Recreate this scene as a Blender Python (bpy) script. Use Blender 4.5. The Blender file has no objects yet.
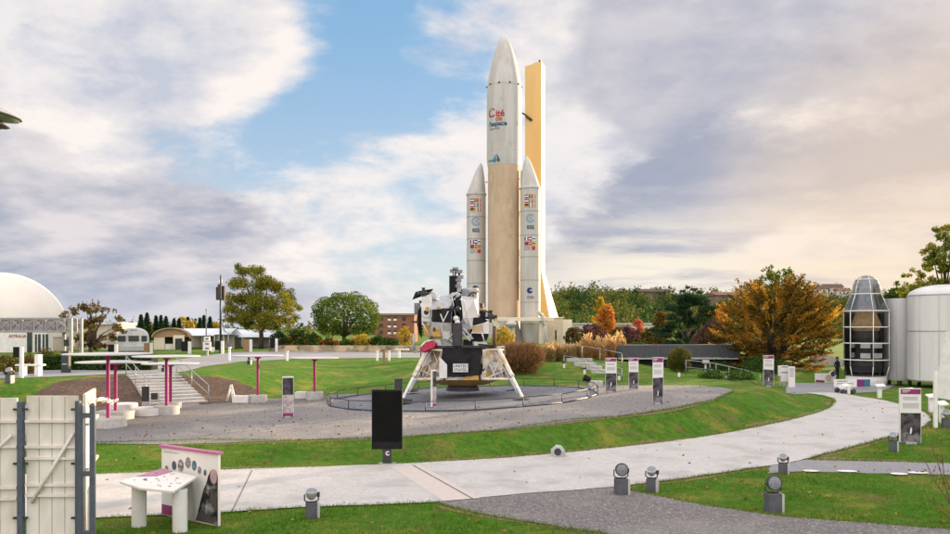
import bpy, bmesh, math, random
import numpy as np
from mathutils import Vector, Matrix, Euler
sc = bpy.context.scene
COL = sc.collection
PI = math.pi
R = math.radians

# ------------------------------------------------------------------ camera
F, CX, HZ, CAMH = 800.0, 475.0, 328.0, 4.0      # focal length and horizon of the photograph in its own pixels
cam_d = bpy.data.cameras.new('camera')
cam_d.sensor_width = 36.0
cam_d.lens = 36.0 * F / 950.0
cam_d.shift_y = (HZ - 267.0) / 950.0
cam_d.clip_end = 6000
cam = bpy.data.objects.new('camera', cam_d)
cam.location = (0, 0, CAMH)
cam.rotation_euler = (PI / 2, 0, 0)
COL.objects.link(cam)
sc.camera = cam

# ------------------------------------------------------------------ light
SUN_EL, SUN_AZ = R(9.0), R(46.0)                # elevation, azimuth to the right of the view axis
EXPO, SKY_STR = 1.15, 0.10
sc.view_settings.view_transform = 'Standard'
sc.view_settings.look = 'None'
sc.view_settings.gamma = 1.0
sc.view_settings.use_curve_mapping = False
sc.view_settings.exposure = EXPO
sd = Vector((math.sin(SUN_AZ) * math.cos(SUN_EL), math.cos(SUN_AZ) * math.cos(SUN_EL), math.sin(SUN_EL)))
sun_d = bpy.data.lights.new('sun', 'SUN')
sun_d.energy = 5.0
sun_d.angle = R(1.5)
sun_d.color = (1.0, 0.74, 0.46)
sun = bpy.data.objects.new('sun', sun_d)
sun.rotation_euler = sd.to_track_quat('Z', 'Y').to_euler()
COL.objects.link(sun)


class NT:
    """tiny node helper"""
    def __init__(s, tree):
        s.t = tree; s.n = tree.nodes; s.l = tree.links
    def new(s, typ, **kw):
        n = s.n.new(typ)
        for k, v in kw.items(): setattr(n, k, v)
        return n
    def put(s, sock, v):
        if isinstance(v, bpy.types.NodeSocket): s.l.new(v, sock)
        elif isinstance(v, (tuple, list)) and sock.type == 'RGBA' and len(v) == 3: sock.default_value = (*v, 1)
        else: sock.default_value = v
    def m(s, op, a, b=0.0, c=None, clamp=False):
        n = s.new('ShaderNodeMath', operation=op, use_clamp=clamp)
        s.put(n.inputs[0], a); s.put(n.inputs[1], b)
        if c is not None: s.put(n.inputs[2], c)
        return n.outputs[0]
    def vm(s, op, a, b=None):
        n = s.new('ShaderNodeVectorMath', operation=op)
        s.put(n.inputs[0], a)
        if b is not None: s.put(n.inputs[1], b)
        return n.outputs['Value'] if op in ('DOT_PRODUCT', 'LENGTH') else n.outputs[0]
    def mix(s, f, a, b, mode='MIX'):
        n = s.new('ShaderNodeMix', data_type='RGBA', blend_type=mode)
        n.clamp_factor = True
        s.put(n.inputs[0], f); s.put(n.inputs[6], a); s.put(n.inputs[7], b)
        return n.outputs[2]
    def ss(s, x, lo, hi, a=0.0, b=1.0):
        n = s.new('ShaderNodeMapRange', interpolation_type='SMOOTHSTEP')
        s.put(n.inputs[0], x); n.inputs[1].default_value = lo; n.inputs[2].default_value = hi
        n.inputs[3].default_value = a; n.inputs[4].default_value = b
        return n.outputs[0]
    def noise(s, vec, scale, detail=6, rough=.55, dist=0.0):
        n = s.new('ShaderNodeTexNoise')
        if vec is not None: s.put(n.inputs['Vector'], vec)
        n.inputs['Scale'].default_value = scale; n.inputs['Detail'].default_value = detail
        n.inputs['Roughness'].default_value = rough; n.inputs['Distortion'].default_value = dist
        return n.outputs['Fac']


def pdir(px, py):
    return Vector(((px - CX) / F, 1.0, (HZ - py) / F)).normalized()


def make_world():
    w = bpy.data.worlds.new('World'); sc.world = w; w.use_nodes = True
    t = NT(w.node_tree); t.n.clear()
    out = t.new('ShaderNodeOutputWorld'); bg = t.new('ShaderNodeBackground')
    bg.inputs['Strength'].default_value = SKY_STR
    t.l.new(bg.outputs[0], out.inputs[0])
    K = 1.0 / (SKY_STR * 2 ** EXPO)
    c = lambda r, g, b: tuple((((v / 255 + .055) / 1.055) ** 2.4) * K for v in (r, g, b))
    sky = t.new('ShaderNodeTexSky', sky_type='NISHITA')
    sky.sun_disc = False; sky.sun_elevation = SUN_EL; sky.sun_rotation = SUN_AZ
    sky.air_density = 1.0; sky.dust_density = 0.6; sky.ozone_density = 2.0
    tc = t.new('ShaderNodeTexCoord')
    d = t.vm('NORMALIZE', tc.outputs['Generated'])
    sep = t.new('ShaderNodeSeparateXYZ'); t.put(sep.inputs[0], d)
    x, y, z = sep.outputs
    zc = t.m('ADD', t.m('MAXIMUM', z, 0.0), 0.30)
    cmb = t.new('ShaderNodeCombineXYZ')
    t.put(cmb.inputs[0], t.m('DIVIDE', x, zc)); t.put(cmb.inputs[1], t.m('DIVIDE', y, zc)); cmb.inputs[2].default_value = 3.7
    p = cmb.outputs[0]
    # break up the edges of the large cloud areas
    wob = t.new('ShaderNodeTexNoise'); wob.inputs['Scale'].default_value = 3.5; wob.inputs['Detail'].default_value = 5
    t.put(wob.inputs['Vector'], d)
    dw = t.vm('NORMALIZE', t.vm('ADD', d, t.vm('MULTIPLY', t.vm('SUBTRACT', wob.outputs['Color'], (.5, .5, .5)), (.16, .16, .12))))
    def blob(px, py, rad, soft=.9):
        dot = t.vm('DOT_PRODUCT', dw, tuple(pdir(px, py)))
        return t.ss(dot, math.cos(math.atan(rad * (1 + soft) / F)), math.cos(math.atan(rad * (1 - soft) / F)))
    def total(lst):
        r = None
        for px, py, rad, k in lst:
            v = t.m('MULTIPLY', blob(px, py, rad), k); r = v if r is None else t.m('ADD', r, v)
        return r
    blue = t.mix(t.ss(z, .02, .40), c(204, 216, 230), c(138, 185, 226))
    skyb = t.mix(.22, blue, sky.outputs[0])
    # upper cream-white clouds
    p1 = t.vm('ADD', p, (1.3, 4.1, 0))
    n1 = t.noise(p1, 1.35, 12, .60, .15)
    n1s = t.noise(t.vm('ADD', p1, (.10, .07, .0)), 1.35, 8, .60, .15)
    v = t.m('ADD', n1, total([(330, 65, 125, -.12), (465, 100, 120, -.14), (215, 60, 85, -.15), (430, 130, 120, -.05), (600, 90, 70, -.04), (70, 40, 110, .22), (190, 165, 130, .07), (370, 195, 90, .10), (275, 6, 55, .17), (425, 38, 34, .13), (470, 10, 30, .07), (620, 30, 90, .10), (780, 130, 270, .30), (30, 130, 110, .10)]))
    v = t.m('ADD', v, t.m('MULTIPLY', t.ss(z, .16, .0), .05))
    cov = t.ss(v, .44, .59)
    lit = t.m('ADD', t.m('MULTIPLY', t.m('SUBTRACT', n1, n1s), 5.0), t.m('MULTIPLY_ADD', n1, 1.0, .16), clamp=True)
    ccol = t.mix(lit, c(200, 205, 219), c(253, 245, 240))
    col = t.mix(cov, skyb, ccol)
    # small loose puffs and wisps drifting across the clear part
    n3 = t.noise(t.vm('ADD', p, (2.2, 9.4, 0)), 3.1, 9, .62, .3)
    big = t.noise(t.vm('ADD', p, (6.1, 1.4, 0)), 1.1, 3, .5)
    wisp = t.m('MULTIPLY', t.ss(t.m('ADD', n3, t.m('MULTIPLY', t.m('SUBTRACT', big, .5), .9)), .53, .70), .8)
    col = t.mix(wisp, col, c(246, 241, 240))
    # lower grey-lilac layer
    p2 = t.vm('MULTIPLY', t.vm('ADD', p, (7.7, 2.2, 0)), (.9, 1.0, 1))
    n2 = t.noise(p2, 1.7, 11, .57, .12)
    n2s = t.noise(t.vm('ADD', p2, (.09, .06, .0)), 1.7, 7, .57, .12)
    v2 = t.m('ADD', n2, total([(110, 180, 100, .15), (80, 235, 140, .15), (300, 245, 120, .13), (215, 270, 160, .10), (690, 145, 130, .22), (850, 110, 150, .19), (760, 25, 80, -.05), (640, 70, 70, -.05), (600, 110, 90, .08), (640, 250, 90, .05), (830, 40, 120, -.06), (600, 40, 70, -.06), (740, 225, 110, -.16), (880, 225, 110, -.10), (330, 40, 200, -.34), (60, 45, 120, -.26), (470, 270, 50, -.12), (330, 165, 70, -.06)]))
    cov2 = t.m('MULTIPLY', t.ss(v2, .48, .61), .88)
    lit2 = t.m('ADD', t.m('MULTIPLY', t.m('SUBTRACT', n2, n2s), 6.0), t.m('MULTIPLY_ADD', n2, -1.2, 1.04), clamp=True)
    gcol = t.mix(lit2, c(160, 168, 189), c(230, 223, 225))
    gcol = t.mix(t.m('MULTIPLY', blob(690, 160, 130), .45), gcol, c(158, 166, 188))
    col = t.mix(cov2, col, gcol)
    # warm bright gap low on the right, towards the sun, with thin bars of cloud
    bars = t.noise(t.vm('MULTIPLY', d, (4, 4, 30)), 1.0, 8, .58, .3)
    low = t.m('MULTIPLY', t.ss(z, .17, .07), t.ss(x, -.10, .22))
    gap = t.m('MULTIPLY', low, t.ss(bars, .36, .58))
    col = t.mix(t.m('MULTIPLY', gap, .95), col, c(255, 245, 228))
    col = t.mix(t.m('MULTIPLY', blob(1000, 240, 150), .52), col, c(255, 226, 192))
    col = t.mix(t.m('MULTIPLY', t.m('MULTIPLY', t.ss(z, .085, .0), t.ss(x, .0, -.35)), .6), col, c(204, 208, 220))
    # unseen cloud overhead and behind the camera, added extra bright to light the foreground
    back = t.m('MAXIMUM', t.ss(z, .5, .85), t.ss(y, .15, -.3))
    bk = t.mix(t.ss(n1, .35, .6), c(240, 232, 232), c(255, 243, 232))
    bk = t.mix(1.0, bk, BACK_SKY_FILL, 'MULTIPLY')
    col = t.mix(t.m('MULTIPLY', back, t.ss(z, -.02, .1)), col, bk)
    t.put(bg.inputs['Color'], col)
BACK_SKY_FILL = (1.92, 1.96, 2.06)
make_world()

# ------------------------------------------------------------------ materials
MATS = {}
def mat(name, c1, c2=None, scale=4.0, rough=.8, bump=0.0, bscale=40.0, metal=0.0, spec=.35, detail=6, lo=.38, hi=.62, c3=None, s3=.6, stretch=None):
    if name in MATS: return MATS[name]
    m = bpy.data.materials.new(name); m.use_nodes = True
    t = NT(m.node_tree); b = t.n['Principled BSDF']
    b.inputs['Roughness'].default_value = rough; b.inputs['Metallic'].default_value = metal
    b.inputs['Specular IOR Level'].default_value = spec
    tc = t.new('ShaderNodeTexCoord'); o = tc.outputs['Object']
    if stretch: o = t.vm('MULTIPLY', o, stretch)
    if c2 is None: c2 = tuple(v * .86 for v in c1)
    f = t.ss(t.noise(o, scale, detail, .6), lo, hi)
    col = t.mix(f, c1, c2)
    if c3 is not None:
        col = t.mix(t.ss(t.noise(t.vm('ADD', o, (31, 7, 3)), s3, 6, .6), .48, .66), col, c3)
    t.put(b.inputs['Base Color'], col)
    if bump:
        bn = t.new('ShaderNodeBump'); bn.inputs['Strength'].default_value = bump; bn.inputs['Distance'].default_value = .02
        t.put(bn.inputs['Height'], t.noise(o, bscale, 4, .6)); t.put(b.inputs['Normal'], bn.outputs[0])
    MATS[name] = m
    return m

def leaf_mat(name, cols, transl=.3):
    if name in MATS: return MATS[name]
    m = bpy.data.materials.new(name); m.use_nodes = True
    t = NT(m.node_tree); t.n.clear()
    out = t.new('ShaderNodeOutputMaterial')
    at_ = t.new('ShaderNodeAttribute'); at_.attribute_name = 'tint'
    rp = t.new('ShaderNodeValToRGB')
    el = rp.color_ramp.elements
    while len(el) < len(cols): el.new(.5)
    for i, cc in enumerate(cols):
        el[i].position = i / (len(cols) - 1); el[i].color = (*cc, 1)
    t.put(rp.inputs[0], at_.outputs['Fac'])
    df = t.new('ShaderNodeBsdfDiffuse'); tr = t.new('ShaderNodeBsdfTranslucent'); mx = t.new('ShaderNodeMixShader')
    t.put(df.inputs[0], rp.outputs[0]); t.put(tr.inputs[0], rp.outputs[0])
    mx.inputs[0].default_value = transl
    t.l.new(df.outputs[0], mx.inputs[1]); t.l.new(tr.outputs[0], mx.inputs[2]); t.l.new(mx.outputs[0], out.inputs[0])
    MATS[name] = m
    return m

WHITE = mat('white paint', (.78, .77, .75), (.70, .69, .66), 3, .5)
WHITE_R = mat('rocket white', (.57, .555, .55), (.50, .485, .475), 1.1, .6, c3=(.47, .445, .42), s3=.7, stretch=(1, 1, .10))
TAN = mat('insulation tan', (.58, .43, .31), (.52, .38, .27), .7, .75, bump=.15, bscale=6, c3=(.60, .46, .345), s3=.4, stretch=(1, 1, .3))
ORANGE_M = mat('tower ochre', (.73, .49, .21), (.67, .44, .18), .3, .75, c3=(.70, .48, .23), s3=.25, stretch=(1, 1, .25))
CREAM = mat('tower cream', (.78, .70, .55), (.72, .64, .5), .4, .7)
SEAM = mat('seam grey', (.30, .30, .32), None, 4, .7)
DARK = mat('dark metal', (.03, .032, .036), (.045, .045, .05), 6, .5)
BLACK = mat('black plastic', (.009, .009, .01), (.014, .014, .015), 8, .5, spec=.15)
SCREEN = mat('screen glass', (.004, .0045, .005), (.006, .006, .0065), 2, .3, spec=.12)
GREY = mat('light grey metal', (.48, .49, .50), (.40, .41, .43), 5, .45, metal=.3)
MIDGREY = mat('mid grey', (.25, .26, .28), (.20, .21, .23), 5, .6)
BLUEGREY = mat('blue grey paint', (.085, .105, .135), (.07, .085, .11), 8, .45)
CONC = mat('cast concrete', (.52, .51, .49), (.44, .43, .41), 6, .85, bump=.2, bscale=60, c3=(.40, .39, .37), s3=1.5)
MAGENTA = mat('magenta paint', (.42, .02, .16), (.36, .018, .14), 5, .5)
PURPLE = mat('purple header', (.25, .03, .14), (.22, .025, .12), 3, .5)
STEEL = mat('galvanised steel', (.36, .37, .38), (.28, .29, .30), 9, .4, metal=.6)
FOIL = mat('white foil', (.74, .69, .60), (.60, .53, .42), 5, .4, bump=.9, bscale=9, c3=(.50, .34, .16), s3=2.2)
GOLD = mat('gold foil', (.62, .38, .10), (.45, .25, .06), 5, .35, bump=.9, bscale=12, metal=.3)
CLOTH_B = mat('black thermal cloth', (.010, .010, .011), (.022, .022, .025), 3, .75, bump=.8, bscale=5, spec=.15)
LMGREY = mat('module grey', (.40, .41, .43), (.33, .34, .36), 4, .5, bump=.2, bscale=8)
LMWHITE = mat('module white', (.72, .71, .69), (.63, .62, .60), 3, .55, bump=.15, bscale=6)
BEIGE = mat('module beige', (.62, .44, .27), (.55, .38, .22), 4, .6)
REDCLOTH = mat('red cloth', (.38, .03, .06), (.30, .02, .05), 6, .8, bump=.4, bscale=10)
BARK = mat('bark', (.10, .075, .055), (.06, .045, .035), 8, .95, bump=.6, bscale=20)
BRICK = mat('brick red', (.28, .135, .085), (.23, .105, .065), 3, .9)
STONE = mat('stone wall', (.52, .42, .28), (.30, .24, .16), 1.1, .95, bump=.5, bscale=8, lo=.42, hi=.58, c3=(.15, .13, .08), s3=.8)
WOODT = mat('wood brown', (.33, .20, .11), (.26, .15, .08), 5, .8, stretch=(1, 1, 8))
WINGLASS = mat('window glass', (.03, .035, .04), (.05, .055, .06), 2, .12, spec=.6)

# ------------------------------------------------------------------ mesh helpers
class MB:
    def __init__(s): s.v = []; s.f = []; s.mi = []; s.sm = []; s.mats = []
    def mid(s, m):
        if m not in s.mats: s.mats.append(m)
        return s.mats.index(m)
    def add(s, vs, fs, m, smooth=False, M=None):
        o = len(s.v)
        for p in vs:
            p = Vector(p)
            s.v.append(tuple(M @ p if M is not None else p))
        k = s.mid(m)
        for f in fs:
            s.f.append(tuple(i + o for i in f)); s.mi.append(k); s.sm.append(smooth)
        return s
    def box(s, c, d, m, rz=0.0, M=None, tp=1.0):
        hx, hy, hz = d[0] / 2, d[1] / 2, d[2] / 2
        vs = [(-hx, -hy, -hz), (hx, -hy, -hz), (hx, hy, -hz), (-hx, hy, -hz), (-hx * tp, -hy * tp, hz), (hx * tp, -hy * tp, hz), (hx * tp, hy * tp, hz), (-hx * tp, hy * tp, hz)]
        T = Matrix.Translation(c) @ Matrix.Rotation(rz, 4, 'Z')
        if M is not None: T = M @ T
        return s.add(vs, [(0, 3, 2, 1), (4, 5, 6, 7), (0, 1, 5, 4), (1, 2, 6, 5), (2, 3, 7, 6), (3, 0, 4, 7)], m, False, T)
    def cyl(s, p0, p1, r0, m, r1=None, n=12, caps=True, smooth=True, M=None):
        r1 = r0 if r1 is None else r1
        p0, p1 = Vector(p0), Vector(p1); ax = (p1 - p0)
        if ax.length < 1e-6: return s
        q = ax.to_track_quat('Z', 'Y').to_matrix()
        vs = []
        for p, r in ((p0, r0), (p1, r1)):
            for i in range(n):
                a = 2 * PI * i / n
                vs.append(p + q @ Vector((r * math.cos(a), r * math.sin(a), 0)))
        s.add(vs, [(i, (i + 1) % n, n + (i + 1) % n, n + i) for i in range(n)], m, smooth, M)
        if caps:
            s.add(vs[:n], [tuple(range(n))[::-1]], m, False, M); s.add(vs[n:], [tuple(range(n))], m, False, M)
        return s
    def lathe(s, prof, m, n=32, c=(0, 0, 0), smooth=True, M=None, a0=0.0, a1=2 * PI):
        full = abs(a1 - a0 - 2 * PI) < 1e-6; k = n if full else n + 1
        vs = []
        for r, z in prof:
            for i in range(k):
                a = a0 + (a1 - a0) * i / n
                vs.append((c[0] + r * math.cos(a), c[1] + r * math.sin(a), c[2] + z))
        fs = []
        for j in range(len(prof) - 1):
            for i in range(n):
                i2 = (i + 1) % k
                fs.append((j * k + i, j * k + i2, (j + 1) * k + i2, (j + 1) * k + i))
        return s.add(vs, fs, m, smooth, M)
    def prism(s, poly, axis, a, b, m, M=None):
        """poly of 2-D points swept from a to b along axis"""
        n = len(poly)
        def P(u, v, w): return {'x': (w, u, v), 'y': (u, w, v), 'z': (u, v, w)}[axis]
        vs = [P(u, v, a) for u, v in poly] + [P(u, v, b) for u, v in poly]
        fs = [tuple(range(n))[::-1], tuple(range(n, 2 * n))] + [(i, (i + 1) % n, n + (i + 1) % n, n + i) for i in range(n)]
        return s.add(vs, fs, m, False, M)
    def tube(s, pts, r, m, n=6, M=None, r1=None):
        pts = [Vector(p) for p in pts]; k = len(pts) - 1
        for i in range(k):
            ra = r if r1 is None else r + (r1 - r) * i / k
            rb = r if r1 is None else r + (r1 - r) * (i + 1) / k
            s.cyl(pts[i], pts[i + 1], ra, m, rb, n, True, True, M)
        return s
    def sphere(s, c, r, m, n=14, k=8, M=None, sx=1, sy=1, sz=1):
        prof = [(r * math.sin(PI * j / k) , -r * math.cos(PI * j / k)) for j in range(k + 1)]
        T = Matrix.Translation(c) @ Matrix.Diagonal((sx, sy, sz, 1))
        if M is not None: T = M @ T
        return s.lathe(prof, m, n, (0, 0, 0), True, T)
    def hull(s, pts, rule):
        bm = bmesh.new()
        for p in pts: bm.verts.new(p)
        r = bmesh.ops.convex_hull(bm, input=bm.verts)
        bmesh.ops.delete(bm, geom=[g for g in r['geom_interior'] if isinstance(g, bmesh.types.BMVert)], context='VERTS')
        bmesh.ops.recalc_face_normals(bm, faces=bm.faces)
        bm.verts.index_update()
        for f in bm.faces:
            s.add([v.co for v in f.verts], [tuple(range(len(f.verts)))], rule(f.calc_center_median(), f.normal))
        bm.free()
        return s
    def build(s, name, parent=None, loc=None, rz=None, bevel=0.0):
        me = bpy.data.meshes.new(name)
        me.from_pydata(s.v, [], s.f)
        for m in s.mats: me.materials.append(m)
        me.polygons.foreach_set('material_index', s.mi)
        me.polygons.foreach_set('use_smooth', s.sm)
        bm = bmesh.new(); bm.from_mesh(me)
        bmesh.ops.remove_doubles(bm, verts=bm.verts, dist=1e-5)
        bmesh.ops.recalc_face_normals(bm, faces=bm.faces)
        for e in bm.edges:
            if len(e.link_faces) == 2 and e.calc_face_angle(0) > .6: e.smooth = False
        bm.to_mesh(me); bm.free()
        me.update()
        o = bpy.data.objects.new(name, me); COL.objects.link(o)
        if parent is not None: o.parent = parent
        if loc is not None: o.location = loc
        if rz is not None: o.rotation_euler = (0, 0, rz)
        if bevel:
            b = o.modifiers.new('bevel', 'BEVEL'); b.width = bevel; b.segments = 2; b.limit_method = 'ANGLE'
        return o

def tag(o, label=None, cat=None, group=None, kind=None):
    if label: o['label'] = label
    if cat: o['category'] = cat
    if group: o['group'] = group
    if kind: o['kind'] = kind
    return o

def thing(name, label, cat, loc=(0, 0, 0), rz=0.0, group=None):
    o = bpy.data.objects.new(name, None); COL.objects.link(o)
    o.empty_display_size = .3
    o.location = loc; o.rotation_euler = (0, 0, rz)
    return tag(o, label, cat, group)

def kids(o): return [c for c in bpy.data.objects if c.parent == o]

def copy_tree(o, loc=None, rz=None, label=None, parent=None, scale=None):
    c = o.copy(); COL.objects.link(c)
    if parent is not None: c.parent = parent
    if loc is not None: c.location = loc
    if rz is not None: c.rotation_euler = (0, 0, rz)
    if scale is not None: c.scale = (scale,) * 3 if not isinstance(scale, tuple) else scale
    if label: c['label'] = label
    for k in kids(o): copy_tree(k, parent=c)
    return c

def text(s, size, m, name, parent=None, fn=None, align='LEFT', ext=.004, bold=.018):
    """lettering as a mesh; fn maps (x, y, depth) of the flat text to the parent's space"""
    cu = bpy.data.curves.new(name, 'FONT'); cu.body = s; cu.size = size; cu.align_x = align; cu.extrude = ext
    cu.resolution_u = 3; cu.offset = bold * size
    o = bpy.data.objects.new(name, cu); COL.objects.link(o)
    me = bpy.data.meshes.new_from_object(o.evaluated_get(bpy.context.evaluated_depsgraph_get()))
    bpy.data.objects.remove(o); bpy.data.curves.remove(cu)
    me.materials.clear(); me.materials.append(m)
    if fn:
        for v in me.vertices: v.co = fn(v.co.x, v.co.y, v.co.z)
    o = bpy.data.objects.new(name, me); COL.objects.link(o)
    if parent is not None: o.parent = parent
    return o

# ------------------------------------------------------------------ terrain
def G(px, py, z=0.0):
    D = (CAMH - z) * F / (py - HZ)
    return ((px - CX) * D / F, D)

def zplat(X):
    t = np.clip((np.asarray(X, float) + 10.0) / 18.0, 0, 1)
    return .15 + .65 * t

def GP(px, py):
    z = .4
    for _ in range(8):
        X, D = G(px, py, z); z = float(zplat(X))
    return (X, D)

PATH_UP = [(100, 475), (170, 472.5), (240, 470), (320, 467.5), (400, 464.5), (450, 462), (500, 459), (550, 455), (600, 450), (650, 444.5), (700, 438), (730, 433), (760, 427), (782, 422.5), (800, 418), (818, 413), (830, 408), (835, 402), (832, 398.5), (825, 396), (805, 393)]
PATH_LO = [(830, 393), (845, 394.5), (860, 397), (885, 401), (905, 406), (922, 411), (930, 416), (932, 421), (925, 427), (905, 433.5), (880, 440), (845, 449.5), (810, 458.5), (785, 464.5), (760, 468), (730, 472.5), (700, 477), (660, 482.5), (620, 487.5), (570, 491.5), (520, 495), (480, 499), (440, 503), (370, 506), (300, 508.5), (215, 514), (100, 519)]
REG = []
REG.append(([(-60, 21.0)] + [G(*p) for p in PATH_UP] + [(19.9, 50.5), (21.5, 58), (26, 58.5), (90, 58), (90, 0), (-60, 0)], lambda X: 0.0 * X))
REG.append(([GP(*p) for p in [(-120, 443), (0, 443), (100, 443), (200, 440), (300, 441), (420, 436), (500, 430), (560, 422), (620, 417), (680, 408), (715, 400), (733, 392), (745, 386), (700, 379), (640, 380), (600, 385), (540, 388), (500, 388), (330, 395), (300, 398), (262, 400), (206, 406), (157, 407), (100, 414), (0, 414), (-120, 414)]], zplat))
REG.append(([(-300, 46), (-60, 43), (-26, 43), (-19.6, 45.2), (-16.9, 47), (-15.5, 55), (-16, 61), (-14.7, 67), (-6.5, 69), (1.5, 60), (6.5, 58), (9.5, 62), (11, 76), (11, 150), (-300, 150)], lambda X: 0.0 * X + 1.4))
REG.append(([(17, 56), (19, 70), (19, 150), (300, 150), (300, 80), (40, 68), (24, 63)], lambda X: 0.0 * X + .6))
REG.append(([(-3000, 165), (3000, 165), (3000, 4000), (-3000, 4000)], lambda X: 0.0 * X + 1.2))

def inside(poly, X, Y):
    r = np.zeros(X.shape, bool); n = len(poly)
    for i in range(n):
        x0, y0 = poly[i]; x1, y1 = poly[(i + 1) % n]
        c = (y0 > Y) != (y1 > Y)
        with np.errstate(divide='ignore', invalid='ignore'):
            xi = (x1 - x0) * (Y - y0) / ((y1 - y0) if y1 != y0 else 1e-9) + x0
        r ^= c & (X < xi)
    return r

def pdist(poly, X, Y):
    d = np.full(X.shape, 1e9); n = len(poly)
    for i in range(n):
        x0, y0 = poly[i]; x1, y1 = poly[(i + 1) % n]
        dx, dy = x1 - x0, y1 - y0; L = dx * dx + dy * dy + 1e-12
        t = np.clip(((X - x0) * dx + (Y - y0) * dy) / L, 0, 1)
        d = np.minimum(d, (X - x0 - t * dx) ** 2 + (Y - y0 - t * dy) ** 2)
    d = np.sqrt(d); d[inside(poly, X, Y)] = 0
    return d

def terrain(X, Y):
    X = np.asarray(X, float); Y = np.asarray(Y, float)
    W = np.zeros(X.shape); Z = np.zeros(X.shape)
    for poly, zf in REG:
        w = 1.0 / (pdist(poly, X, Y) ** 2 + 1e-5)
        W += w; Z += w * zf(X)
    z = Z / W
    z += .03 * np.sin(X * .9 + 1.3 * np.sin(Y * .5)) * np.sin(Y * .8 + .7) * np.clip(z * 4 - .1, 0, 1) * np.clip(1.6 - z, 0, 1)
    # the wooded hill on the right
    h = np.clip((Y - 230) / 260, 0, 1); h = h * h * (3 - 2 * h)
    a = np.clip((X / np.maximum(Y, 1) + .02) / .14, 0, 1); a = a * a * (3 - 2 * a)
    z = z + h * a * (17 + 2.5 * np.sin(X * .012 + .5) + 1.5 * np.sin(X * .031))
    return z

def tz(x, y): return float(terrain(np.array([x]), np.array([y]))[0])

_D = np.concatenate([np.arange(12, 60, .1), np.arange(60, 160, .4)])
def at(px, py, off=0.0):
    """the ground point seen at a pixel of the photograph"""
    X = (px - CX) * _D / F; Z = CAMH - (py - HZ) * _D / F
    g = terrain(X, _D) - Z
    k = np.argmax(g > 0)
    if g[k] <= 0: k = len(_D) - 1
    D = _D[k]
    if k > 0 and g[k - 1] < 0: D = _D[k - 1] + (_D[k] - _D[k - 1]) * (-g[k - 1]) / (g[k] - g[k - 1])
    x = (px - CX) * D / F
    return Vector((x, D, tz(x, D) + off))
def px2m(D): return D / F
def far(px, D, z=None):
    x = (px - CX) * D / F
    return Vector((x, D, tz(x, D) if z is None else z))
def hz(py, D): return CAMH + (HZ - py) * D / F

XS = np.concatenate([[-2500, -1500, -900, -600, -400, -280, -200, -150, -110, -85, -70], np.arange(-60, 60.01, .5), [66, 75, 85, 100, 120, 140, 160, 180, 200, 230, 260, 290, 320, 360, 400, 450, 500, 600, 900, 1500, 2500]])
YS = np.concatenate([[-300, -100, -40, -10, 0, 6], np.arange(10, 110.01, .5), [115, 122, 130, 140, 150, 165, 190, 220, 240, 260, 280, 300, 320, 340, 360, 380, 400, 430, 460, 490, 520, 600, 800, 1200, 2000, 3500]])
def grid_mesh():
    XX, YY = np.meshgrid(XS, YS)
    ZZ = terrain(XX, YY)
    nx, ny = len(XS), len(YS)
    v = np.stack([XX.ravel(), YY.ravel(), ZZ.ravel()], 1)
    i = np.arange(nx * ny).reshape(ny, nx)
    f = np.stack([i[:-1, :-1].ravel(), i[:-1, 1:].ravel(), i[1:, 1:].ravel(), i[1:, :-1].ravel()], 1)
    me = bpy.data.meshes.new('ground')
    me.from_pydata(v.tolist(), [], f.tolist())
    me.polygons.foreach_set('use_smooth', np.ones(len(f), bool))
    return me

def grass_mat():
    m = bpy.data.materials.new('lawn'); m.use_nodes = True
    t = NT(m.node_tree); b = t.n['Principled BSDF']
    b.inputs['Roughness'].default_value = .95; b.inputs['Specular IOR Level'].default_value = .1
    o = t.new('ShaderNodeTexCoord').outputs['Object']
    col = t.mix(t.ss(t.noise(o, 3.2, 8, .65), .35, .65), (.080, .185, .016), (.046, .118, .011))
    col = t.mix(t.ss(t.noise(t.vm('ADD', o, (9, 4, 0)), .55, 7, .66), .49, .67), col, (.20, .20, .036))
    col = t.mix(t.m('MULTIPLY', t.ss(t.noise(t.vm('ADD', o, (3, 44, 0)), .85, 8, .7), .52, .67), .75), col, (.17, .115, .055))
    t.put(b.inputs['Base Color'], col)
    bn = t.new('ShaderNodeBump'); bn.inputs['Strength'].default_value = .8; bn.inputs['Distance'].default_value = .05
    t.put(bn.inputs['Height'], t.noise(o, 14, 6, .7)); t.put(b.inputs['Normal'], bn.outputs[0])
    return m
gr = bpy.data.objects.new('ground', grid_mesh()); COL.objects.link(gr)
gr.data.materials.append(grass_mat()); tag(gr, kind='structure')

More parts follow.
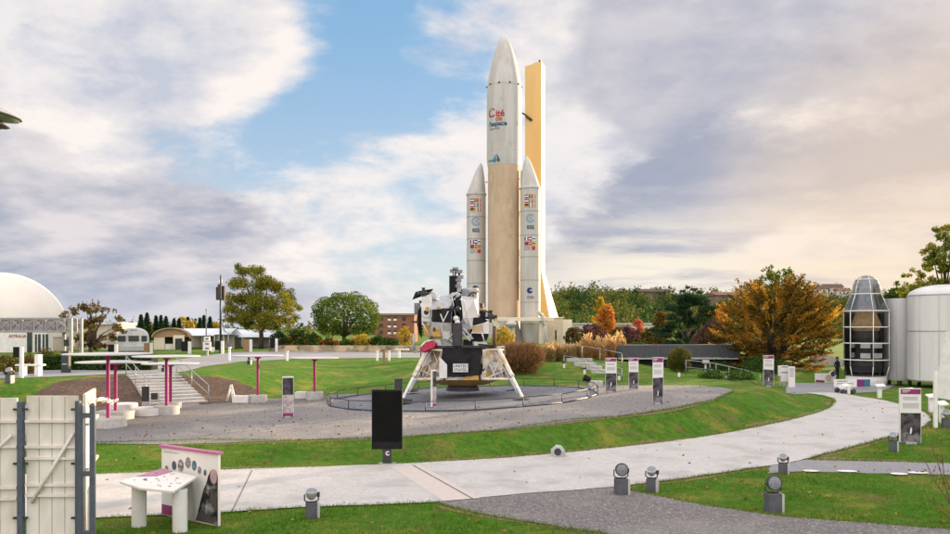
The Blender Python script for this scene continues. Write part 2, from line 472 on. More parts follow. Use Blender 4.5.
def sheet(name, pts, m, off=.02, jit=.05, kind='structure', step=.5, seed=1):
    """a surface draped on the terrain inside a ground polygon"""
    rnd = random.Random(seed)
    P = []
    n = len(pts)
    for i in range(n):
        a = Vector(pts[i][:2]); b = Vector(pts[(i + 1) % n][:2])
        k = max(1, int((b - a).length / .35)) if jit else 1
        k = min(k, 60)
        for j in range(k):
            q = a.lerp(b, j / k)
            P.append((q.x + rnd.uniform(-jit, jit), q.y + rnd.uniform(-jit, jit)))
    bm = bmesh.new()
    f = bm.faces.new([bm.verts.new((x, y, 0)) for x, y in P])
    bmesh.ops.triangulate(bm, faces=[f], ngon_method='EAR_CLIP')
    xs = [p[0] for p in P]; ys = [p[1] for p in P]
    for ax, lo, hi in ((0, min(xs), max(xs)), (1, min(ys), max(ys))):
        for k in range(math.ceil(lo / step), math.floor(hi / step) + 1):
            no = (1, 0, 0) if ax == 0 else (0, 1, 0); co = (k * step, 0, 0) if ax == 0 else (0, k * step, 0)
            bmesh.ops.bisect_plane(bm, geom=bm.verts[:] + bm.edges[:] + bm.faces[:], plane_co=co, plane_no=no, dist=1e-4)
    co = np.array([v.co[:2] for v in bm.verts])
    zz = terrain(co[:, 0], co[:, 1]) + off
    for v, z in zip(bm.verts, zz): v.co.z = z
    for f in bm.faces:
        if f.normal.z < 0: f.normal_flip()
        f.smooth = True
    me = bpy.data.meshes.new(name); bm.to_mesh(me); bm.free(); me.materials.append(m)
    o = bpy.data.objects.new(name, me); COL.objects.link(o)
    return tag(o, kind=kind)

def ground_mat(name, a, b_, c_, s1, s2, bscale, bump=.5, speck=None):
    m = bpy.data.materials.new(name); m.use_nodes = True
    t = NT(m.node_tree); b = t.n['Principled BSDF']
    b.inputs['Roughness'].default_value = .92; b.inputs['Specular IOR Level'].default_value = .2
    o = t.new('ShaderNodeTexCoord').outputs['Object']
    col = t.mix(t.ss(t.noise(o, s1, 8, .7), .35, .65), a, b_)
    col = t.mix(t.ss(t.noise(t.vm('ADD', o, (5, 15, 0)), s2, 6, .6), .45, .7), col, c_)
    if speck:
        col = t.mix(t.ss(t.noise(o, speck[0], 2, .6), .52, .64), col, speck[1])
    t.put(b.inputs['Base Color'], col)
    bn = t.new('ShaderNodeBump'); bn.inputs['Strength'].default_value = bump; bn.inputs['Distance'].default_value = .015
    t.put(bn.inputs['Height'], t.noise(o, bscale, 5, .7)); t.put(b.inputs['Normal'], bn.outputs[0])
    return m
PATHM = ground_mat('pale concrete', (.53, .515, .50), (.46, .45, .435), (.37, .36, .345), 5, .75, 60, .3, (22, (.39, .38, .37)))
ASPH = ground_mat('worn asphalt', (.17, .16, .158), (.115, .108, .108), (.20, .185, .18), 8, .6, 50, .6, (17, (.29, .27, .26)))
GRAV = ground_mat('gravel', (.245, .235, .228), (.185, .178, .175), (.32, .295, .27), 5, .30, 30, .7, (11, (.14, .135, .135)))
SOIL = ground_mat('bare soil', (.115, .075, .055), (.075, .05, .04), (.15, .10, .07), 3, .5, 12, .9, (7, (.055, .04, .03)))
ROADM = ground_mat('road tarmac', (.26, .265, .28), (.22, .225, .24), (.30, .30, .31), 2, .3, 30, .3)
PADM = ground_mat('landing pad tarmac', (.16, .17, .19), (.13, .14, .16), (.19, .20, .22), 4, .5, 30, .3)

def A(*pp): return [at(*p) for p in pp]
path_poly = [(-24, 21.3)] + [at(*p) for p in PATH_UP] + [at(*p) for p in PATH_LO] + [(-24, 16.3)]
sheet('path', path_poly, PATHM, .03, .03, seed=3)
asph_poly = A((430, 498), (520, 488), (605, 483), (628, 491), (700, 505), (780, 517), (950, 530), (1060, 539), (1060, 640), (860, 590), (700, 556), (600, 534), (540, 525), (480, 515), (440, 505))
sheet('asphalt_path', asph_poly, ASPH, .018, .05, seed=4)
band_poly = A((770, 462), (809, 460.5), (880, 462), (950, 463.7), (1080, 467), (1080, 480), (950, 475.5), (870, 474), (800, 472), (768, 474))
sheet('side_path', band_poly, ground_mat('smooth asphalt', (.25, .25, .265), (.21, .21, .225), (.28, .275, .28), 5, .6, 50, .3, (20, (.31, .31, .32))), .016, .04, seed=5)
grav_poly = [GP(*p) for p in [(-120, 443), (0, 443), (100, 443), (200, 440), (300, 441), (420, 436), (500, 430), (560, 422), (620, 417), (680, 408), (715, 400), (733, 392), (725, 388), (690, 386), (640, 386), (600, 387), (540, 389), (500, 388.5), (330, 395.5), (300, 398.5), (262, 400.5), (206, 406.5), (157, 407.5), (100, 414.5), (0, 414.5), (-120, 414.5)]]
sheet('gravel_plaza', grav_poly, GRAV, .02, .09, seed=6)
soil_l = A((40, 391), (62, 382), (100, 377.5), (130, 375.2), (143, 384), (159, 404), (150, 410), (97, 416), (60, 416), (30, 410))
soil_r = A((174, 375.5), (205, 376.5), (233, 380), (252, 387), (266, 396), (262, 400), (240, 402), (203, 405), (190, 392))
sheet('soil_bank', soil_l, SOIL, .025, .12, seed=7)
sheet('soil_slope', soil_r, SOIL, .025, .12, seed=8)
road_poly = A((-80, 374), (0, 372.5), (60, 370), (100, 367.5), (170, 361), (230, 352.5), (270, 351), (340, 352), (410, 352.5), (480, 353), (470, 357.5), (410, 358), (300, 359), (240, 362), (203, 367), (186, 371.5), (170, 373.6), (131, 374), (60, 377), (0, 379), (-80, 384))
sheet('road', road_poly, ROADM, .02, .04, seed=9)
sheet('service_road', A((786, 386), (792, 383.5), (850, 383.2), (900, 384), (880, 392), (845, 394), (805, 394), (786, 394)), ROADM, .02, .05, seed=10)
pad_c = Vector((-0.62, 40.4, 0))
sheet('landing_pad', [(pad_c.x + 6.7 * math.cos(a), pad_c.y + 6.7 * math.sin(a)) for a in np.linspace(0, 2 * PI, 48, endpoint=False)], PADM, .035, 0, seed=11)
# a pale strip of paver edging set in the path where the walkways meet, joint lines across the slabs
mj = mat('joint dark', (.16, .15, .14), None, 5, .9)
VERGE = ground_mat('dry verge', (.26, .19, .09), (.17, .115, .06), (.20, .19, .05), 9, 1.3, 25, .8, (12, (.12, .08, .045)))
def verge(name, pts, w0, w1, seed, side=1):
    rnd = random.Random(seed); L = [Vector(tuple(p)[:2]) for p in pts]; fine = []
    for a, b in zip(L[:-1], L[1:]):
        k = max(1, int((b - a).length / .5))
        fine += [a.lerp(b, j / k) for j in range(k)]
    out = []; ph = rnd.uniform(0, 9)
    for i, p in enumerate(fine):
        d = (fine[min(i + 1, len(fine) - 1)] - fine[max(i - 1, 0)]).normalized(); n = Vector((-d.y, d.x)) * side
        out.append(p + n * (w0 + (w1 - w0) * (.5 + .5 * math.sin(i * .37 + ph) * math.sin(i * .11 + 2 * ph)) * rnd.uniform(.6, 1.1)))
    inn = [p - (q - p).normalized() * .25 for p, q in zip(fine, out)]
    return sheet(name, out + inn[::-1], VERGE, .006, .03, seed=seed)
verge('verge', [at(*p) for p in PATH_UP[:-3]], .05, .75, 31)
verge('verge', [at(*p) for p in PATH_LO[5:20]], .05, .45, 32)
verge('verge', [at(*p) for p in ((440, 505), (480, 515), (540, 525), (600, 534), (650, 545))], .03, .28, 33, -1)
verge('verge', [at(*p) for p in ((628, 491), (700, 505), (780, 517), (950, 530))], .03, .22, 34)
verge('verge', [at(*p) for p in ((809, 460.5), (880, 462), (950, 463.7))], .2, 1.0, 35)
verge('verge', [GP(*p) for p in ((100, 443), (200, 440), (300, 441), (420, 436), (500, 430), (560, 422), (620, 417), (680, 408), (715, 400))], .05, .5, 36, -1)
def strip(px0, px1, w, m, name, off):
    a, b = at(*px0), at(*px1); d = (b - a).to_2d().normalized(); n = Vector((-d.y, d.x)) * w / 2
    return sheet(name, [a.to_2d() + n, b.to_2d() + n, b.to_2d() - n, a.to_2d() - n], m, off, 0, seed=12)
strip((413, 466.5), (473, 500.5), .05, mj, 'path_joint', .036)
strip((252, 471.5), (232, 513), .025, mj, 'path_joint', .036)
strip((405, 467), (462, 501), .9, ground_mat('pale pavers', (.56, .50, .46), (.50, .45, .42), (.52, .47, .44), 6, .5, 60, .2), 'paver_strip', .033)
for i, (a, b) in enumerate([(811, 472), (847, 472.3), (899, 475), (918, 473.8)]):
    c = at(a, b); 
    sheet('path_marking', [(c.x + .23 * math.cos(t) * (1.2 if i % 2 else 1), c.y + .16 * math.sin(t)) for t in np.linspace(0, 2 * PI, 14, endpoint=False)], WHITE, .034, 0, seed=20 + i)

# ------------------------------------------------------------------ foliage
def leaf_mesh(name, C, size, m, rng, tint=None, aspect=.55, up=.0, dirs=None, spread=1.0):
    """many small leaf blades at the points C"""
    n = len(C)
    if n == 0: return None
    a = rng.normal(size=(n, 3)); a[:, 2] += up
    if dirs is not None: a = a * spread + dirs
    a /= np.linalg.norm(a, axis=1, keepdims=True) + 1e-9
    b = rng.normal(size=(n, 3)); b -= (b * a).sum(1, keepdims=True) * a
    b /= np.linalg.norm(b, axis=1, keepdims=True) + 1e-9
    s = size * rng.uniform(.6, 1.35, size=(n, 1))
    la, lb = a * s * .5, b * s * .5 * aspect
    V = np.stack([C - la, C + lb * 1.0 - la * .1, C + la, C - lb * 1.0 - la * .1], 1).reshape(-1, 3)
    me = bpy.data.meshes.new(name)
    me.vertices.add(n * 4); me.vertices.foreach_set('co', V.ravel())
    me.loops.add(n * 4); me.loops.foreach_set('vertex_index', np.arange(n * 4, dtype=np.int32))
    me.polygons.add(n); me.polygons.foreach_set('loop_start', np.arange(0, n * 4, 4, dtype=np.int32))
    me.polygons.foreach_set('loop_total', np.full(n, 4, np.int32))
    me.update(calc_edges=True)
    if tint is None: tint = rng.uniform(0, 1, n)
    at_ = me.attributes.new('tint', 'FLOAT', 'POINT')
    at_.data.foreach_set('value', np.repeat(np.clip(tint, 0, 1), 4).astype(np.float32))
    me.materials.append(m)
    return me

def cloud_pts(clumps, rng, dens, shell=.55):
    """points in ellipsoid clumps, denser near their surface, returns points and clump number"""
    P, K = [], []
    for i, (c, r) in enumerate(clumps):
        r = np.array(r if hasattr(r, '__len__') else (r, r, r), float)
        n = max(8, int(dens * (r[0] * r[1] + r[0] * r[2] + r[1] * r[2]) / 3))
        d = rng.normal(size=(n, 3)); d /= np.linalg.norm(d, axis=1, keepdims=True)
        rad = shell + (1 - shell) * rng.uniform(0, 1, (n, 1)) ** .6
        rad = np.where(rng.uniform(0, 1, (n, 1)) < .12, rad * 1.18, rad)
        P.append(np.array(c) + d * rad * r); K.append(np.full(n, i))
    return np.concatenate(P), np.concatenate(K)

def crown_clumps(rng, n, rx, ry, z0, z1, size, top=.6, shape='round'):
    out = []
    for i in range(n):
        t = (i + .5) / n
        z = z0 + (z1 - z0) * t
        if shape == 'round': w = math.sin(PI * min(1, .14 + .84 * t)) ** .7
        elif shape == 'cone': w = (1 - t) ** .8 + .06
        elif shape == 'dome': w = math.sqrt(max(.02, 1 - t * t * .95))
        else: w = 1
        a = i * 2.39996 + rng.uniform(-.4, .4); rr = math.sqrt(rng.uniform(.15, 1)) * w
        s = size * rng.uniform(.7, 1.3)
        out.append(((rx * rr * math.cos(a), ry * rr * math.sin(a), z + rng.uniform(-.3, .3) * size), (s, s, s * rng.uniform(.6, .85))))
    return out

def limbs(mb, rng, h0, base_r, tips, m, k=14):
    mb.tube([(0, 0, -.1), (.04, .02, h0 * .5), (0, 0, h0)], base_r, m, 10, r1=base_r * .72)
    tips = sorted(tips, key=lambda t: t[2])
    idx = np.linspace(0, len(tips) - 1, min(k, len(tips))).astype(int)
    for i in idx:
        t = Vector(tips[i]); s = Vector((0, 0, h0 * .95))
        mid = s.lerp(t, .5) + Vector((rng.uniform(-.2, .2), rng.uniform(-.2, .2), rng.uniform(0, .3)))
        mb.tube([s, mid, t], base_r * .5, m, 6, r1=base_r * .08)
    mb.tube([(0, 0, h0), (0, 0, tips[-1][2] * .9)], base_r * .6, m, 8, r1=base_r * .1)

def tree(name, label, loc, clumps, m, leaf, dens, trunk_h, trunk_r, seed, group=None, tintf=None, cat='tree', shell=.5, aspect=.55, k=14, up=0.0, dirsf=None, spread=1.0):
    rng = np.random.default_rng(seed)
    t = thing(name, label, cat, loc, 0, group)
    P, K = cloud_pts(clumps, rng, dens, shell)
    tb = rng.uniform(0, 1, len(clumps))[K] * .55 + rng.uniform(0, .45, len(P))
    if tintf is not None: tb = tintf(P, tb, rng)
    me = leaf_mesh('crown', P, leaf, m, rng, tb, aspect, up, None if dirsf is None else dirsf(P), spread)
    c = bpy.data.objects.new('crown', me); COL.objects.link(c); c.parent = t
    if trunk_h > 0:
        mb = MB(); limbs(mb, rng, trunk_h, trunk_r, [q[0] for q in clumps], BARK, k); mb.build('trunk', t)
    return t

L_AUT = leaf_mat('autumn olive', [(.06, .11, .018), (.15, .20, .03), (.31, .27, .04), (.48, .30, .05)], .4)
L_GREEN = leaf_mat('pine green', [(.020, .055, .010), (.08, .15, .018), (.27, .30, .04)], .35)
L_DARK = leaf_mat('dark conifer', [(.016, .04, .02), (.03, .065, .03), (.055, .10, .04)])
L_GOLD = leaf_mat('golden autumn', [(.05, .06, .014), (.18, .12, .024), (.50, .25, .035), (.66, .37, .05)], .5)
L_ORANGE = leaf_mat('orange autumn', [(.56, .34, .06), (.58, .24, .05), (.48, .15, .04)], .4)
L_RED = leaf_mat('red autumn', [(.45, .11, .04), (.52, .12, .06), (.45, .2, .07)], .4)
L_YELL = leaf_mat('yellow autumn', [(.42, .30, .035), (.50, .34, .04), (.30, .27, .04)], .4)
L_PURP = leaf_mat('purple shrub', [(.075, .035, .04), (.14, .07, .065), (.12, .08, .05)])
L_HEDGE = leaf_mat('hedge green', [(.025, .06, .014), (.05, .10, .022), (.09, .14, .03)])
L_BROWN = leaf_mat('dry grass shrub', [(.22, .12, .06), (.34, .18, .09), (.28, .19, .08)])
L_STRAW = leaf_mat('straw plume', [(.28, .15, .05), (.52, .30, .11), (.70, .50, .25)], .45)
L_WOODS = leaf_mat('hill woods', [(.03, .06, .022), (.06, .10, .028), (.11, .13, .032), (.20, .16, .04)])
L_BROWNG = leaf_mat('brown green', [(.055, .06, .018), (.14, .10, .03), (.26, .14, .035)], .35)

def shrub(name, label, loc, clumps, m, leaf, dens, seed, group=None, cat='shrub', up=0.0, aspect=.5, shell=.3, spread=1.0, dirsf=None, stem=True):
    rng = np.random.default_rng(seed)
    t = thing(name, label, cat, loc, 0, group)
    P, K = cloud_pts(clumps, rng, dens, shell)
    P[:, 2] = np.maximum(P[:, 2], .02)
    me = leaf_mesh('foliage', P, leaf, m, rng, rng.uniform(0, 1, len(clumps))[K] * .5 + rng.uniform(0, .5, len(P)), aspect, up, None if dirsf is None else dirsf(P), spread)
    c = bpy.data.objects.new('foliage', me); COL.objects.link(c); c.parent = t
    if stem:
        mb = MB()
        for i in range(5):
            q = clumps[int(i * len(clumps) / 5)][0]
            mb.tube([(q[0] * .2, q[1] * .2, 0), (q[0] * .7, q[1] * .7, q[2] * .8)], .035, BARK, 5, r1=.012)
        mb.build('stem', t)
    return t

BALLM = leaf_mat('ball shrub', [(.05, .09, .02), (.16, .17, .04), (.34, .22, .08)], .35)
def conifer(name, lab, px, D, top, hw, m, seed, group):
    """a pointed spruce: drooping whorls that narrow to the tip"""
    s = px2m(D); c = far(px, D); H_ = hz(top, D) - c.z; W = hw * s; g = np.random.default_rng(seed)
    n = 1500; t_ = g.uniform(0, 1, n) ** .8; z = .12 * H_ + .88 * H_ * t_; wh = .5 + .5 * np.abs(np.sin(t_ * 26 + g.uniform(0, .7, n)))
    r = W * (1 - t_) ** .9 * wh * np.sqrt(g.uniform(.05, 1, n)) + .05; a = g.uniform(0, 2 * PI, n)
    P = np.stack([r * np.cos(a), r * np.sin(a), z - .18 * r], 1)
    t = thing(name, lab, 'tree', c, 0, group)
    me = leaf_mesh('crown', P, .5, m, g, None, .3, 0, np.stack([np.cos(a), np.sin(a), np.full(n, -.2)], 1), .5); o = bpy.data.objects.new('crown', me); COL.objects.link(o); o.parent = t
    mb = MB(); mb.cyl((0, 0, 0), (0, 0, H_ * .95), .16, BARK, .03, 7); mb.build('trunk', t)
    return t

L_DRYG = leaf_mat('dry grass', [(.14, .12, .04), (.34, .24, .10), (.52, .38, .18)], .4)

# ------------------------------------------------------------------ the launcher and its tower
RD = 137.0
rs = px2m(RD)
rk0 = far(504.2, RD)
def rz_(py, D=RD): return hz(py, D) - rk0.z
rocket = thing('launch_rocket', 'towering white and tan space launcher with two side boosters, tallest thing on the grounds', 'rocket', rk0)

def wrapf(cx, cy, Rr, a0, zb, lift=.03):
    def fn(x, y, z):
        a = a0 + x / Rr
        return Vector((cx + (Rr + lift + z) * math.sin(a), cy - (Rr + lift + z) * math.cos(a), zb + y))
    return fn
def patch(mb, cx, cy, Rr, a0, x0, x1, z0, z1, m, lift=.03, k=3):
    f = wrapf(cx, cy, Rr, a0, 0, lift)
    vs = []
    for i in range(k + 1):
        x = x0 + (x1 - x0) * i / k
        vs += [f(x, z0, 0), f(x, z1, 0)]
    mb.add(vs, [(2 * i, 2 * i + 2, 2 * i + 3, 2 * i + 1) for i in range(k)], m, True)

FR0 = 17.4 * rs
prof = [(36, .4), (36.6, 2.0), (39, 3.9), (43, 6.0), (48, 8.0), (54, 10.0), (62, 12.3), (70, 14.2), (78, 15.7), (85, 16.8), (91, 17.3), (98, 17.4), (158, 17.4), (162, 17.2), (167, 16.5)]
mb = MB(); mb.lathe([(r * rs, rz_(py)) for py, r in reversed(prof)], WHITE_R, 48)
fairing = mb.build('fairing', rocket)
mb = MB()
for k in range(10):
    a = k * PI / 5 + .3
    mb = MB(); mb.sphere((17.3 * rs * math.sin(a), -17.3 * rs * math.cos(a), rz_(87)), .16, DARK, 8, 6); mb.build('bolt', fairing)
mb = MB()
for k in range(4):                                  # fairing halves and access hatches
    a = -2.2 + k * 1.4; f = wrapf(0, 0, FR0, a, 0, .02)
    mb.add([f(-.025, rz_(165), 0), f(.025, rz_(165), 0), f(.025, rz_(98), 0), f(-.025, rz_(98), 0)], [(0, 1, 2, 3)], mat('faint seam', (.52, .50, .47), None, 3, .7))
mb.build('panel_seam', fairing)
for a, py, w, h in ((.35, 150, .7, .9), (-.2, 105, .6, .6), (.75, 128, .5, .8)):
    f = wrapf(0, 0, FR0, a, 0, .025); z0 = rz_(py); mb = MB(); mb.add([f(-w / 2, z0, 0), f(w / 2, z0, 0), f(w / 2, z0 + h, 0), f(-w / 2, z0 + h, 0)], [(0, 1, 2, 3)], mat('hatch white', (.52, .505, .495), None, 3, .6)); mb.build('access_hatch', fairing)
for py in (87.5, 143.5, 153):
    mb = MB(); mb.lathe([(17.42 * rs, rz_(py + .12)), (17.5 * rs, rz_(py)), (17.42 * rs, rz_(py - .12))], mat('faint seam', (.52, .50, .47), None, 3, .7), 48); mb.build('fairing_joint', fairing)
mb = MB(); mb.lathe([(16.2 * rs, rz_(321)), (16.3 * rs, rz_(318)), (16.3 * rs, rz_(168)), (16.45 * rs, rz_(166.6))], TAN, 48)
core = mb.build('core_stage', rocket)
mb = MB()
rnd = random.Random(5)
for k in range(34):                       # patches of replaced insulation
    a = rnd.uniform(-1.3, 1.3); z = rnd.uniform(rz_(300), rz_(180)); w = rnd.uniform(.5, 1.0); h = rnd.uniform(.6, 1.6)
    patch(mb, 0, 0, 16.3 * rs, a, -w / 2, w / 2, z, z + h, rnd.choice([mat('insulation pale', (.575, .46, .35), (.55, .43, .32), 2, .8), mat('insulation dark', (.50, .385, .28), (.47, .36, .26), 2, .8)]), .012)
for py in (200, 236, 274):
    mb.lathe([(16.3 * rs, rz_(py + .25)), (16.4 * rs, rz_(py)), (16.3 * rs, rz_(py - .25))], mat('tan seam', (.52, .41, .29), None, 3, .8), 48)
mb.build('insulation_patch', core)
mb = MB(); mb.cyl((16.9 * rs, -1.2, rz_(300)), (16.9 * rs, -1.2, rz_(172)), .22, WHITE_R, None, 10); mb.build('cable_duct', core)

T_RED = mat('letter red', (.45, .02, .035), None, 5, .6); T_ORG = mat('letter orange', (.55, .10, .03), None, 5, .6)
T_TEAL = mat('letter teal', (.01, .10, .19), None, 5, .6); T_GREY = mat('letter grey', (.13, .15, .20), None, 5, .6)
T_BLUE = mat('letter blue', (.01, .03, .16), None, 5, .6); T_CYAN = mat('logo cyan', (.02, .22, .38), None, 5, .6); T_PALE = mat('logo pale', (.28, .36, .46), None, 5, .6)
FR = 17.4 * rs
def letter(s, size, m, pxl, py, nm='lettering', par=None, cx=0, cy=0, Rr=FR, c=504.2, D=RD, bold=.02):
    a = math.asin(max(-1, min(1, (pxl - c) * px2m(D) / Rr)))
    return text(s, size, m, nm, par or rocket, wrapf(cx, cy, Rr, a, rz_(py, D)), ext=.002, bold=bold)
letter('C', 2.1, T_RED, 488.7, 120.3, par=fairing, bold=.025)
letter('ité', 1.5, T_RED, 495.3, 120.3, par=fairing, bold=.025)
letter('de', 1.25, T_ORG, 495.0, 124.8, par=fairing)
letter("l'espace", 1.10, T_TEAL, 489.3, 129.4, par=fairing, bold=.035)
letter('TOULOUSE', .40, T_GREY, 489.6, 132.8, par=fairing)
letter('arianespace', .50, T_GREY, 488.2, 163.6, par=fairing)
mb = MB()                                   # the drop-shaped emblem: two curved halves
for sgn, m in ((-1, T_CYAN), (1, T_TEAL)):
    f = wrapf(0, 0, FR, math.asin(-8.3 * rs / FR), rz_(164.2), .05)
    pr = [(0, 1.25), (.16, 1.0), (.36, .62), (.52, .28), (.58, .0), (.40, -.12), (.16, -.06), (.09, .3), (.05, .7)]
    mb.add([f(.08 * sgn + sgn * u, v, 0) for u, v in pr], [tuple(range(len(pr)))], m)
mb.build('emblem', fairing)

FLAGC = {k: mat('flag ' + k, v, v, 3, .7) for k, v in dict(red=(.45, .02, .03), white=(.75, .75, .75), blue=(.02, .05, .25), black=(.02, .02, .02), yellow=(.6, .42, .03), green=(.02, .2, .05), sky=(.12, .35, .55)).items()}
FL1 = [[('h', 'red', 'white', 'blue'), ('v', 'black', 'yellow', 'red'), ('v', 'red', 'white', 'red')],
       [('h', 'red', 'white', 'red'), ('v', 'blue', 'white', 'red'), ('v', 'green', 'white', 'red')],
       [('h', 'black', 'red', 'yellow'), ('v', 'green', 'white', 'yellow'), ('v', 'red', 'white', 'red')]]
FL2 = [[('v', 'blue', 'white', 'red'), ('h', 'blue', 'white', 'blue'), ('h', 'white', 'blue', 'white')],
       [('h', 'red', 'blue', 'red'), ('h', 'red', 'yellow', 'red'), ('h', 'yellow', 'red', 'yellow')],
       [('h', 'sky', 'yellow', 'sky'), ('v', 'red', 'white', 'red'), ('v', 'red', 'red', 'red')]]

def booster(cpx, D, r, top, base, lean, lines, label, f1, esa, f2, cn):
    s = px2m(D); cx = (cpx - CX) * s - rk0.x; cy = D - RD; Rr = r * s
    zz = lambda py: hz(py, D) - rk0.z
    b = MB()
    b.lathe([(Rr * .9, zz(343)), (Rr, zz(336)), (Rr, zz(base))], WHITE_R, 36, (cx, cy, 0))
    o = b.build('booster', rocket); o['label'] = label
    n = MB(); k = 8; N = 28; vs = []
    for j in range(k + 1):
        t = j / k; rr = Rr * (1 - t) ** .78 * .93 + .07 * Rr * (1 - t) + (.10 if j == k else .14 * t)
        for i in range(N):
            a = 2 * PI * i / N
            vs.append((cx + lean * s * t + rr * math.cos(a), cy + rr * math.sin(a), zz(base) + (zz(top) - zz(base)) * (t ** .96)))
    n.add(vs, [(j * N + i, j * N + (i + 1) % N, (j + 1) * N + (i + 1) % N, (j + 1) * N + i) for j in range(k) for i in range(N)], WHITE_R, True)
    n.add(vs[-N:], [tuple(range(N))], WHITE_R)
    n.build('nose_cone', o)
    q = MB()
    q.lathe([(Rr * 1.0, zz(base + 1.2)), (Rr * 1.07, zz(base + .8)), (Rr * 1.07, zz(base - .6)), (Rr * .99, zz(base - 1.2))], WHITE_R, 36, (cx, cy, 0))
    q.build('nose_ring', o)
    for py in lines:
        q = MB(); q.lathe([(Rr * .99, zz(py + .35)), (Rr * 1.015, zz(py + .3)), (Rr * 1.015, zz(py - .3)), (Rr * .99, zz(py - .35))], SEAM, 36, (cx, cy, 0)); q.build('segment_joint', o)
    for grid_, y0 in ((FL1, f1), (FL2, f2)):
        fl = MB()
        for i in range(3):
            for j in range(3):
                kind, *cs = grid_[i][j]
                w = (4.2, 2.7, 2.7)[j] * s; x0 = (-6.0, -1.2, 2.1)[j] * s; zt = zz(y0 + i * 4.6); h = 3.7 * s
                for q2, c in enumerate(cs):
                    if kind == 'h': patch(fl, cx, cy, Rr, -.05, x0, x0 + w, zt - h * (q2 + 1) / 3, zt - h * q2 / 3, FLAGC[c])
                    else: patch(fl, cx, cy, Rr, -.05, x0 + w * q2 / 3, x0 + w * (q2 + 1) / 3, zt - h, zt, FLAGC[c], k=1)
        fl.build('flag_panel', o)
    lg = MB(); f = wrapf(cx, cy, Rr, -.05, zz(esa), .03)
    for i in range(20):                        # open ring emblem
        a0, a1 = .5 + i * .27, .5 + (i + 1) * .27
        r0, r1 = 4.6 * s, (3.0 - .8 * math.sin(i * .15)) * s
        lg.add([f(r0 * math.cos(a0), r0 * math.sin(a0), 0), f(r0 * math.cos(a1), r0 * math.sin(a1), 0), f(r1 * math.cos(a1), r1 * math.sin(a1), 0), f(r1 * math.cos(a0), r1 * math.sin(a0), 0)], [(0, 1, 2, 3)], T_PALE)
    lg.add([f(1.2 * s * math.cos(a) + .6 * s, 1.2 * s * math.sin(a), 0) for a in np.linspace(0, 2 * PI, 12, endpoint=False)], [tuple(range(12))], T_PALE)
    lg.build('emblem', o)
    f_ = wrapf(cx, cy, Rr, -.05, zz(esa + 10.6)); text('esa', 8.0 * s, T_GREY, 'lettering', o, lambda x, y, z: f_(x * .72, y, z), 'CENTER', .002, .03)
    lg = MB(); f = wrapf(cx, cy, Rr, -.05, zz(cn), .03)
    lg.add([f(2.9 * s * math.cos(a) - .6 * s, 2.9 * s * math.sin(a), 0) for a in np.linspace(.55, 2 * PI - .1, 18)] + [f(1.2 * s * math.cos(a) + .5 * s, 1.0 * s * math.sin(a) + .2 * s, 0) for a in np.linspace(5.6, .8, 10)], [tuple(range(28))], T_BLUE)
    lg.build('emblem', o)
    f2 = wrapf(cx, cy, Rr, -.05, zz(cn + 8.0)); text('cnes', 5.6 * s, T_GREY, 'lettering', o, lambda x, y, z: f2(x * .72, y, z), 'CENTER', .002, .01)
    return o
booster(476.3, 139.6, 9.5, 163, 194.6, 4.6, (217.5, 239.5, 261, 283.5, 304), 'left booster, its foot behind the lunar lander', 200, 222.5, 241, 289)
booster(530.2, 134.4, 10.2, 156, 188.5, -3.6, (212, 236, 257.5, 280.5, 302.5, 324), 'right booster beside the ochre tower', 196, 219.5, 238, 291)
mb = MB()
mb.cyl((-16.5 * rs, 0, rz_(182)), (-19 * rs, 0, rz_(182)), .12, ORANGE_M); mb.build('booster_strut', rocket); mb = MB(); mb.cyl((16 * rs, -1, rz_(180)), (19 * rs, -1, rz_(180)), .12, ORANGE_M)
mb.build('booster_strut', rocket)
# engine skirt under the core and the launch table
mb = MB(); mb.lathe([(16 * rs, rz_(321)), (15.8 * rs, rz_(338))], WHITE_R, 40)
mb.build('engine_skirt', rocket)
mb = MB(); mb.lathe([(1.7, rz_(350, RD)), (1.35, rz_(338)), (.8, rz_(326)), (.6, rz_(321))], mat('engine bell', (.25, .22, .2), None, 3, .5), 28, (9 * rs, -3.4, 0)); mb.build('engine_bell', rocket)

tbl = thing('launch_table', 'white concrete launch table and support legs under the launcher', 'launch table', far(518, 131))
mb = MB(); zt = lambda py: hz(py, 131) - tbl.location.z; s_ = px2m(131)
mb.box((1.2, 0, (zt(317.5) + zt(321.2)) / 2), (56 * s_, 1.6, zt(317.5) - zt(321.2)), CREAM); mb.build('table_slab', tbl, bevel=.05)
for x0, w in ((-21, 6), (-5.5, 5), (25, 8)):
    mb = MB(); mb.box((x0 * s_, 0.3, zt(321.2) / 2 - .02), (w * s_, 1.0, zt(321.2) - .04), CREAM); mb.build('support_leg', tbl, bevel=.04)
mb = MB()
mb.tube([(-11 * s_, -.5, zt(322)), (-8 * s_, -.6, zt(334)), (-3 * s_, -.6, zt(349))], .28, WHITE_R, 8); mb.sphere((-7 * s_, -.7, zt(324)), .95, WHITE_R, 14, 8, sz=.6); mb.build('propellant_pipe', tbl)
mb = MB(); mb.tube([(20 * s_, -.8, zt(312)), (24 * s_, -.8, zt(316)), (26.5 * s_, -.8, zt(326)), (27.5 * s_, -.8, zt(348))], .3, WHITE_R, 8); mb.build('service_pipe', tbl)

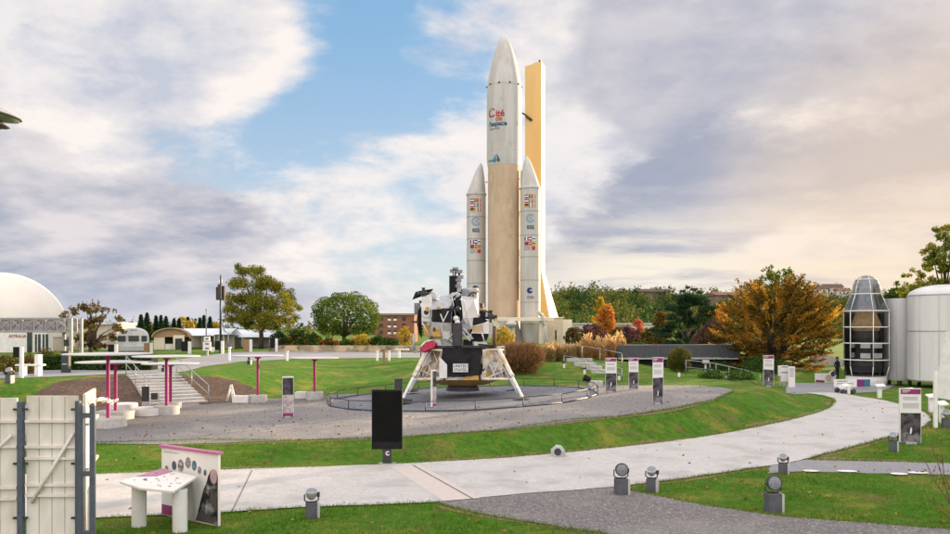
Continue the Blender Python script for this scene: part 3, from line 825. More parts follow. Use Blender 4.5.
TD = 146.0; ts = px2m(TD); rho = R(18)
tw0 = far(525, TD)
tower = thing('launch_tower', 'tall slim ochre umbilical tower with sunlit side behind the launcher', 'launch tower', tw0, -rho)
tz_ = lambda py: hz(py, TD) - tw0.z
secs = [(349, 4.6, 7.9), (317, 4.55, 7.7), (272, 3.07, 2.66), (66, 3.07, 2.66)]
def sec_v(u0, u1, v0, v1, z): return [(u0, v0, z), (u1, v0, z), (u1, v1, z), (u0, v1, z)]
mb = MB()
for (p0, u0, v0), (p1, u1, v1) in zip(secs[:-1], secs[1:]):
    vs = sec_v(0, u0, 0, v0, tz_(p0)) + sec_v(0, u1, 0, v1, tz_(p1))
    mb.add(vs, [(0, 1, 5, 4)], ORANGE_M); mb.add(vs, [(1, 2, 6, 5), (2, 3, 7, 6), (3, 0, 4, 7)], CREAM)
vs = [(0, 0, tz_(66)), (3.07, 0, tz_(66)), (3.07, 2.66, tz_(66)), (0, 2.66, tz_(66)), (3.07, 0, tz_(63.2)), (3.07, 2.66, tz_(63.2)), (1.9, 0, tz_(63.6)), (1.9, 2.66, tz_(63.6)), (1.2, 0, tz_(65)), (1.2, 2.66, tz_(65))]
mb.add(vs, [(0, 1, 4, 6, 8), ], ORANGE_M); mb.add(vs, [(1, 2, 5, 4), (4, 5, 7, 6), (6, 7, 9, 8), (8, 9, 3, 0), (2, 3, 9, 7, 5)], CREAM)
mb.build('tower_shaft', tower)
mb = MB(); mb.box((2.7, .4, tz_(62.6)), (.4, .5, .5), DARK); mb.build('beacon', tower)
mb = MB(); mb.tube([(-1.2, -1.0, tz_(110.5)), (.3, -.4, tz_(116)), (1.25, -.05, tz_(120.5))], .14, DARK, 6); mb.tube([(.3, -.4, tz_(116.6)), (1.3, -.05, tz_(121))], .22, DARK, 6); mb.build('umbilical_arm', tower)

bld = thing('service_building', 'low cream service building at the foot of the ochre tower', 'building', far(557, 134))
bs = px2m(134); bz = lambda py: hz(py, 134) - bld.location.z
STUCCO = mat('pale stucco', (.66, .56, .44), (.58, .49, .38), .8, .9, bump=.2, bscale=8, c3=(.50, .41, .32), s3=.5)
mb = MB(); mb.box((-5.0 * bs, 2.2, (bz(318) - .2) / 2), (22 * bs, 4.4, bz(318) + .2), STUCCO); mb.build('wall', bld)
mb = MB(); mb.box((10.6 * bs, 2.0, (bz(319.5) - .2) / 2), (9 * bs, 4.0, bz(319.5) + .2), CREAM); mb.build('annex_wall', bld)
mb = MB(); mb.box((-5.0 * bs, 2.2, bz(317.6)), (23 * bs, 4.7, .16), WHITE); mb.build('roof_edge', bld)
mb = MB(); mb.box((-1.2 * bs, -.03, bz(336)), (.25, .06, 2.0), WINGLASS); mb.build('slit_window', bld)
for py in (335, 341.5):
    mb = MB(); mb.box((10.4 * bs, -.03, bz(py)), (.62, .06, .95), WINGLASS); w = mb.build('window', bld)
    f = MB(); f.box((10.4 * bs, -.05, bz(py) + .5), (.74, .05, .06), GREY); f.box((10.4 * bs, -.05, bz(py) - .5), (.74, .05, .06), GREY); f.build('window_frame', w)

# ------------------------------------------------------------------ the lunar lander on its pad
LD = 40.6; lz = tz(pad_c.x, LD) + .035
lm = thing('lunar_lander', 'full size lunar lander model with white foil legs and black facets on the round pad', 'lander', (pad_c.x, LD, lz))
ls = px2m(LD)
zl = lambda py, D=LD: hz(py, D) - lz
xl = lambda px, D=LD: (px - CX) * px2m(D) - pad_c.x
SILVER_F = mat('silver foil', (.50, .50, .50), (.36, .36, .37), 5, .3, bump=.9, bscale=9, metal=.55)
Rd = 2.2; a8 = [R(22.5 + 45 * i) for i in range(8)]
zb, ztop = zl(377.5), zl(346.5)
oct_ = [(Rd * math.cos(a), Rd * math.sin(a)) for a in a8]
mb = MB()
for i in range(8):
    (x0, y0), (x1, y1) = oct_[i], oct_[(i + 1) % 8]
    k = 4                               # each foil wall crinkled into small planes
    r2 = random.Random(i)
    g = [[None] * (k + 1) for _ in range(k + 1)]
    for u in range(k + 1):
        for v in range(k + 1):
            j = .085 if 0 < u < k and 0 < v < k else 0
            tt = u / k
            g[u][v] = (x0 + (x1 - x0) * tt + r2.uniform(-j, j), y0 + (y1 - y0) * tt + r2.uniform(-j, j), zb + (ztop - zb) * v / k + r2.uniform(-j, j))
    for u in range(k):
        for v in range(k):
            q_ = r2.random(); m = FOIL if q_ < .62 else (SILVER_F if q_ < .86 else (GOLD if q_ < .96 else CLOTH_B))
            mb.add([g[u][v], g[u + 1][v], g[u + 1][v + 1], g[u][v + 1]], [(0, 1, 2), (0, 2, 3)] if (u + v) % 2 else [(0, 1, 3), (1, 2, 3)], m)
mb.add([(x, y, zb) for x, y in oct_], [tuple(range(8))], GOLD); mb.add([(x, y, ztop) for x, y in oct_], [tuple(range(8))], SILVER_F)
mb.add([(x, y, zb) for x, y in oct_] + [(x * .55, y * .55, zb - .34) for x, y in oct_], [(i, (i + 1) % 8, 8 + (i + 1) % 8, 8 + i) for i in range(8)], GOLD)
desc = mb.build('descent_stage', lm)
mb = MB()
for i in range(8): mb.tube([(oct_[i][0] * 1.01, oct_[i][1] * 1.01, zb), (oct_[i][0] * 1.01, oct_[i][1] * 1.01, ztop)], .045, DARK, 6)
for z in (ztop,):
    mb.tube([(x * 1.01, y * 1.01, z) for x, y in oct_ + oct_[:1]], .05, DARK, 6)
mb.build('edge_trim', desc)
# black cloth over the front wall with the name plate
mb = MB(); r2 = random.Random(3); nx, nz = 10, 8; vs = []
for j in range(nz + 1):
    for i in range(nx + 1):
        u, v = i / nx, j / nz
        vs.append((-.98 + 1.92 * u + .03 * math.sin(v * 9), -2.06 - .03 - .04 * abs(math.sin(u * 7 + v * 3)) - r2.uniform(0, .02), zb + .16 + .10 * u + (ztop - zb - .16 - .10 * u) * v - (.12 * (1 - v) * (.5 - abs(u - .5)))))
mb.add(vs, [(j * (nx + 1) + i, j * (nx + 1) + i + 1, (j + 1) * (nx + 1) + i + 1, (j + 1) * (nx + 1) + i) for j in range(nz) for i in range(nx)], CLOTH_B, True)
cl = mb.build('thermal_cloth', lm)
mb = MB(); sx, sz_ = xl(460.5, LD - 2.2), zl(368.0, LD - 2.2); mb.box((sx, -2.19, sz_), (.72, .03, .40), WHITE); sg = mb.build('name_plate', lm)
text('UNITED', .19, T_GREY, 'lettering', sg, lambda x, y, z: Vector((sx + x, -2.212 - z, sz_ + .03 + y)), 'CENTER', .003)
text('STATES', .19, T_GREY, 'lettering', sg, lambda x, y, z: Vector((sx + x, -2.212 - z, sz_ - .16 + y)), 'CENTER', .003)
mb = MB(); mb.add([(-1.1, -2.16, zb + .1), (-1.1, -2.16, zb + 1.15), (-.72, -2.2, zb + .75), (-.72, -2.2, zb + .1)], [(0, 1, 2, 3)], LMWHITE); mb.build('foil_flap', lm)
# engine bell
mb = MB(); mb.lathe([(.86, .28), (.80, .42), (.62, .8), (.45, zb - .25)], mat('engine grey', (.09, .09, .095), None, 5, .55), 28); mb.build('engine_bell', lm)
# legs
def leg_parts(a):
    c, s = math.cos(a), math.sin(a); P = lambda r, t, z: Vector((r * c - t * s, r * s + t * c, z))
    mb = MB()
    top, foot = P(2.45, 0, ztop - .1), P(4.0, 0, .14)
    mb.cyl(top, top.lerp(foot, .55), .115, FOIL, .11, 12); mb.cyl(top.lerp(foot, .54), foot, .075, LMWHITE, None, 12); mb.cyl(top.lerp(foot, .53), top.lerp(foot, .57), .135, SILVER_F, None, 12); mb.tube([P(2.4, .22, ztop - .2), P(3.75, .10, .35)], .03, LMGREY, 6); mb.tube([P(2.4, -.22, ztop - .2), P(3.75, -.10, .35)], .03, LMGREY, 6)
    for t in (-.75, .75):
        mb.tube([P(2.08, t, zb + .05), top.lerp(foot, .62)], .06, FOIL, 8)
        mb.tube([P(2.08, t, ztop - .15), top], .05, FOIL, 8); mb.tube([P(2.06, t, zb + .1), P(2.06, 0, ztop - .2)], .04, FOIL, 6)
        mb.tube([P(2.3, t * .8, zb), P(2.9, t * .3, zb + .12)], .04, FOIL, 6)
    mb.add([P(2.12, -.75, zb + .5), P(2.12, .0, zb + .9), P(2.40, 0, ztop - .12), P(2.14, -.8, ztop - .1)], [(0, 1, 2, 3)], FOIL)
    for t in (-.75, .75): mb.tube([P(2.1, t, ztop - .1), P(2.1, -t * .2, zb + .05)], .03, LMWHITE, 6); mb.tube([P(2.15, t, zb + .05), P(2.9, 0, zb + .45)], .035, SILVER_F, 6)
    lg = mb.build('landing_leg', lm)
    mb = MB(); f2 = P(4.05, 0, 0)
    mb.lathe([(.05, .14), (.2, .12), (.46, .05), (.50, .07), (.50, .03), (.3, 0.0), (.02, 0)], mat('footpad', (.03, .03, .032), None, 4, .7), 20, f2)
    mb.build('footpad', lg)
    return lg
for a in (226, 316, 46, 136): leg_parts(R(a))
mb = MB(); a = R(226)
mb.box((-1.9, -1.75, zb + .02), (.7, .5, .05), DARK); mb.box((1.95, -1.55, zb + .02), (.6, .5, .05), DARK); mb.build('blast_plate', lm)
# ascent stage: faceted volumes, each facet in the colour of its blanket
za = ztop + .05
def H(px, py, y=0.0): D = LD + y; return (xl(px, D), y, zl(py, D))
def both(pts, y0, y1): return [H(px, py, y0) for px, py in pts] + [H(px, py, y1) for px, py in pts]
asc = MB()
GOLDP = mat('gold panel', (.58, .36, .08), (.46, .28, .06), 4, .45, bump=.5, bscale=12)
# central cabin with slanted front
pts = [H(430, 310, -1.5), H(432, 322, -1.75), H(451, 308, -1.75), H(451, 323, -1.8), H(430, 336, -1.2), H(452, 338, -1.2), H(432, 298, -1.0), H(452, 297, -1.0),
       H(428, 300, .8), H(428, 338, .8), H(456, 338, .8), H(456, 294, .8)]
def rule_cab(c, n):
    if n.z > .45: return LMGREY
    if n.y < -.3:
        zc = c.z
        if zc > zl(308): return LMGREY
        if zc > zl(322): return CLOTH_B
        return LMWHITE
    return LMWHITE if abs(n.x) > .5 and c.z > zl(318) else (GOLDP if c.z < zl(324) else LMGREY)
asc.hull(pts, rule_cab)
# left end: white box with its round port
pts = both([(421.5, 297), (431, 294), (432, 322), (421.5, 321)], -1.3, .6) + [H(423, 326, -.9), H(431, 327, -.9)]
asc.hull(pts, lambda c, n: LMWHITE if c.z > zl(320) else LMGREY)
# left lower: gold strips and white panel
asc.hull(both([(422, 321.5), (430.5, 321.5), (430, 337), (424, 335)], -1.1, .3), lambda c, n: GOLDP)
asc.hull(both([(430.5, 320.5), (437, 323), (441.5, 337), (433, 337)], -1.5, 0), lambda c, n: LMWHITE if n.x < -.1 else GOLDP)
asc.hull(both([(441.8, 322), (452, 322), (449, 339), (442.5, 339)], -1.45, 0), lambda c, n: LMWHITE)
asc.hull([H(418, 312, -.6), H(421.3, 306, -.6), H(422, 338, -.5), H(418.5, 332, -.5), H(416.5, 322, 0), H(421, 320, .7), H(421, 338, .6), H(418, 310, .5)], lambda c, n: CLOTH_B)
# middle: tall hull with the docking deck, black stripe on its left
pts = both([(452, 300), (457, 295), (478.5, 298), (479, 318), (470, 335), (452, 338)], -1.0, 1.5) + [H(461.5, 300, -1.7), H(463, 318, -1.75), H(470, 330, -1.4), H(474, 300, -1.35)]
def rule_mid(c, n):
    px = CX + (c.x + pad_c.x) / px2m(LD + c.y)
    if n.z > .55: return LMGREY
    if n.y < -.1:
        if px < 461: return CLOTH_B
        if c.z < zl(318): return LMGREY if px < 468 else CLOTH_B
        return LMWHITE
    return LMWHITE if c.z > zl(318) else LMGREY
asc.hull(pts, rule_mid)
asc.hull([H(455.3, 298, -1.55), H(461.3, 295, -1.4), H(461.8, 316, -1.8), H(456.5, 311, -1.85), H(456, 298, -.6), H(461, 296, -.6), H(461, 316, -.8)], lambda c, n: CLOTH_B)
# right tank bay in bands: black, beige and white, black
asc.hull(both([(470, 319), (479, 316), (488.5, 321), (474, 327)], -1.3, .5), lambda c, n: CLOTH_B if n.y < .3 and n.z < .8 else LMGREY)
asc.hull(both([(471, 327.6), (481, 325), (482.5, 333), (474, 332.5)], -1.35, .5), lambda c, n: BEIGE)
asc.hull(both([(482, 324.3), (489, 322), (489, 333), (483.2, 333)], -1.25, .5), lambda c, n: LMWHITE)
asc.hull(both([(471.5, 333), (489, 333.6), (487, 340), (479.5, 342), (471.5, 341)], -1.15, .6), lambda c, n: CLOTH_B)
asc.hull(both([(456, 318), (466, 315), (471, 326), (462, 338), (455.5, 336)], -1.55, -.4), lambda c, n: LMGREY if n.y < -.4 or n.z > .2 else CLOTH_B)
asc.hull(both([(443, 339), (470, 339), (486, 342), (489, 345.8), (430, 345.8), (432, 338.5)], -1.1, 1.4), lambda c, n: LMGREY if n.z > .3 else (GOLDP if n.x < -.3 else SILVER_F))
asc.hull(both([(480, 310), (487, 314), (496, 317.5), (494, 319.5), (484, 319), (480, 317)], -.7, -.2), lambda c, n: CLOTH_B)
asc.hull(both([(431, 340), (440, 339.4), (442, 345.4), (430.5, 345.6)], -1.35, -1.0), lambda c, n: LMWHITE)
asc.hull(both([(464, 339.5), (472, 340.5), (473, 345.5), (463, 345.5)], -1.35, -1.0), lambda c, n: CLOTH_B)
asc.hull(both([(474, 341.5), (486, 342.6), (488, 345.7), (474, 345.6)], -1.3, -1.0), lambda c, n: LMWHITE)
ao = asc.build('ascent_stage', lm)
mb = MB()                                # roof blankets with rumpled silver
rr = random.Random(8)
for i in range(16):
    px, py, y = rr.uniform(427, 456), rr.uniform(294, 302), rr.uniform(-1.2, .8)
    c = Vector(H(px, py, y)); mb.hull([c + Vector((rr.uniform(-.36, .36), rr.uniform(-.3, .3), rr.uniform(-.16, .16))) for _ in range(9)], lambda c, n: LMGREY if n.x < .3 else LMWHITE)
mb.build('roof_blanket', ao)
rr = random.Random(21)
for i in range(14):                          # small boxes, brackets and vents all over the cabin
    px, py, y = rr.uniform(424, 487), rr.uniform(298, 341), rr.uniform(-1.75, -1.15)
    c = Vector(H(px, py, y)); m = rr.choice([LMGREY, DARK, LMWHITE, GOLDP, SILVER_F]); mb = MB()
    mb.box(c, (rr.uniform(.06, .22), rr.uniform(.08, .2), rr.uniform(.06, .22)), m, rr.uniform(0, 1)); mb.build('fitting', ao)
mb = MB()
for a_, b_ in (((431.5, 297), (431.5, 322)), ((431.5, 322), (452, 323.5)), ((432, 308.3), (452, 307)), ((452, 297), (456, 318)), ((461.5, 297), (462.5, 318)), ((462.5, 318), (479, 317)), ((471, 327), (489, 322)), ((471.5, 333), (489, 333.4)), ((422, 321.5), (430, 338)), ((441.5, 322), (442.5, 339)), ((464, 299), (470, 329))):
    mb = MB(); mb.tube([H(*a_, -1.72), H(*b_, -1.62)], .022, LMWHITE, 5); mb.build('edge_tape', ao)
mb = MB()
mb.add([H(440, 314, -1.83), H(441.2, 314, -1.84), H(443.6, 320.8, -1.9), H(443, 322.6, -1.9)], [(0, 1, 2, 3)], LMWHITE); mb.add([H(449, 311, -1.86), H(447.8, 311, -1.86), H(443, 320.8, -1.9), H(443.2, 322.6, -1.9)], [(0, 1, 2, 3)], LMWHITE)
mb.build('window_trim', ao)
mb = MB(); q = H(426.3, 312.5, -1.34); mb.lathe([(.24, 0), (.24, .05), (.12, .05)], LMWHITE, 18, (0, 0, 0), True, Matrix.Translation(q) @ Matrix.Rotation(PI / 2, 4, 'X')); mb.lathe([(.12, .02), (.001, .02)], DARK, 18, (0, 0, 0), True, Matrix.Translation(q) @ Matrix.Rotation(PI / 2, 4, 'X')); mb.build('round_port', ao)
mb = MB(); mb.cyl(H(457.3, 346, -2.0), H(457.3, 323, -2.0), .24, mat('canister dark', (.05, .05, .055), None, 4, .6), .24, 14); mb.cyl(H(457.3, 329, -2.0), H(457.3, 325, -2.0), .235, DARK, None, 14); mb.build('equipment_canister', ao)
for q in ((452, 308), (458, 309), (456, 318.5), (457.5, 322.5)):
    mb = MB(); mb.sphere(H(q[0], q[1], -1.95), .14, LMWHITE if q[1] > 310 else DARK, 10, 6); mb.build('tracking_lamp', ao)
mb = MB()
for a_, b_ in (((447, 340), (456, 330)), ((456, 344), (447, 338)), ((461, 331), (470, 341)), ((463, 328), (473, 339)), ((482, 333), (484, 341))):
    mb = MB(); mb.tube([H(*a_, -1.75), H(*b_, -1.6)], .035, LMWHITE, 6); mb.build('brace_tube', ao)
# four thruster clusters on outriggers
def thrusters(px, py, y, box):
    c = Vector(H(px, py, y)); mb = MB(); mb.sphere(c, .16, DARK, 10, 6); mb.box(c, (.26, .26, .22), box)
    o = mb.build('thruster_cluster', ao)
    for d in ((1, 0, 0), (-1, 0, 0), (0, 0, 1), (0, 0, -1)):
        d = Vector(d); n = MB(); n.cyl(c + d * .10, c + d * .30, .04, DARK, .10, 12, False); n.build('nozzle', o)
    return o
thrusters(423.5, 293.8, -1.2, DARK); thrusters(491, 316.5, -1.0, DARK); thrusters(425, 302, 1.5, DARK); thrusters(484, 312, 1.5, DARK)
mb = MB(); c = Vector(H(418.5, 295, -.9))
mb.hull([c + Vector(v) for v in ((-.3, -.2, -.25), (.1, -.25, .2), (.75, -.2, .3), (.7, .2, .25), (.1, .25, .15), (-.3, .2, -.2), (-.15, 0, .15), (.5, 0, .05))], lambda c, n: CLOTH_B); mb.build('thruster_shield', ao)
# docking tunnel, mast of antennas
mb = MB(); mb.lathe([(.45, 0), (.45, .45), (.38, .5), (.38, .42), (.05, .42)], LMGREY, 20, H(470, 298, .3)); mb.build('docking_tunnel', ao)
mb = MB(); b0 = Vector(H(452.3, 285, -.4)); mb.box(b0 + Vector((0, 0, -.12)), (.30, .3, 1.15), BLACK); mb.build('equipment_box', ao)
mb = MB()
for px, t0, t1, w in ((455.6, 292, 268.5, .05), (459.3, 293, 271, .06), (457.4, 292, 276, .05), (461, 294, 286, .05), (453.2, 276, 270, .03)):
    mb.tube([H(px, t0, -.3), H(px, t1, -.3)], w, DARK, 6)
for px, py in ((455.5, 269), (459.5, 271.5), (453, 271), (458.5, 280), (457, 286), (460.5, 277)):
    c = Vector(H(px, py, -.35)); mb.box(c, (.3, .22, .16), MIDGREY)
mb.box(Vector(H(459, 287, -.3)), (.2, .3, .5), LMGREY); mb.build('antenna_mast', ao)
mb = MB(); c = Vector(H(474, 294.5, -.2)); mb.lathe([(.03, 0), (.22, .08), (.33, .2)], LMWHITE, 16, c); mb.tube([c, c - Vector((0, 0, .4))], .03, DARK, 6); mb.build('rendezvous_dish', ao)
mb = MB(); c = Vector(H(471.5, 293.5, -.7)); mb.tube([c + Vector((-.2, 0, -.2)), c + Vector((0, 0, .05)), c + Vector((.25, 0, .02))], .05, DARK, 6); mb.build('aerial', ao)
# dark plate and red cloth at the left edge of the deck, ladder
mb = MB(); r2 = random.Random(6); vs = [H(419.5, 348.3, -1.9), H(425, 343, -1.9), H(432, 340.2, -1.8), H(436.6, 342.5, -1.8), H(434, 347.2, -2.1), H(424, 351.5, -2.3)]
vs2 = [Vector(v) + Vector((.02, .5, -.12)) for v in vs]
mb.add(vs + vs2, [(0, 1, 2, 3, 4, 5), (6, 7, 8, 9, 10, 11)] + [(i, (i + 1) % 6, 6 + (i + 1) % 6, 6 + i) for i in range(6)], REDCLOTH); mb.build('red_cloth', lm)
for pts, r_, m_ in (([(421, 347), (426, 341.5), (433, 340.5)], .06, LMWHITE), ([(413.8, 334), (413.8, 352), (426, 350)], .065, LMGREY), ([(494.5, 326), (494.5, 350)], .09, mat('rust brown', (.12, .06, .04), None, 6, .8)), ([(478, 344.5), (497, 346)], .05, DARK)):
    mb = MB(); mb.tube([H(px, py, -1.9 if px == 421 else -1.6) for px, py in pts], r_, m_, 6); mb.build('outrigger', lm)
mb = MB(); mb.box(H(415, 322, -1.0), (.35, .3, .1), DARK); mb.box(H(417.5, 309, .5), (.3, .5, .6), MIDGREY); mb.build('side_fitting', lm)

# low railing round the pad
rl = thing('pad_railing', 'low dark ring railing round the lunar lander pad', 'railing', (pad_c.x, pad_c.y, 0))
N = 20; ring = []
for i in range(N):
    a = 2 * PI * (i + .3) / N
    x, y = 6.75 * math.cos(a), 6.75 * math.sin(a)
    ring.append(Vector((x, y, tz(pad_c.x + x, pad_c.y + y))))
for i in range(N):
    mb = MB(); mb.tube([ring[i] - Vector((0, 0, .05)), ring[i] + Vector((0, 0, .46))], .022, DARK, 6); mb.build('post', rl)
mb = MB()
for i in range(N):
    a_, b_ = ring[i], ring[(i + 1) % N]
    mb.tube([a_ + Vector((0, 0, .45)), b_ + Vector((0, 0, .45))], .02, DARK, 6)
mb.build('top_rail', rl)
mb = MB()
for i in range(N):
    a_, b_ = ring[i], ring[(i + 1) % N]
    mb.tube([a_ + Vector((0, 0, .06)), b_ + Vector((0, 0, .06))], .035, BLUEGREY, 6)
mb.build('kerb_rail', rl)
c = at(597, 386.5)
sp = thing('floor_spotlight', 'small black floodlight on a white box at the right end of the pad railing', 'spotlight', (c.x - .3, c.y, c.z))
mb = MB(); mb.box((.2, 0, .16), (.8, .4, .32), GREY); mb.build('ballast_box', sp, bevel=.03)
mb = MB(); mb.cyl((-.1, -.1, .35), (-.45, -.1, .5), .17, BLACK, .2, 14); mb.build('lamp_body', sp)

# ------------------------------------------------------------------ foreground: gate, board, screen, floodlights
GATEW = mat('weathered white gate', (.74, .70, .66), (.64, .59, .54), 2.5, .65, bump=.1, bscale=14, c3=(.52, .44, .36), s3=1.3, stretch=(1, 1, .35))
GD = 14.0; g_s = px2m(GD)
gx = lambda px, D=GD: (px - CX) * px2m(D)
gzz = lambda py, D=GD: hz(py, D)
gate = thing('site_gate', 'tall white panelled gate between dark posts at the left edge of the picture', 'gate', (gx(52), GD, 0))
def gate_leaf(p0, p1, ztop, nrib, cross, nm='gate_leaf', diag=True):
    p0, p1 = Vector(p0), Vector(p1); L = (p1 - p0).length; ang = math.atan2(p1.y - p0.y, p1.x - p0.x)
    M = Matrix.Translation(p0) @ Matrix.Rotation(ang, 4, 'Z')
    mb = MB(); w = L / nrib
    for i in range(nrib):
        mb.box((w * (i + .5), 0, (ztop + .05) / 2 + .02), (w - .012, .05, ztop - .05), GATEW, M=M)
    mb.box((L / 2, .012, ztop / 2), (L - .03, .03, ztop - .1), mat('gate groove', (.36, .31, .27), None, 4, .8), M=M)
    o = mb.build(nm, gate)
    for z in cross:
        c = MB(); c.box((L / 2, -.05, z), (L, .05, .045), GATEW, M=M); c.build('cross_rail', o)
    if diag:
        c = MB(); c.tube([M @ Vector((.12, -.075, .95)), M @ Vector((L * .95, -.075, ztop - .62))], .03, GATEW, 6); c.build('brace', o)
    return o
lx = lambda px: gx(px) - gate.location.x
zt = gzz(397)
gate_leaf((lx(-60), -.25, 0), (lx(18.5), -.02, 0), gzz(399), 5, [gzz(421), gzz(446), gzz(487), gzz(498)], diag=True)
gate_leaf((lx(27), 0, 0), (lx(78.5), 0, 0), zt, 4, [gzz(421), gzz(446.5), gzz(458), gzz(484.5), gzz(495)])
gate_leaf((lx(83), .05, 0), (gx(94.5, GD + 1.5) - gate.location.x, 1.5, 0), zt + .02, 5, [gzz(425), gzz(470)], diag=False)
for px, w, top in ((23, 5.6, 401), (80, 4.4, 400.5)):
    mb = MB(); mb.box((lx(px), -.06, gzz(top) / 2), (w * g_s, .1, gzz(top)), BLUEGREY); p = mb.build('gate_post', gate, bevel=.01)
    for py in (409, 463, 517):
        h = MB(); h.box((lx(px), -.08, gzz(py)), (w * g_s + .14, .05, .035), DARK); h.build('hinge', p)
mb = MB()
for px in (85.5, 97): mb.tube([(lx(px), -.16, 0), (lx(px), -.16, gzz(405))], .052, BLUEGREY, 12)
mb.lathe([(.052, 0), (.04, .04), (.001, .05)], BLUEGREY, 12, (lx(85.5), -.16, gzz(405))); mb.lathe([(.052, 0), (.04, .04), (.001, .05)], BLUEGREY, 12, (lx(97), -.16, gzz(405)))
for py in (414.5, 472, 531): mb.box((lx(91.2), -.16, gzz(py)), (11 * g_s, .07, .085), BLUEGREY)
mb.build('end_frame', gate)
mb = MB(); rr = random.Random(2)
for i in range(9):
    q = Vector((lx(83 + 1.1 * i), .15 + .10 * i, zt - .02 - .014 * i)); mb.hull([q + Vector((rr.uniform(-.05, .05), rr.uniform(-.08, .08), rr.uniform(-.08, .03))) for _ in range(9)], lambda c, n: GATEW)
mb.build('crumpled_cover', gate)

# reading board with a sloping desk
PRINTW = mat('printed white', (.74, .73, .72), (.70, .69, .68), 2, .4)
PHOTO = mat('printed photograph', (.014, .013, .016), (.09, .075, .075), 3.0, .45, detail=3, lo=.47, hi=.56, c3=(.50, .47, .46), s3=2.6)
PHOTO2 = mat('printed dark photograph', (.02, .018, .022), (.09, .08, .09), 3.5, .4, detail=4, lo=.45, hi=.6)
PHOTO3 = mat('printed grey photograph', (.20, .19, .20), (.09, .085, .09), 6, .4, detail=5, lo=.42, hi=.6)
tagb = thing('reading_board', 'white information board with purple top edge and sloping desk on the grass', 'information board', (-5.85, 16.5, 0))
pl = [Vector((-6.66, 17.0, 0)), Vector((-6.25, 16.72, 0)), Vector((-5.85, 16.45, 0)), Vector((-5.48, 16.2, 0)), Vector((-5.13, 15.98, 0))]
bo = tagb.location
loc = lambda v: Vector(v) - bo
nb = Vector((-.5, -.85, 0)).normalized()
def ribbon(mb, t0, t1, z0, z1, off, m, th=0.0, k=8):
    pts = []
    for i in range(k + 1):
        t = (t0 + (t1 - t0) * i / k) * 4; j = min(3, int(t)); q = pl[j].lerp(pl[j + 1], t - j)
        pts.append(loc(q) + nb * off)
    vs = [p + Vector((0, 0, z0)) for p in pts] + [p + Vector((0, 0, z1)) for p in pts]
    n = k + 1
    fs = [(i, i + 1, n + i + 1, n + i) for i in range(k)]
    if th:
        vs += [v - nb * th for v in vs]; b = 2 * n
        fs += [(b + i + 1, b + i, b + n + i, b + n + i + 1) for i in range(k)] + [(n + i, n + i + 1, b + n + i + 1, b + n + i) for i in range(k)] + [(i + 1, i, b + i, b + i + 1) for i in range(k)] + [(0, n, b + n, b), (k, b + k, b + n + k, n + k)]
    mb.add(vs, fs, m, False)
mb = MB(); ribbon(mb, 0, 1, .04, 1.47, 0, PRINTW, .06); bd = mb.build('back_panel', tagb)
mb = MB(); ribbon(mb, -.02, 1.02, 1.47, 1.515, .05, mat('pink cap', (.42, .13, .27), (.38, .11, .24), 4, .5), .16); mb.build('top_cap', tagb)
mb = MB(); ribbon(mb, .003, .40, .05, .26, .004, PURPLE); mb.build('purple_panel', bd)
def onb(t, z, off): 
    t4 = max(0, min(3.9999, t * 4)); j = int(t4); return loc(pl[j].lerp(pl[j + 1], t4 - j)) + nb * off + Vector((0, 0, z))
mb = MB()
shape = [(.995, .05), (.995, 1.02), (.975, 1.11), (.93, 1.16), (.87, 1.13), (.82, 1.0), (.80, .9), (.74, .72), (.68, .45), (.63, .2), (.60, .07)]
mb.add([onb(t, z, .008) for t, z in shape], [tuple(range(len(shape)))], PHOTO); mb.build('photograph', bd)
mb = MB(); mb.add([onb(.925 + .062 * math.cos(a), 1.02 + .15 * math.sin(a), .012) for a in np.linspace(0, 2 * PI, 20, endpoint=False)], [tuple(range(20))], mat('picture pink', (.50, .33, .33), (.42, .28, .30), 12, .5)); mb.build('picture_disc', bd)
cs = [(.09, 1.02, .035, 'grey'), (.22, 1.12, .045, 'dark'), (.335, 1.14, .06, 'grey'), (.46, 1.22, .055, 'grey'), (.57, 1.18, .05, 'teal'), (.665, 1.10, .04, 'grey'), (.765, 1.07, .03, 'dark')]
cm = dict(grey=mat('picture grey', (.12, .11, .13), (.42, .38, .38), 20, .4, lo=.45, hi=.55), dark=mat('picture dark', (.03, .03, .05), (.10, .11, .15), 20, .4), teal=mat('picture teal', (.03, .10, .15), (.14, .22, .26), 20, .4))
for t, z, r, k in cs:
    mb = MB(); mb.add([onb(t + r * .85 * math.cos(a), z + r * 2.1 * math.sin(a), .006) for a in np.linspace(0, 2 * PI, 16, endpoint=False)], [tuple(range(16))], cm[k]); mb.build('picture_disc', bd)
INK = mat('print ink', (.22, .21, .22), None, 5, .6)
def print_lines(mb, fn, rows, m=INK):
    """rows of unreadably small print: (x0, x1, z, height)"""
    rr = random.Random(4)
    for x0, x1, z, h in rows:
        x = x0
        while x < x1:
            w = min(rr.uniform(.03, .09) * (x1 - x0) * 1.4, x1 - x)
            mb.add([fn(x, z), fn(x + w, z), fn(x + w, z + h), fn(x, z + h)], [(0, 1, 2, 3)], m); x += w * 1.25
mb = MB(); print_lines(mb, lambda x, z: onb(x, z, .006), [(.04, .30, 1.375, .012)]); mb.build('print', bd)
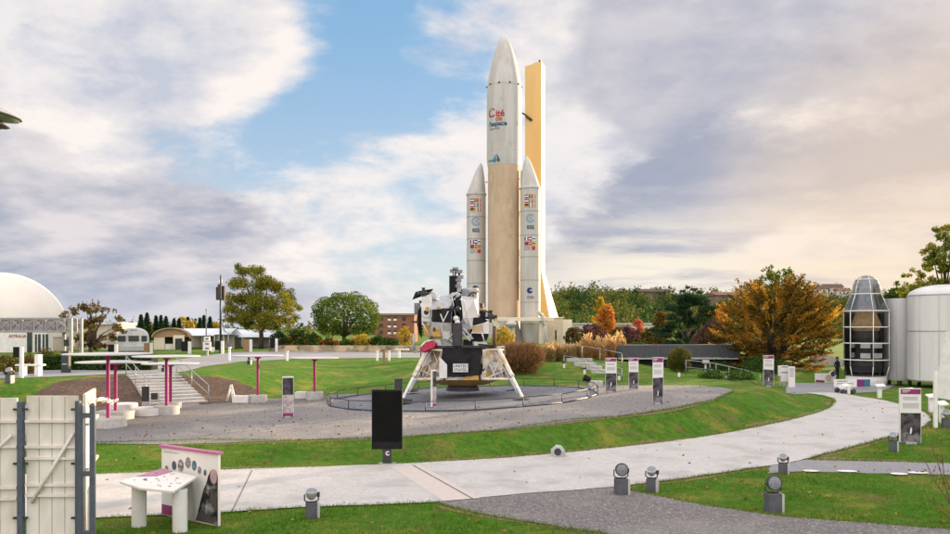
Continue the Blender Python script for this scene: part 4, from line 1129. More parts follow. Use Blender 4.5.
# desk and legs
DK = [Vector((-7.13, 16.05, .925)), Vector((-6.55, 15.62, .88)), Vector((-5.80, 15.40, .86)), Vector((-5.62, 16.18, 1.0)), Vector((-6.55, 16.75, 1.06))]
mb = MB(); t1 = [loc(v) for v in DK]; t0 = [v - Vector((0, 0, .05)) for v in t1]
mb.add(t1 + t0, [(0, 1, 2, 3, 4), (9, 8, 7, 6, 5)] + [(i, 5 + i, 5 + (i + 1) % 5, (i + 1) % 5) for i in range(5)], PRINTW); dk = mb.build('desk', tagb, bevel=.008)
def ond(u, v): 
    a = t1[0].lerp(t1[2], u); b = t1[4].lerp(t1[3], u); p = a.lerp(b, v)
    bend = t1[1] - t1[0].lerp(t1[2], .47); return p + bend * (1 - v) * (4 * u * (1 - u)) * .9 + Vector((0, 0, .008))
mb = MB(); mb.add([ond(.02, .35), ond(.02, .97), ond(.36, .97), ond(.30, .6)], [(0, 1, 2, 3)], mat('pink print', (.45, .20, .34), (.40, .17, .30), 9, .5)); mb.build('pink_print', dk)
mb = MB(); rr = random.Random(9)
for i in range(26):
    u, v = rr.uniform(.12, .92), rr.uniform(.15, .88); w, h = rr.uniform(.015, .05), rr.uniform(.02, .05)
    mb.add([ond(u, v), ond(u + w, v), ond(u + w, v + h), ond(u, v + h)], [(0, 1, 2, 3)], rr.choice([INK, cm['grey'], cm['teal']]))
mb.build('print', dk)
for x, y in ((-6.76, 16.10), (-5.79, 15.70)):
    mb = MB(); mb.lathe([(.13, 0), (.13, .845)], PRINTW, 24, (0, 0, 0), True, Matrix.Translation((x - bo.x, y - bo.y, 0)) @ Matrix.Rotation(.3, 4, 'Z') @ Matrix.Diagonal((1.1, .8, 1, 1))); mb.build('leg', tagb)
mb = MB(); mb.add([onb(.42, .10, .05), onb(.60, .05, .05), onb(.62, .95, .12), onb(.44, .95, .12)], [(0, 1, 2, 3)], mat('panel shade', (.50, .49, .48), None, 3, .5)); mb.build('side_plate', tagb)

# the dark screen on its post
c = at(387.2, 464.5); s = px2m(c.y)
ks = thing('screen_kiosk', 'black upright outdoor screen on a short post beside the pale path', 'screen', c, R(2))
mb = MB(); mb.box((0, 0, (464.5 - 419.3) * s), (30.5 * s, .14, 59.5 * s), BLACK); sc_ = mb.build('housing', ks, bevel=.012)
mb = MB(); mb.box((0, -.073, (464.5 - 416.5) * s), (28.6 * s, .012, 50 * s), SCREEN); mb.build('screen_glass', sc_)
mb = MB(); mb.box((0, .01, 8.5 * s), (9 * s, .12, 17 * s), DARK); po = mb.build('post', ks, bevel=.008)
mb = MB(); mb.box((0, 0, .02), (17 * s, .34, .035), GREY); mb.build('base_plate', ks, bevel=.006)
mb = MB()
for i in range(9):
    a0, a1 = .8 + i * .55, .8 + (i + 1) * .55; r0, r1 = .065, .035
    mb.add([(r0 * math.cos(a0) + .02, -.055, .33 + r0 * math.sin(a0)), (r0 * math.cos(a1) + .02, -.055, .33 + r0 * math.sin(a1)), (r1 * math.cos(a1) + .02, -.055, .33 + r1 * math.sin(a1)), (r1 * math.cos(a0) + .02, -.055, .33 + r1 * math.sin(a0))], [(0, 1, 2, 3)], WHITE)
mb.build('emblem', po)
c = at(398.5, 404)
ds = thing('dark_totem', 'narrow dark grey slab standing behind the black screen', 'totem', c)
mb = MB(); mb.box((0, 0, .60), (.36, .12, 1.2), DARK); mb.build('slab', ds, bevel=.01); mb = MB(); mb.box((0, 0, .02), (.46, .25, .04), GREY); mb.build('base_plate', ds)

# floodlights on concrete blocks
def floodlight(px, py, h_px, label, yaw, tilt, bulb=False, split=True):
    c = at(px, py); s = px2m(c.y); h = h_px * s
    t = thing('floodlight', label, 'floodlight', c, yaw, 'floodlights on concrete blocks')
    bh = h * .50; w = max(.24, h * .36)
    mb = MB(); mb.box((0, 0, bh / 2 - .02), (w, w * .9, bh + .04), mat('block dark', (.10, .105, .12), (.075, .08, .09), 6, .8, bump=.2, bscale=40)); b = mb.build('block', t, bevel=.012)
    mb = MB(); mb.box((w * .5 + .02, 0, bh / 2 - .02), (.05, w * .92, bh + .02), CONC); mb.build('concrete_cheek', b)
    z = bh + h * .27; r = h * .19
    mb = MB(); 
    mb.tube([(-(r + .02), 0, z), (-(r + .02), 0, bh + h * .07), (-r * .6, 0, bh + .012), (r * .6, 0, bh + .012), (r + .02, 0, bh + h * .07), (r + .02, 0, z)], .014, DARK, 6)
    mb.build('yoke', t)
    Mt = Matrix.Translation((0, 0, z)) @ Matrix.Rotation(tilt, 4, 'X')
    mb = MB(); mb.lathe([(.001, r * 1.0), (r * .5, r * .9), (r * .9, r * .35), (r * 1.0, -r * .4), (r * 1.06, -r * .42), (r * 1.06, -r * .62), (r * .9, -r * .62)], GREY if bulb else DARK, 20, (0, 0, 0), True, Mt @ Matrix.Rotation(-PI / 2, 4, 'X')); hd = mb.build('lamp_head', t)
    mb = MB(); mb.lathe([(r * .92, -r * .60), (r * .5, -r * .66), (.001, -r * .68)], mat('lamp lens', (.22, .24, .27), (.12, .13, .15), 40, .2, spec=.6), 20, (0, 0, 0), True, Mt @ Matrix.Rotation(-PI / 2, 4, 'X')); mb.build('lens', hd)
    mb = MB(); mb.box((r * 1.15, .05, z - r * .2), (.06, .10, .09), DARK); mb.build('junction_box', t)
    return t
floodlight(311.5, 518, 31, 'pale headed floodlight on a grey block at the lower path edge, nearest the reading board', R(15), R(-75), True)
floodlight(621, 495, 33, 'dark floodlight facing out on a block at the fork, left of the pair', R(5), R(-5))
floodlight(651.5, 491.5, 26, 'pale round floodlight on a block at the fork, right of the pair', R(-20), R(-60), True)
floodlight(783, 474, 21, 'small pale floodlight where the side path meets the pale path', R(-20), R(-60), True)
floodlight(773, 512, 38, 'largest dark floodlight on the grass by the asphalt path at lower right', R(4), R(-8))
floodlight(893, 451.5, 20, 'small floodlight on a block just left of the purple topped totem on the brown grass', R(-25), R(-60), True)
floodlight(946, 428, 19, 'floodlight with a block half cut by the right edge beside the white post', R(-10), R(-50), True)
floodlight(9.5, 383, 16, 'small floodlight at the far left by the upper road and the white bench', R(-10), R(-50), True)
c = at(558, 457); s = px2m(c.y)
t = thing('ground_spotlight', 'low grey box spotlight at the foot of the grass bank by the path', 'spotlight', c, R(-15))
mb = MB(); mb.prism([(-.2, 0), (.2, 0), (.2, .2), (.08, .34), (-.08, .36), (-.2, .25)], 'y', -.16, .16, GREY); mb.build('housing', t, bevel=.015)
mb = MB(); mb.cyl((.02, -.16, .18), (.02, -.185, .18), .11, DARK, None, 16); mb.build('lens', t)

# ------------------------------------------------------------------ totems with purple headers
def totem(px, base, top, w_px, label, lean=0.0, yaw=0.0, style='a', group='purple topped information totems'):
    c = at(px, base); s = px2m(c.y); h = (base - top) * s; w = w_px * s
    t = thing('info_totem', label, 'totem', c, yaw, group)
    mb = MB(); mb.box((0, 0, .05 + (h - .05) / 2), (w, .12, h - .05), PRINTW); p = mb.build('panel', t, bevel=.008)
    mb = MB(); mb.box((0, 0, .03), (w * .5, .25, .10), GREY); mb.build('foot', t)
    f = -.064; a, b = -w / 2 * .94, w / 2 * .94
    if style == 'a':
        mb = MB(); mb.box((0, f, h * .945), ((b - a), .008, h * .09), PURPLE); hd = mb.build('header', p)
        mb = MB(); print_lines(mb, lambda x, z: (x, f - .0075, z), [(a + w * .08, a + w * .45, h * .955, h * .016), (a + w * .08, a + w * .33, h * .93, h * .012)], WHITE); mb.build('print', hd)
        mb = MB(); zz = .56 * h
        mb.add([(a, f, .06), (b, f, .06), (b, f, zz + lean * h), (a, f, zz)], [(0, 1, 2, 3)], PHOTO2); im = mb.build('image', p)
        mb = MB(); r2 = random.Random(int(px))
        xs = np.linspace(a, b, 9); zs = [h * (.20 + .05 * r2.uniform(-1, 1)) for _ in xs]
        mb.add([(x, f - .005, .062) for x in xs] + [(x, f - .005, z) for x, z in zip(xs, zs)], [(i, i + 1, 9 + i + 1, 9 + i) for i in range(8)], PHOTO3)
        mb.add([(a + w * (.47 + u), f - .009, h * v) for u, v in ((-.05, .19), (.03, .19), (.06, .25), (.05, .29), (.01, .31), (-.03, .27))], [tuple(range(6))], PRINTW)
        mb.build('image_foreground', im)
        mb = MB(); print_lines(mb, lambda x, z: (x, f - .004, z), [(a + w * .1, b - w * .15, h * (.84 - .022 * i), h * .008) for i in range(3)] + [(a + w * .1, b - w * .1, h * (.73 - .02 * i), h * .007) for i in range(5)]); mb.build('print', p)
    else:
        mb = MB(); mb.add([(a, f, h * .56), (b, f, h * .56), (b, f, h * .97), (a, f, h * .97)], [(0, 1, 2, 3)], PHOTO2); mb.build('image', p)
        mb = MB(); mb.add([(a, f, h * .12), (b, f, h * .12), (b, f, h * .559), (a, f, h * .559)], [(0, 1, 2, 3)], mat('image pale', (.52, .46, .44), (.32, .27, .27), 9, .4, lo=.42, hi=.58)); mb.build('image_lower', p)
        mb = MB(); mb.add([(a, f, .06), (b, f, .06), (b, f, h * .119), (a, f, h * .119)], [(0, 1, 2, 3)], PURPLE); mb.build('purple_panel', p)
    return t
totem(910, 444, 388.5, 20, 'large purple topped totem with a dark space picture on the brown grass at right', 0, R(-8))
totem(658, 404.5, 357.5, 10.5, 'purple topped totem at the right end of the gravel, taller than the pair beside it', .02, R(-14))
totem(611, 392.7, 358, 11, 'purple topped totem on the gravel nearest the pad railing, left of the pair', 0, R(-8))
totem(633.5, 390, 358, 9.5, 'purple topped totem on the gravel, right of the pair behind the tall one', 0, R(-8))
totem(768.5, 387, 355.5, 10, 'purple topped totem in front of the golden autumn tree', -.02, R(-10))
totem(288, 418, 376.5, 11, 'totem with dark upper picture and purple foot on the gravel left of the lander', 0, R(12), 'b', 'purple footed totems')
totem(433.5, 408, 370, 5.5, 'narrow totem seen edge on in front of the lunar lander', 0, R(48), 'b', 'purple footed totems')
# little signs below the autumn tree
for px, b, tp, w, lab in ((780.5, 386, 365, 5, 'small low white notice sign between totem and tree trunk, left of two'), (791.5, 387.5, 366.5, 6.5, 'narrow pale pillar sign right of the white notice signs')):
    c = at(px, b); s = px2m(c.y); t = thing('notice_sign', lab, 'sign', c, 0, 'small signs under the autumn tree')
    hh = (b - tp) * s; mb = MB()
    if px < 785: mb.box((0, 0, hh * .72), (w * s, .06, hh * .5), PRINTW); mb.build('panel', t); mb = MB(); mb.box((0, .02, hh * .3), (.12, .06, hh * .6), GREY); mb.build('post', t)
    else: mb.box((0, 0, hh / 2), (w * s, .12, hh), PRINTW); p = mb.build('panel', t); mb = MB(); print_lines(mb, lambda x, z: (x, -.064, z), [(-w * s * .35, w * s * .35, hh * (.9 - .05 * i), .03) for i in range(9)]); mb.build('print', p)
c = at(784.5, 387); s = px2m(c.y); t = thing('notice_sign', 'white double notice board with dark bars, taller of the signs under the autumn tree', 'sign', c, 0, 'small signs under the autumn tree')
mb = MB(); mb.box((0, 0, 13.5 * s), (7 * s, .06, 16 * s), PRINTW); p = mb.build('panel', t); mb = MB(); mb.box((0, -.035, 14.5 * s), (6 * s, .01, .8 * s), DARK); mb.box((0, -.035, 20 * s), (6 * s, .01, .8 * s), DARK); mb.build('print', p)
mb = MB(); mb.box((0, .03, 4 * s), (3 * s, .06, 8 * s), GREY); mb.build('post', t)

# ------------------------------------------------------------------ round roofs on magenta poles, drums and boxes
def disc_table(px, base_py, top_py, half, br, bh, label, off=0.0):
    c = at(px, base_py); D = c.y + br * .6; c = Vector(((px - CX) * D / F, D, tz((px - CX) * D / F, D))); s = px2m(D)
    zt = hz(top_py, D) - c.z; rd = half * s
    t = thing('shade_disc', label, 'shade disc', c, 0, 'white discs on magenta poles')
    mb = MB(); mb.lathe([(br, -.1), (br, bh - .02), (br - .02, bh), (.001, bh)], CONC, 32); mb.build('concrete_base', t)
    mb = MB(); mb.cyl((0, 0, bh), (0, 0, zt - .05), .068, MAGENTA, None, 14); mb.build('pole', t)
    mb = MB(); mb.lathe([(.001, zt - .05), (rd - .03, zt - .05), (rd, zt - .035), (rd, zt - .015), (rd - .02, zt), (.001, zt)], mat('disc white', (.47, .47, .47), (.40, .40, .40), 2, .6), 44, (off * s, 0, 0)); d = mb.build('disc', t)
    mb = MB(); mb.lathe([(.16, zt - .16), (.16, zt - .05)], MAGENTA, 18); mb.build('mount', t)
    return t
disc_table(108, 428.5, 353.4, 42, .68, .36, 'white disc on a magenta pole nearest the gate, tallest of the left pair')
disc_table(115.5, 420.5, 361.5, 37, .75, .36, 'lower white disc on a magenta pole just behind the tall one by the gate')
disc_table(166.5, 415.5, 355.8, 32.5, .55, .40, 'white disc on a magenta pole in front of the stairs, higher of two')
disc_table(170.5, 409, 363.2, 27.5, .5, .30, 'lower white disc on a magenta pole half hidden in front of the stairs')
disc_table(257.8, 403, 355.3, 25.3, .48, .38, 'white disc on a magenta pole at the end of the bare slope')
disc_table(314.5, 400, 357.5, 24, .46, .42, 'white disc on a magenta pole standing before the green lawn, rightmost')
def drum(px, py, r, h, label):
    c = at(px, py); mb = MB(); mb.lathe([(r, -.08), (r, h - .03), (r - .03, h), (.001, h)], WHITE, 36)
    o = mb.build('drum_seat', None, (c.x, c.y + r, c.z)); return tag(o, label, 'seat', 'white round seats')
drum(141, 417, .70, .34, 'low white round seat between the magenta poles')
drum(118, 411, .62, .30, 'white round seat half hidden behind the two left magenta poles')
for px, py, w, lab in ((240, 403.2, 16, 'white block seat at the foot of the bare slope beside the disc base'), (300.5, 399, 12, 'white block seat between the dark totem and the rightmost disc base')):
    c = at(px, py); s = px2m(c.y); mb = MB(); mb.box((0, .3, .15), (w * s, .6, .42), WHITE); o = mb.build('block_seat', None, c, bevel=.02); tag(o, lab, 'seat', 'white block seats')
c = at(231.5, 402); t = thing('easel_sign', 'white leaning A shaped stand at the foot of the bare slope', 'stand', c)
mb = MB(); mb.tube([(-.22, -.1, 0), (-.02, 0, .9)], .05, WHITE, 6); mb.build('leg', t); mb = MB(); mb.tube([(.24, -.1, 0), (.0, 0, .9)], .05, WHITE, 6); mb.build('leg', t)
mb = MB(); mb.tube([(-.1, .35, 0), (0, 0, .88)], .04, WHITE, 6); mb.build('leg', t)
# sign and bin at the stairs
c = at(145.5, 408); s = px2m(c.y); t = thing('stair_sign', 'dark topped notice board at the foot of the stairs', 'sign', c, R(20))
mb = MB(); mb.box((0, 0, 14 * s), (7 * s, .07, 15 * s), DARK); mb.build('panel', t); mb = MB(); mb.box((0, 0, 3.2 * s), (7 * s, .06, 6 * s), GREY); mb.build('lower_panel', t); mb = MB(); mb.box((4 * s, 0, 10 * s), (.8 * s, .09, 21 * s), WHITE); mb.build('edge', t)
c = at(155, 404); t = thing('waste_bin', 'small dark bin at the foot of the stairs beside the notice board', 'bin', c)
mb = MB(); mb.lathe([(.17, 0), (.2, .5), (.2, .55), (.16, .55), (.001, .5)], DARK, 18); mb.build('body', t)

# ------------------------------------------------------------------ staircase cut into the bank
d = Vector((-.575, .818, 0)); wv = Vector((.818, .575, 0))
st0 = Vector((-14.7, 40.0, 0)); zb0 = tz(-14.7, 39.6)
rise, nst = (1.45 - zb0), 10
stairs = thing('staircase', 'pale concrete stairs climbing the brown bank behind the magenta poles', 'stairs', (st0.x, st0.y, zb0), math.atan2(wv.y, wv.x))
run = 6.0 / nst
for i in range(nst):
    mb = MB(); mb.box((0, run * i + run / 2 + .02, rise / nst * (i + 1) / 2 - .1), (2.7, run - .01, rise / nst * (i + 1) + .2 - .004 * i), CONC); mb.build('step', stairs)
STP = mat('stair soffit', (.30, .29, .28), None, 5, .9)
for sx, y0, y1 in ((-1.30, 1.6, 6.2), (1.30, -.2, 5.8)):
    mb = MB(); zf = lambda y: rise * max(0, y) / 6.0
    mb.tube([(sx, y0, zf(y0) + .95), (sx, y1, zf(y1) + .95)], .028, STEEL, 8); mb.tube([(sx, y0, zf(y0) + .5), (sx, y1, zf(y1) + .5)], .02, STEEL, 6)
    for k in range(3):
        y = y0 + (y1 - y0) * k / 2; mb.tube([(sx, y, zf(y) - .1), (sx, y, zf(y) + .95)], .025, STEEL, 8)
    mb.build('handrail', stairs)

# ------------------------------------------------------------------ left background
DOMEW = mat('dome skin', (.76, .72, .66), (.70, .66, .61), .25, .6, c3=(.72, .66, .58), s3=.12)
dD = 92.0; dm = far(0.5, dD); s = px2m(dD)
dome = thing('dome_building', 'large white dome building at the far left edge', 'building', dm)
r = 61.5 * s; zc = hz(334, dD) - dm.z
mb = MB(); mb.lathe([(r * math.cos(a), zc + r * math.sin(a)) for a in np.linspace(-.05, PI / 2 - .001, 20)], DOMEW, 64); mb.build('dome', dome)
mb = MB(); mb.lathe([(r * .985, -.3), (r * .985, zc)], mat('dome wall', (.60, .50, .40), (.54, .44, .35), .6, .85), 64); mb.build('wall', dome)
fs_ = px2m(dD - r * .93); XF = lambda px: (px - CX) * fs_ - dm.x
mb = MB(); mb.box((XF(24), -r * .93, (hz(331, dD - r) - dm.z) / 2 - .1), (48 * s, 1.2, hz(331, dD - r) - dm.z + .2), WHITE); fr_ = mb.build('entrance_front', dome)
T_PINK = mat('letter pink', (.40, .10, .14), None, 5, .6)
text('ASTRALIA', .42, T_PINK, 'lettering', dome, lambda x, y, z: Vector((XF(12) + x, -r * .93 - .62 - z, hz(337.5, dD - r) - dm.z + y)), ext=.01)
for px in (41, 48.5):
    mb = MB(); mb.box((XF(px), -r * .93 - .62, 1.0), (5 * s, .08, 1.9), WINGLASS); w = mb.build('window', dome)
    f = MB(); f.box((XF(px), -r * .93 - .67, 1.0), (.08, .05, 1.9), WHITE); f.build('window_frame', w)
mb = MB(); mb.box((XF(33), -r * .93 - .65, 1.1), (.5, .1, 2.2), WINGLASS); mb.build('door', dome)

gD = 60.0; gp = far(36, gD); s = px2m(gD)
TRUSS = mat('truss grey', (.34, .335, .34), (.28, .28, .285), 4, .6)
gan = thing('truss_gantry', 'grey steel truss gantry spanning in front of the dome', 'gantry', gp)
zz = lambda py: hz(py, gD) - gp.z; X_ = lambda px: (px - 36) * s
mb = MB()
for py in (318.6, 331.5): mb.box((X_(-20), 0, zz(py)), (178 * s, .16, .13), TRUSS); mb.box((X_(-20), 1.2, zz(py)), (178 * s, .16, .13), TRUSS)
xs = [69 - 11.6 * i for i in range(13)]
for i, px in enumerate(xs):
    mb.box((X_(px), 0, zz(325)), (.10, .1, 13 * s), TRUSS); mb.box((X_(px), 1.2, zz(325)), (.10, .1, 13 * s), TRUSS)
    if i < 12:
        a, b = (318.8, 331.3) if i % 2 else (331.3, 318.8)
        mb.tube([(X_(px), 0, zz(a)), (X_(xs[i + 1]), 0, zz(b))], .05, TRUSS, 6); mb.tube([(X_(px), 1.2, zz(a)), (X_(xs[i + 1]), 1.2, zz(b))], .05, TRUSS, 6)
mb.box((X_(-20), .6, zz(332.2)), (178 * s, 1.2, .06), mat('mesh deck', (.42, .39, .38), (.36, .33, .33), 9, .8))
mb.box((X_(-20), 1.27, zz(325)), (178 * s, .03, 11 * s), mat('mesh back', (.40, .36, .36), (.34, .31, .31), 9, .8))
mb.build('truss_beam', gan)
for px, y in ((60, .6), (71, 0), (73.5, 1.2)):
    mb = MB(); mb.box((X_(px), y, zz(318) / 2 - .1), (.20, .2, zz(318) + .2), TRUSS); mb.build('column', gan)
mb = MB(); mb.box((X_(66), .5, zz(343)), (9 * s, .3, .5), DARK); mb.build('cross_box', gan)

def sign_post(px, base, top, w, D=None, lab='', flip=False, nm='entry_sign', dark_h=.55):
    c = at(px, base); s = px2m(c.y); h = (base - top) * s; w *= s
    t = thing(nm, lab, 'sign', c, 0, 'dark square signs with a white post')
    mb = MB(); mb.box((-.18 * w, 0, h * (1 - dark_h / 2)), (w * .64, .09, h * dark_h), BLACK if not flip else WOODT); mb.build('panel', t)
    mb = MB(); mb.box((.32 * w, 0, h / 2), (w * .30, .14, h), WHITE); mb.build('post', t)
    return t
sign_post(18.5, 378, 347, 10, lab='dark square sign with a white post by the hedge at far left', dark_h=.34)
sign_post(113, 357, 344.5, 9.5, lab='dark square sign before the brown tree beside the silver caravan', dark_h=.7)
sign_post(148.5, 354, 343, 9, lab='brown square sign with white post just right of the silver caravan', flip=True, dark_h=.85)
sign_post(186.5, 354, 341.5, 10, lab='dark square sign with white post in front of the white tents', dark_h=.8)
sign_post(219.5, 354, 341, 9, lab='dark square sign with white post at the foot of the tall mast', dark_h=.7)
sign_post(248, 352, 339.5, 9, lab='brown square sign with white post below the tall autumn tree', flip=True, dark_h=.9)
sign_post(274, 352, 338.5, 8, lab='dark square sign with white post right of the autumn tree', dark_h=.7)
c = at(207, 356); s = px2m(c.y); t = thing('direction_sign', 'white stepped direction sign with dark arrows by the upper road', 'sign', c)
for z, w in ((7.5, 8), (12, 8), (17, 6)):
    mb = MB(); mb.box((0, 0, z * s), (w * s, .12, 4.4 * s), WHITE); p = mb.build('panel', t); mb = MB(); mb.box((.2 * s, -.065, z * s), (w * s * .45, .01, 1.2 * s), DARK); mb.build('print', p)
mb = MB(); mb.box((0, .1, 3 * s), (1.6 * s, .1, 6 * s), GREY); mb.build('post', t)
c = at(212.8, 353); s = px2m(c.y); t = thing('round_sign', 'small white round sign on a post beside the stepped direction sign', 'sign', c)
mb = MB(); mb.cyl((0, 0, 3.5 * s), (0, -.06, 3.5 * s), 2.6 * s, WHITE, None, 20); mb.build('disc', t); mb = MB(); mb.cyl((0, .03, 0), (0, .03, 4 * s), .05, GREY); mb.build('post', t)
for px, b, tp, lab in ((229.5, 361, 347, 'slim white bollard lamp at the corner of the upper road'), (287, 361, 351, 'short white bollard beside the lawn above the disc'), (377, 361, 350.5, 'white slim bollard, left of the brown post pair'), (389, 361, 350.5, 'white slim bollard, right of the brown post pair')):
    c = at(px, b); s = px2m(c.y); h = (b - tp) * s; t = thing('bollard_lamp', lab, 'bollard', c, 0, 'white bollards along the upper road')
    mb = MB(); mb.box((0, 0, h * .45), (1.9 * s, .16, h * .9), WHITE); mb.build('post', t, bevel=.01); mb = MB(); mb.box((.3 * s, 0, h * .95), (2.6 * s, .2, h * .1), WHITE); mb.build('lamp_cap', t)
c = at(384, 364); s = px2m(c.y); t = thing('wooden_post', 'brown wooden post standing on the lawn edge between white bollards', 'post', c)
mb = MB(); mb.box((0, 0, 7 * s), (2.4 * s, .18, 14 * s), WOODT); mb.build('post', t); mb = MB(); mb.box((0, 0, 14.2 * s), (4 * s, .25, .5 * s), mat('cap purple', (.12, .06, .08), None, 4, .7)); mb.build('cap', t)
for px, b, lab in ((249, 364.5, 'dark squat bollard lamp on the lawn edge behind the disc'), (163.5, 372, 'dark squat bollard lamp at the head of the stairs')):
    c = at(px, b); s = px2m(c.y); t = thing('squat_lamp', lab, 'floodlight', c, 0, 'squat lamps along the upper road')
    mb = MB(); mb.box((0, 0, 2 * s), (3 * s, .22, 4.4 * s), DARK); mb.build('block', t); mb = MB(); mb.box((1.8 * s, 0, 2 * s), (1.2 * s, .2, 4 * s), WHITE); mb.build('cheek', t); mb = MB(); mb.sphere((0, 0, 6 * s), 1.5 * s, DARK, 10, 6); mb.build('lamp_head', t)

# white bench with tall back post, upper left
c = at(30, 376); s = px2m(c.y); t = thing('white_bench', 'white slab bench with a tall end post by the hedge', 'bench', c)
mb = MB(); mb.box((.5 * s, 0, 11 * s), (26 * s, .5, 1.6 * s), WHITE); mb.build('seat', t)
for x, h in ((-7, 11), (8.5, 22)): mb = MB(); mb.box((x * s, 0, h / 2 * s - .03), (4 * s, .4, h * s), WHITE); mb.build('leg', t)
c = at(402, 358); s = px2m(c.y); t = thing('white_bench', 'white bench with slanting top left of the lunar lander', 'bench', c)
mb = MB(); mb.box((0, 0, 8.6 * s), (13 * s, .5, 1.5 * s), WHITE); mb.build('seat', t); mb = MB(); mb.box((-3 * s, 0, 4 * s), (2.2 * s, .4, 8 * s), WHITE); mb.build('leg', t)
for px, y in ((66, 371),):
    c = at(px, y + 2); s = px2m(c.y); t = thing('ticket_post', 'dark slim terminal box standing against the hedge', 'terminal', c)
    mb = MB(); mb.box((0, 0, 11 * s), (7.5 * s, .3, 22 * s), mat('dark green box', (.03, .045, .045), (.04, .055, .05), 5, .5)); mb.build('body', t, bevel=.02); mb = MB(); mb.box((0, -.155, 9 * s), (5 * s, .01, 1.1 * s), GREY); mb.build('slot', t)
for px in (137.5, 142):
    pass

# silver caravan
cD = 88.0; c = far(133, cD); s = px2m(cD); zz = lambda py: hz(py, cD) - c.z
car = thing('silver_caravan', 'rounded silver travel trailer parked in front of the brown hall', 'caravan', c, .38)
SILV = mat('polished silver', (.62, .62, .63), (.52, .52, .54), 2, .35, metal=.55)
mb = MB(); prof = []
for a in np.linspace(0, PI, 22): prof.append((15.2 * s * math.cos(a) * (1 if abs(math.cos(a)) > .9 else 1), 3.6 * s + (zz(327.5) - 3.6 * s) * max(0, math.sin(a)) ** .42))
prof = [(15.2 * s, 2.6 * s)] + prof + [(-15.2 * s, 2.6 * s)]
L0, L1 = -1.6, 4.0
mb.prism(prof, 'y', L0, L1, SILV); mb.build('body', car, bevel=.12)
for x0, x1, nm in ((-3.8, 5.8, 'windscreen'), (-13.2, -6.2, 'window'), (8, 13, 'window')):
    mb = MB(); mb.box(((x0 + x1) / 2 * s, L0 - .03, zz(338.5)), ((x1 - x0) * s, .08, 5.6 * s), WINGLASS); w = mb.build(nm, car); f = MB(); f.box(((x0 + x1) / 2 * s, L0 - .06, zz(335.4)), ((x1 - x0 + .8) * s, .06, .5 * s), SILV); f.build('window_frame', w)
mb = MB(); mb.box((0, L0 - .15, 3.4 * s), (29 * s, .3, .5), mat('skirt silver', (.45, .45, .46), None, 4, .5)); mb.build('bumper', car)
for x in (-10, 10):
    mb = MB(); mb.cyl((x * s, L0 + .5, .36), (x * s, L0 + .75, .36), .36, DARK, None, 16); mb.build('wheel', car)
for x in (-1.2, 1, 3.2): mb = MB(); mb.sphere((x * s, L0 + .02, zz(330.2)), .07, DARK, 8, 6); mb.build('marker_light', car)

# brown hall with arched gable, tents
hD = 96.0; c = far(171, hD); s = px2m(hD); zz = lambda py: hz(py, hD) - c.z
hall = thing('arched_hall', 'small tan hall with an arched gable behind the upper road', 'building', c, .30)
X_ = lambda px: (px - 171) * s
BRN = mat('tan cladding', (.46, .29, .17), (.40, .25, .14), 3, .85, stretch=(6, 1, .5))
arc = [(X_(171) + 17 * s * math.cos(a), zz(337) + (zz(328.6) - zz(337)) * math.sin(a)) for a in np.linspace(0, PI, 16)]
mb = MB(); mb.prism(arc, 'y', 0, 5, BRN); mb.build('gable', hall)
mb = MB(); arc2 = [(X_(171) + 18 * s * math.cos(a), zz(337) + (zz(327.8) - zz(337)) * math.sin(a)) for a in np.linspace(0, PI, 16)]; arc3 = [(x * .96, z - .1) for x, z in arc2]
mb.prism(arc2 + arc3[::-1], 'y', -.5, 5.2, mat('roof tan', (.40, .33, .26), None, 3, .8)); mb.build('roof', hall)
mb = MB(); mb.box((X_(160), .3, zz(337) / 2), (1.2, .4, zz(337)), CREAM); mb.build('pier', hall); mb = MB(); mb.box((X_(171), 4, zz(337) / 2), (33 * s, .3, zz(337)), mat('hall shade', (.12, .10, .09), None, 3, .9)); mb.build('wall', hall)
mb = MB(); mb.box((X_(170), .5, zz(347)), (9 * s, .8, 6 * s), WHITE); mb.build('counter', hall)
mb = MB(); mb.box((X_(178.5), -.3, zz(344.5)), (10.5 * s, .3, 18.5 * s), CREAM); d_ = mb.build('doorway', hall); mb = MB(); mb.box((X_(178.5), -.47, zz(345)), (6.6 * s, .06, 13 * s), WINGLASS); mb.build('door_glass', d_)
TENT = mat('tent white', (.70, .74, .80), (.64, .69, .76), .5, .7)
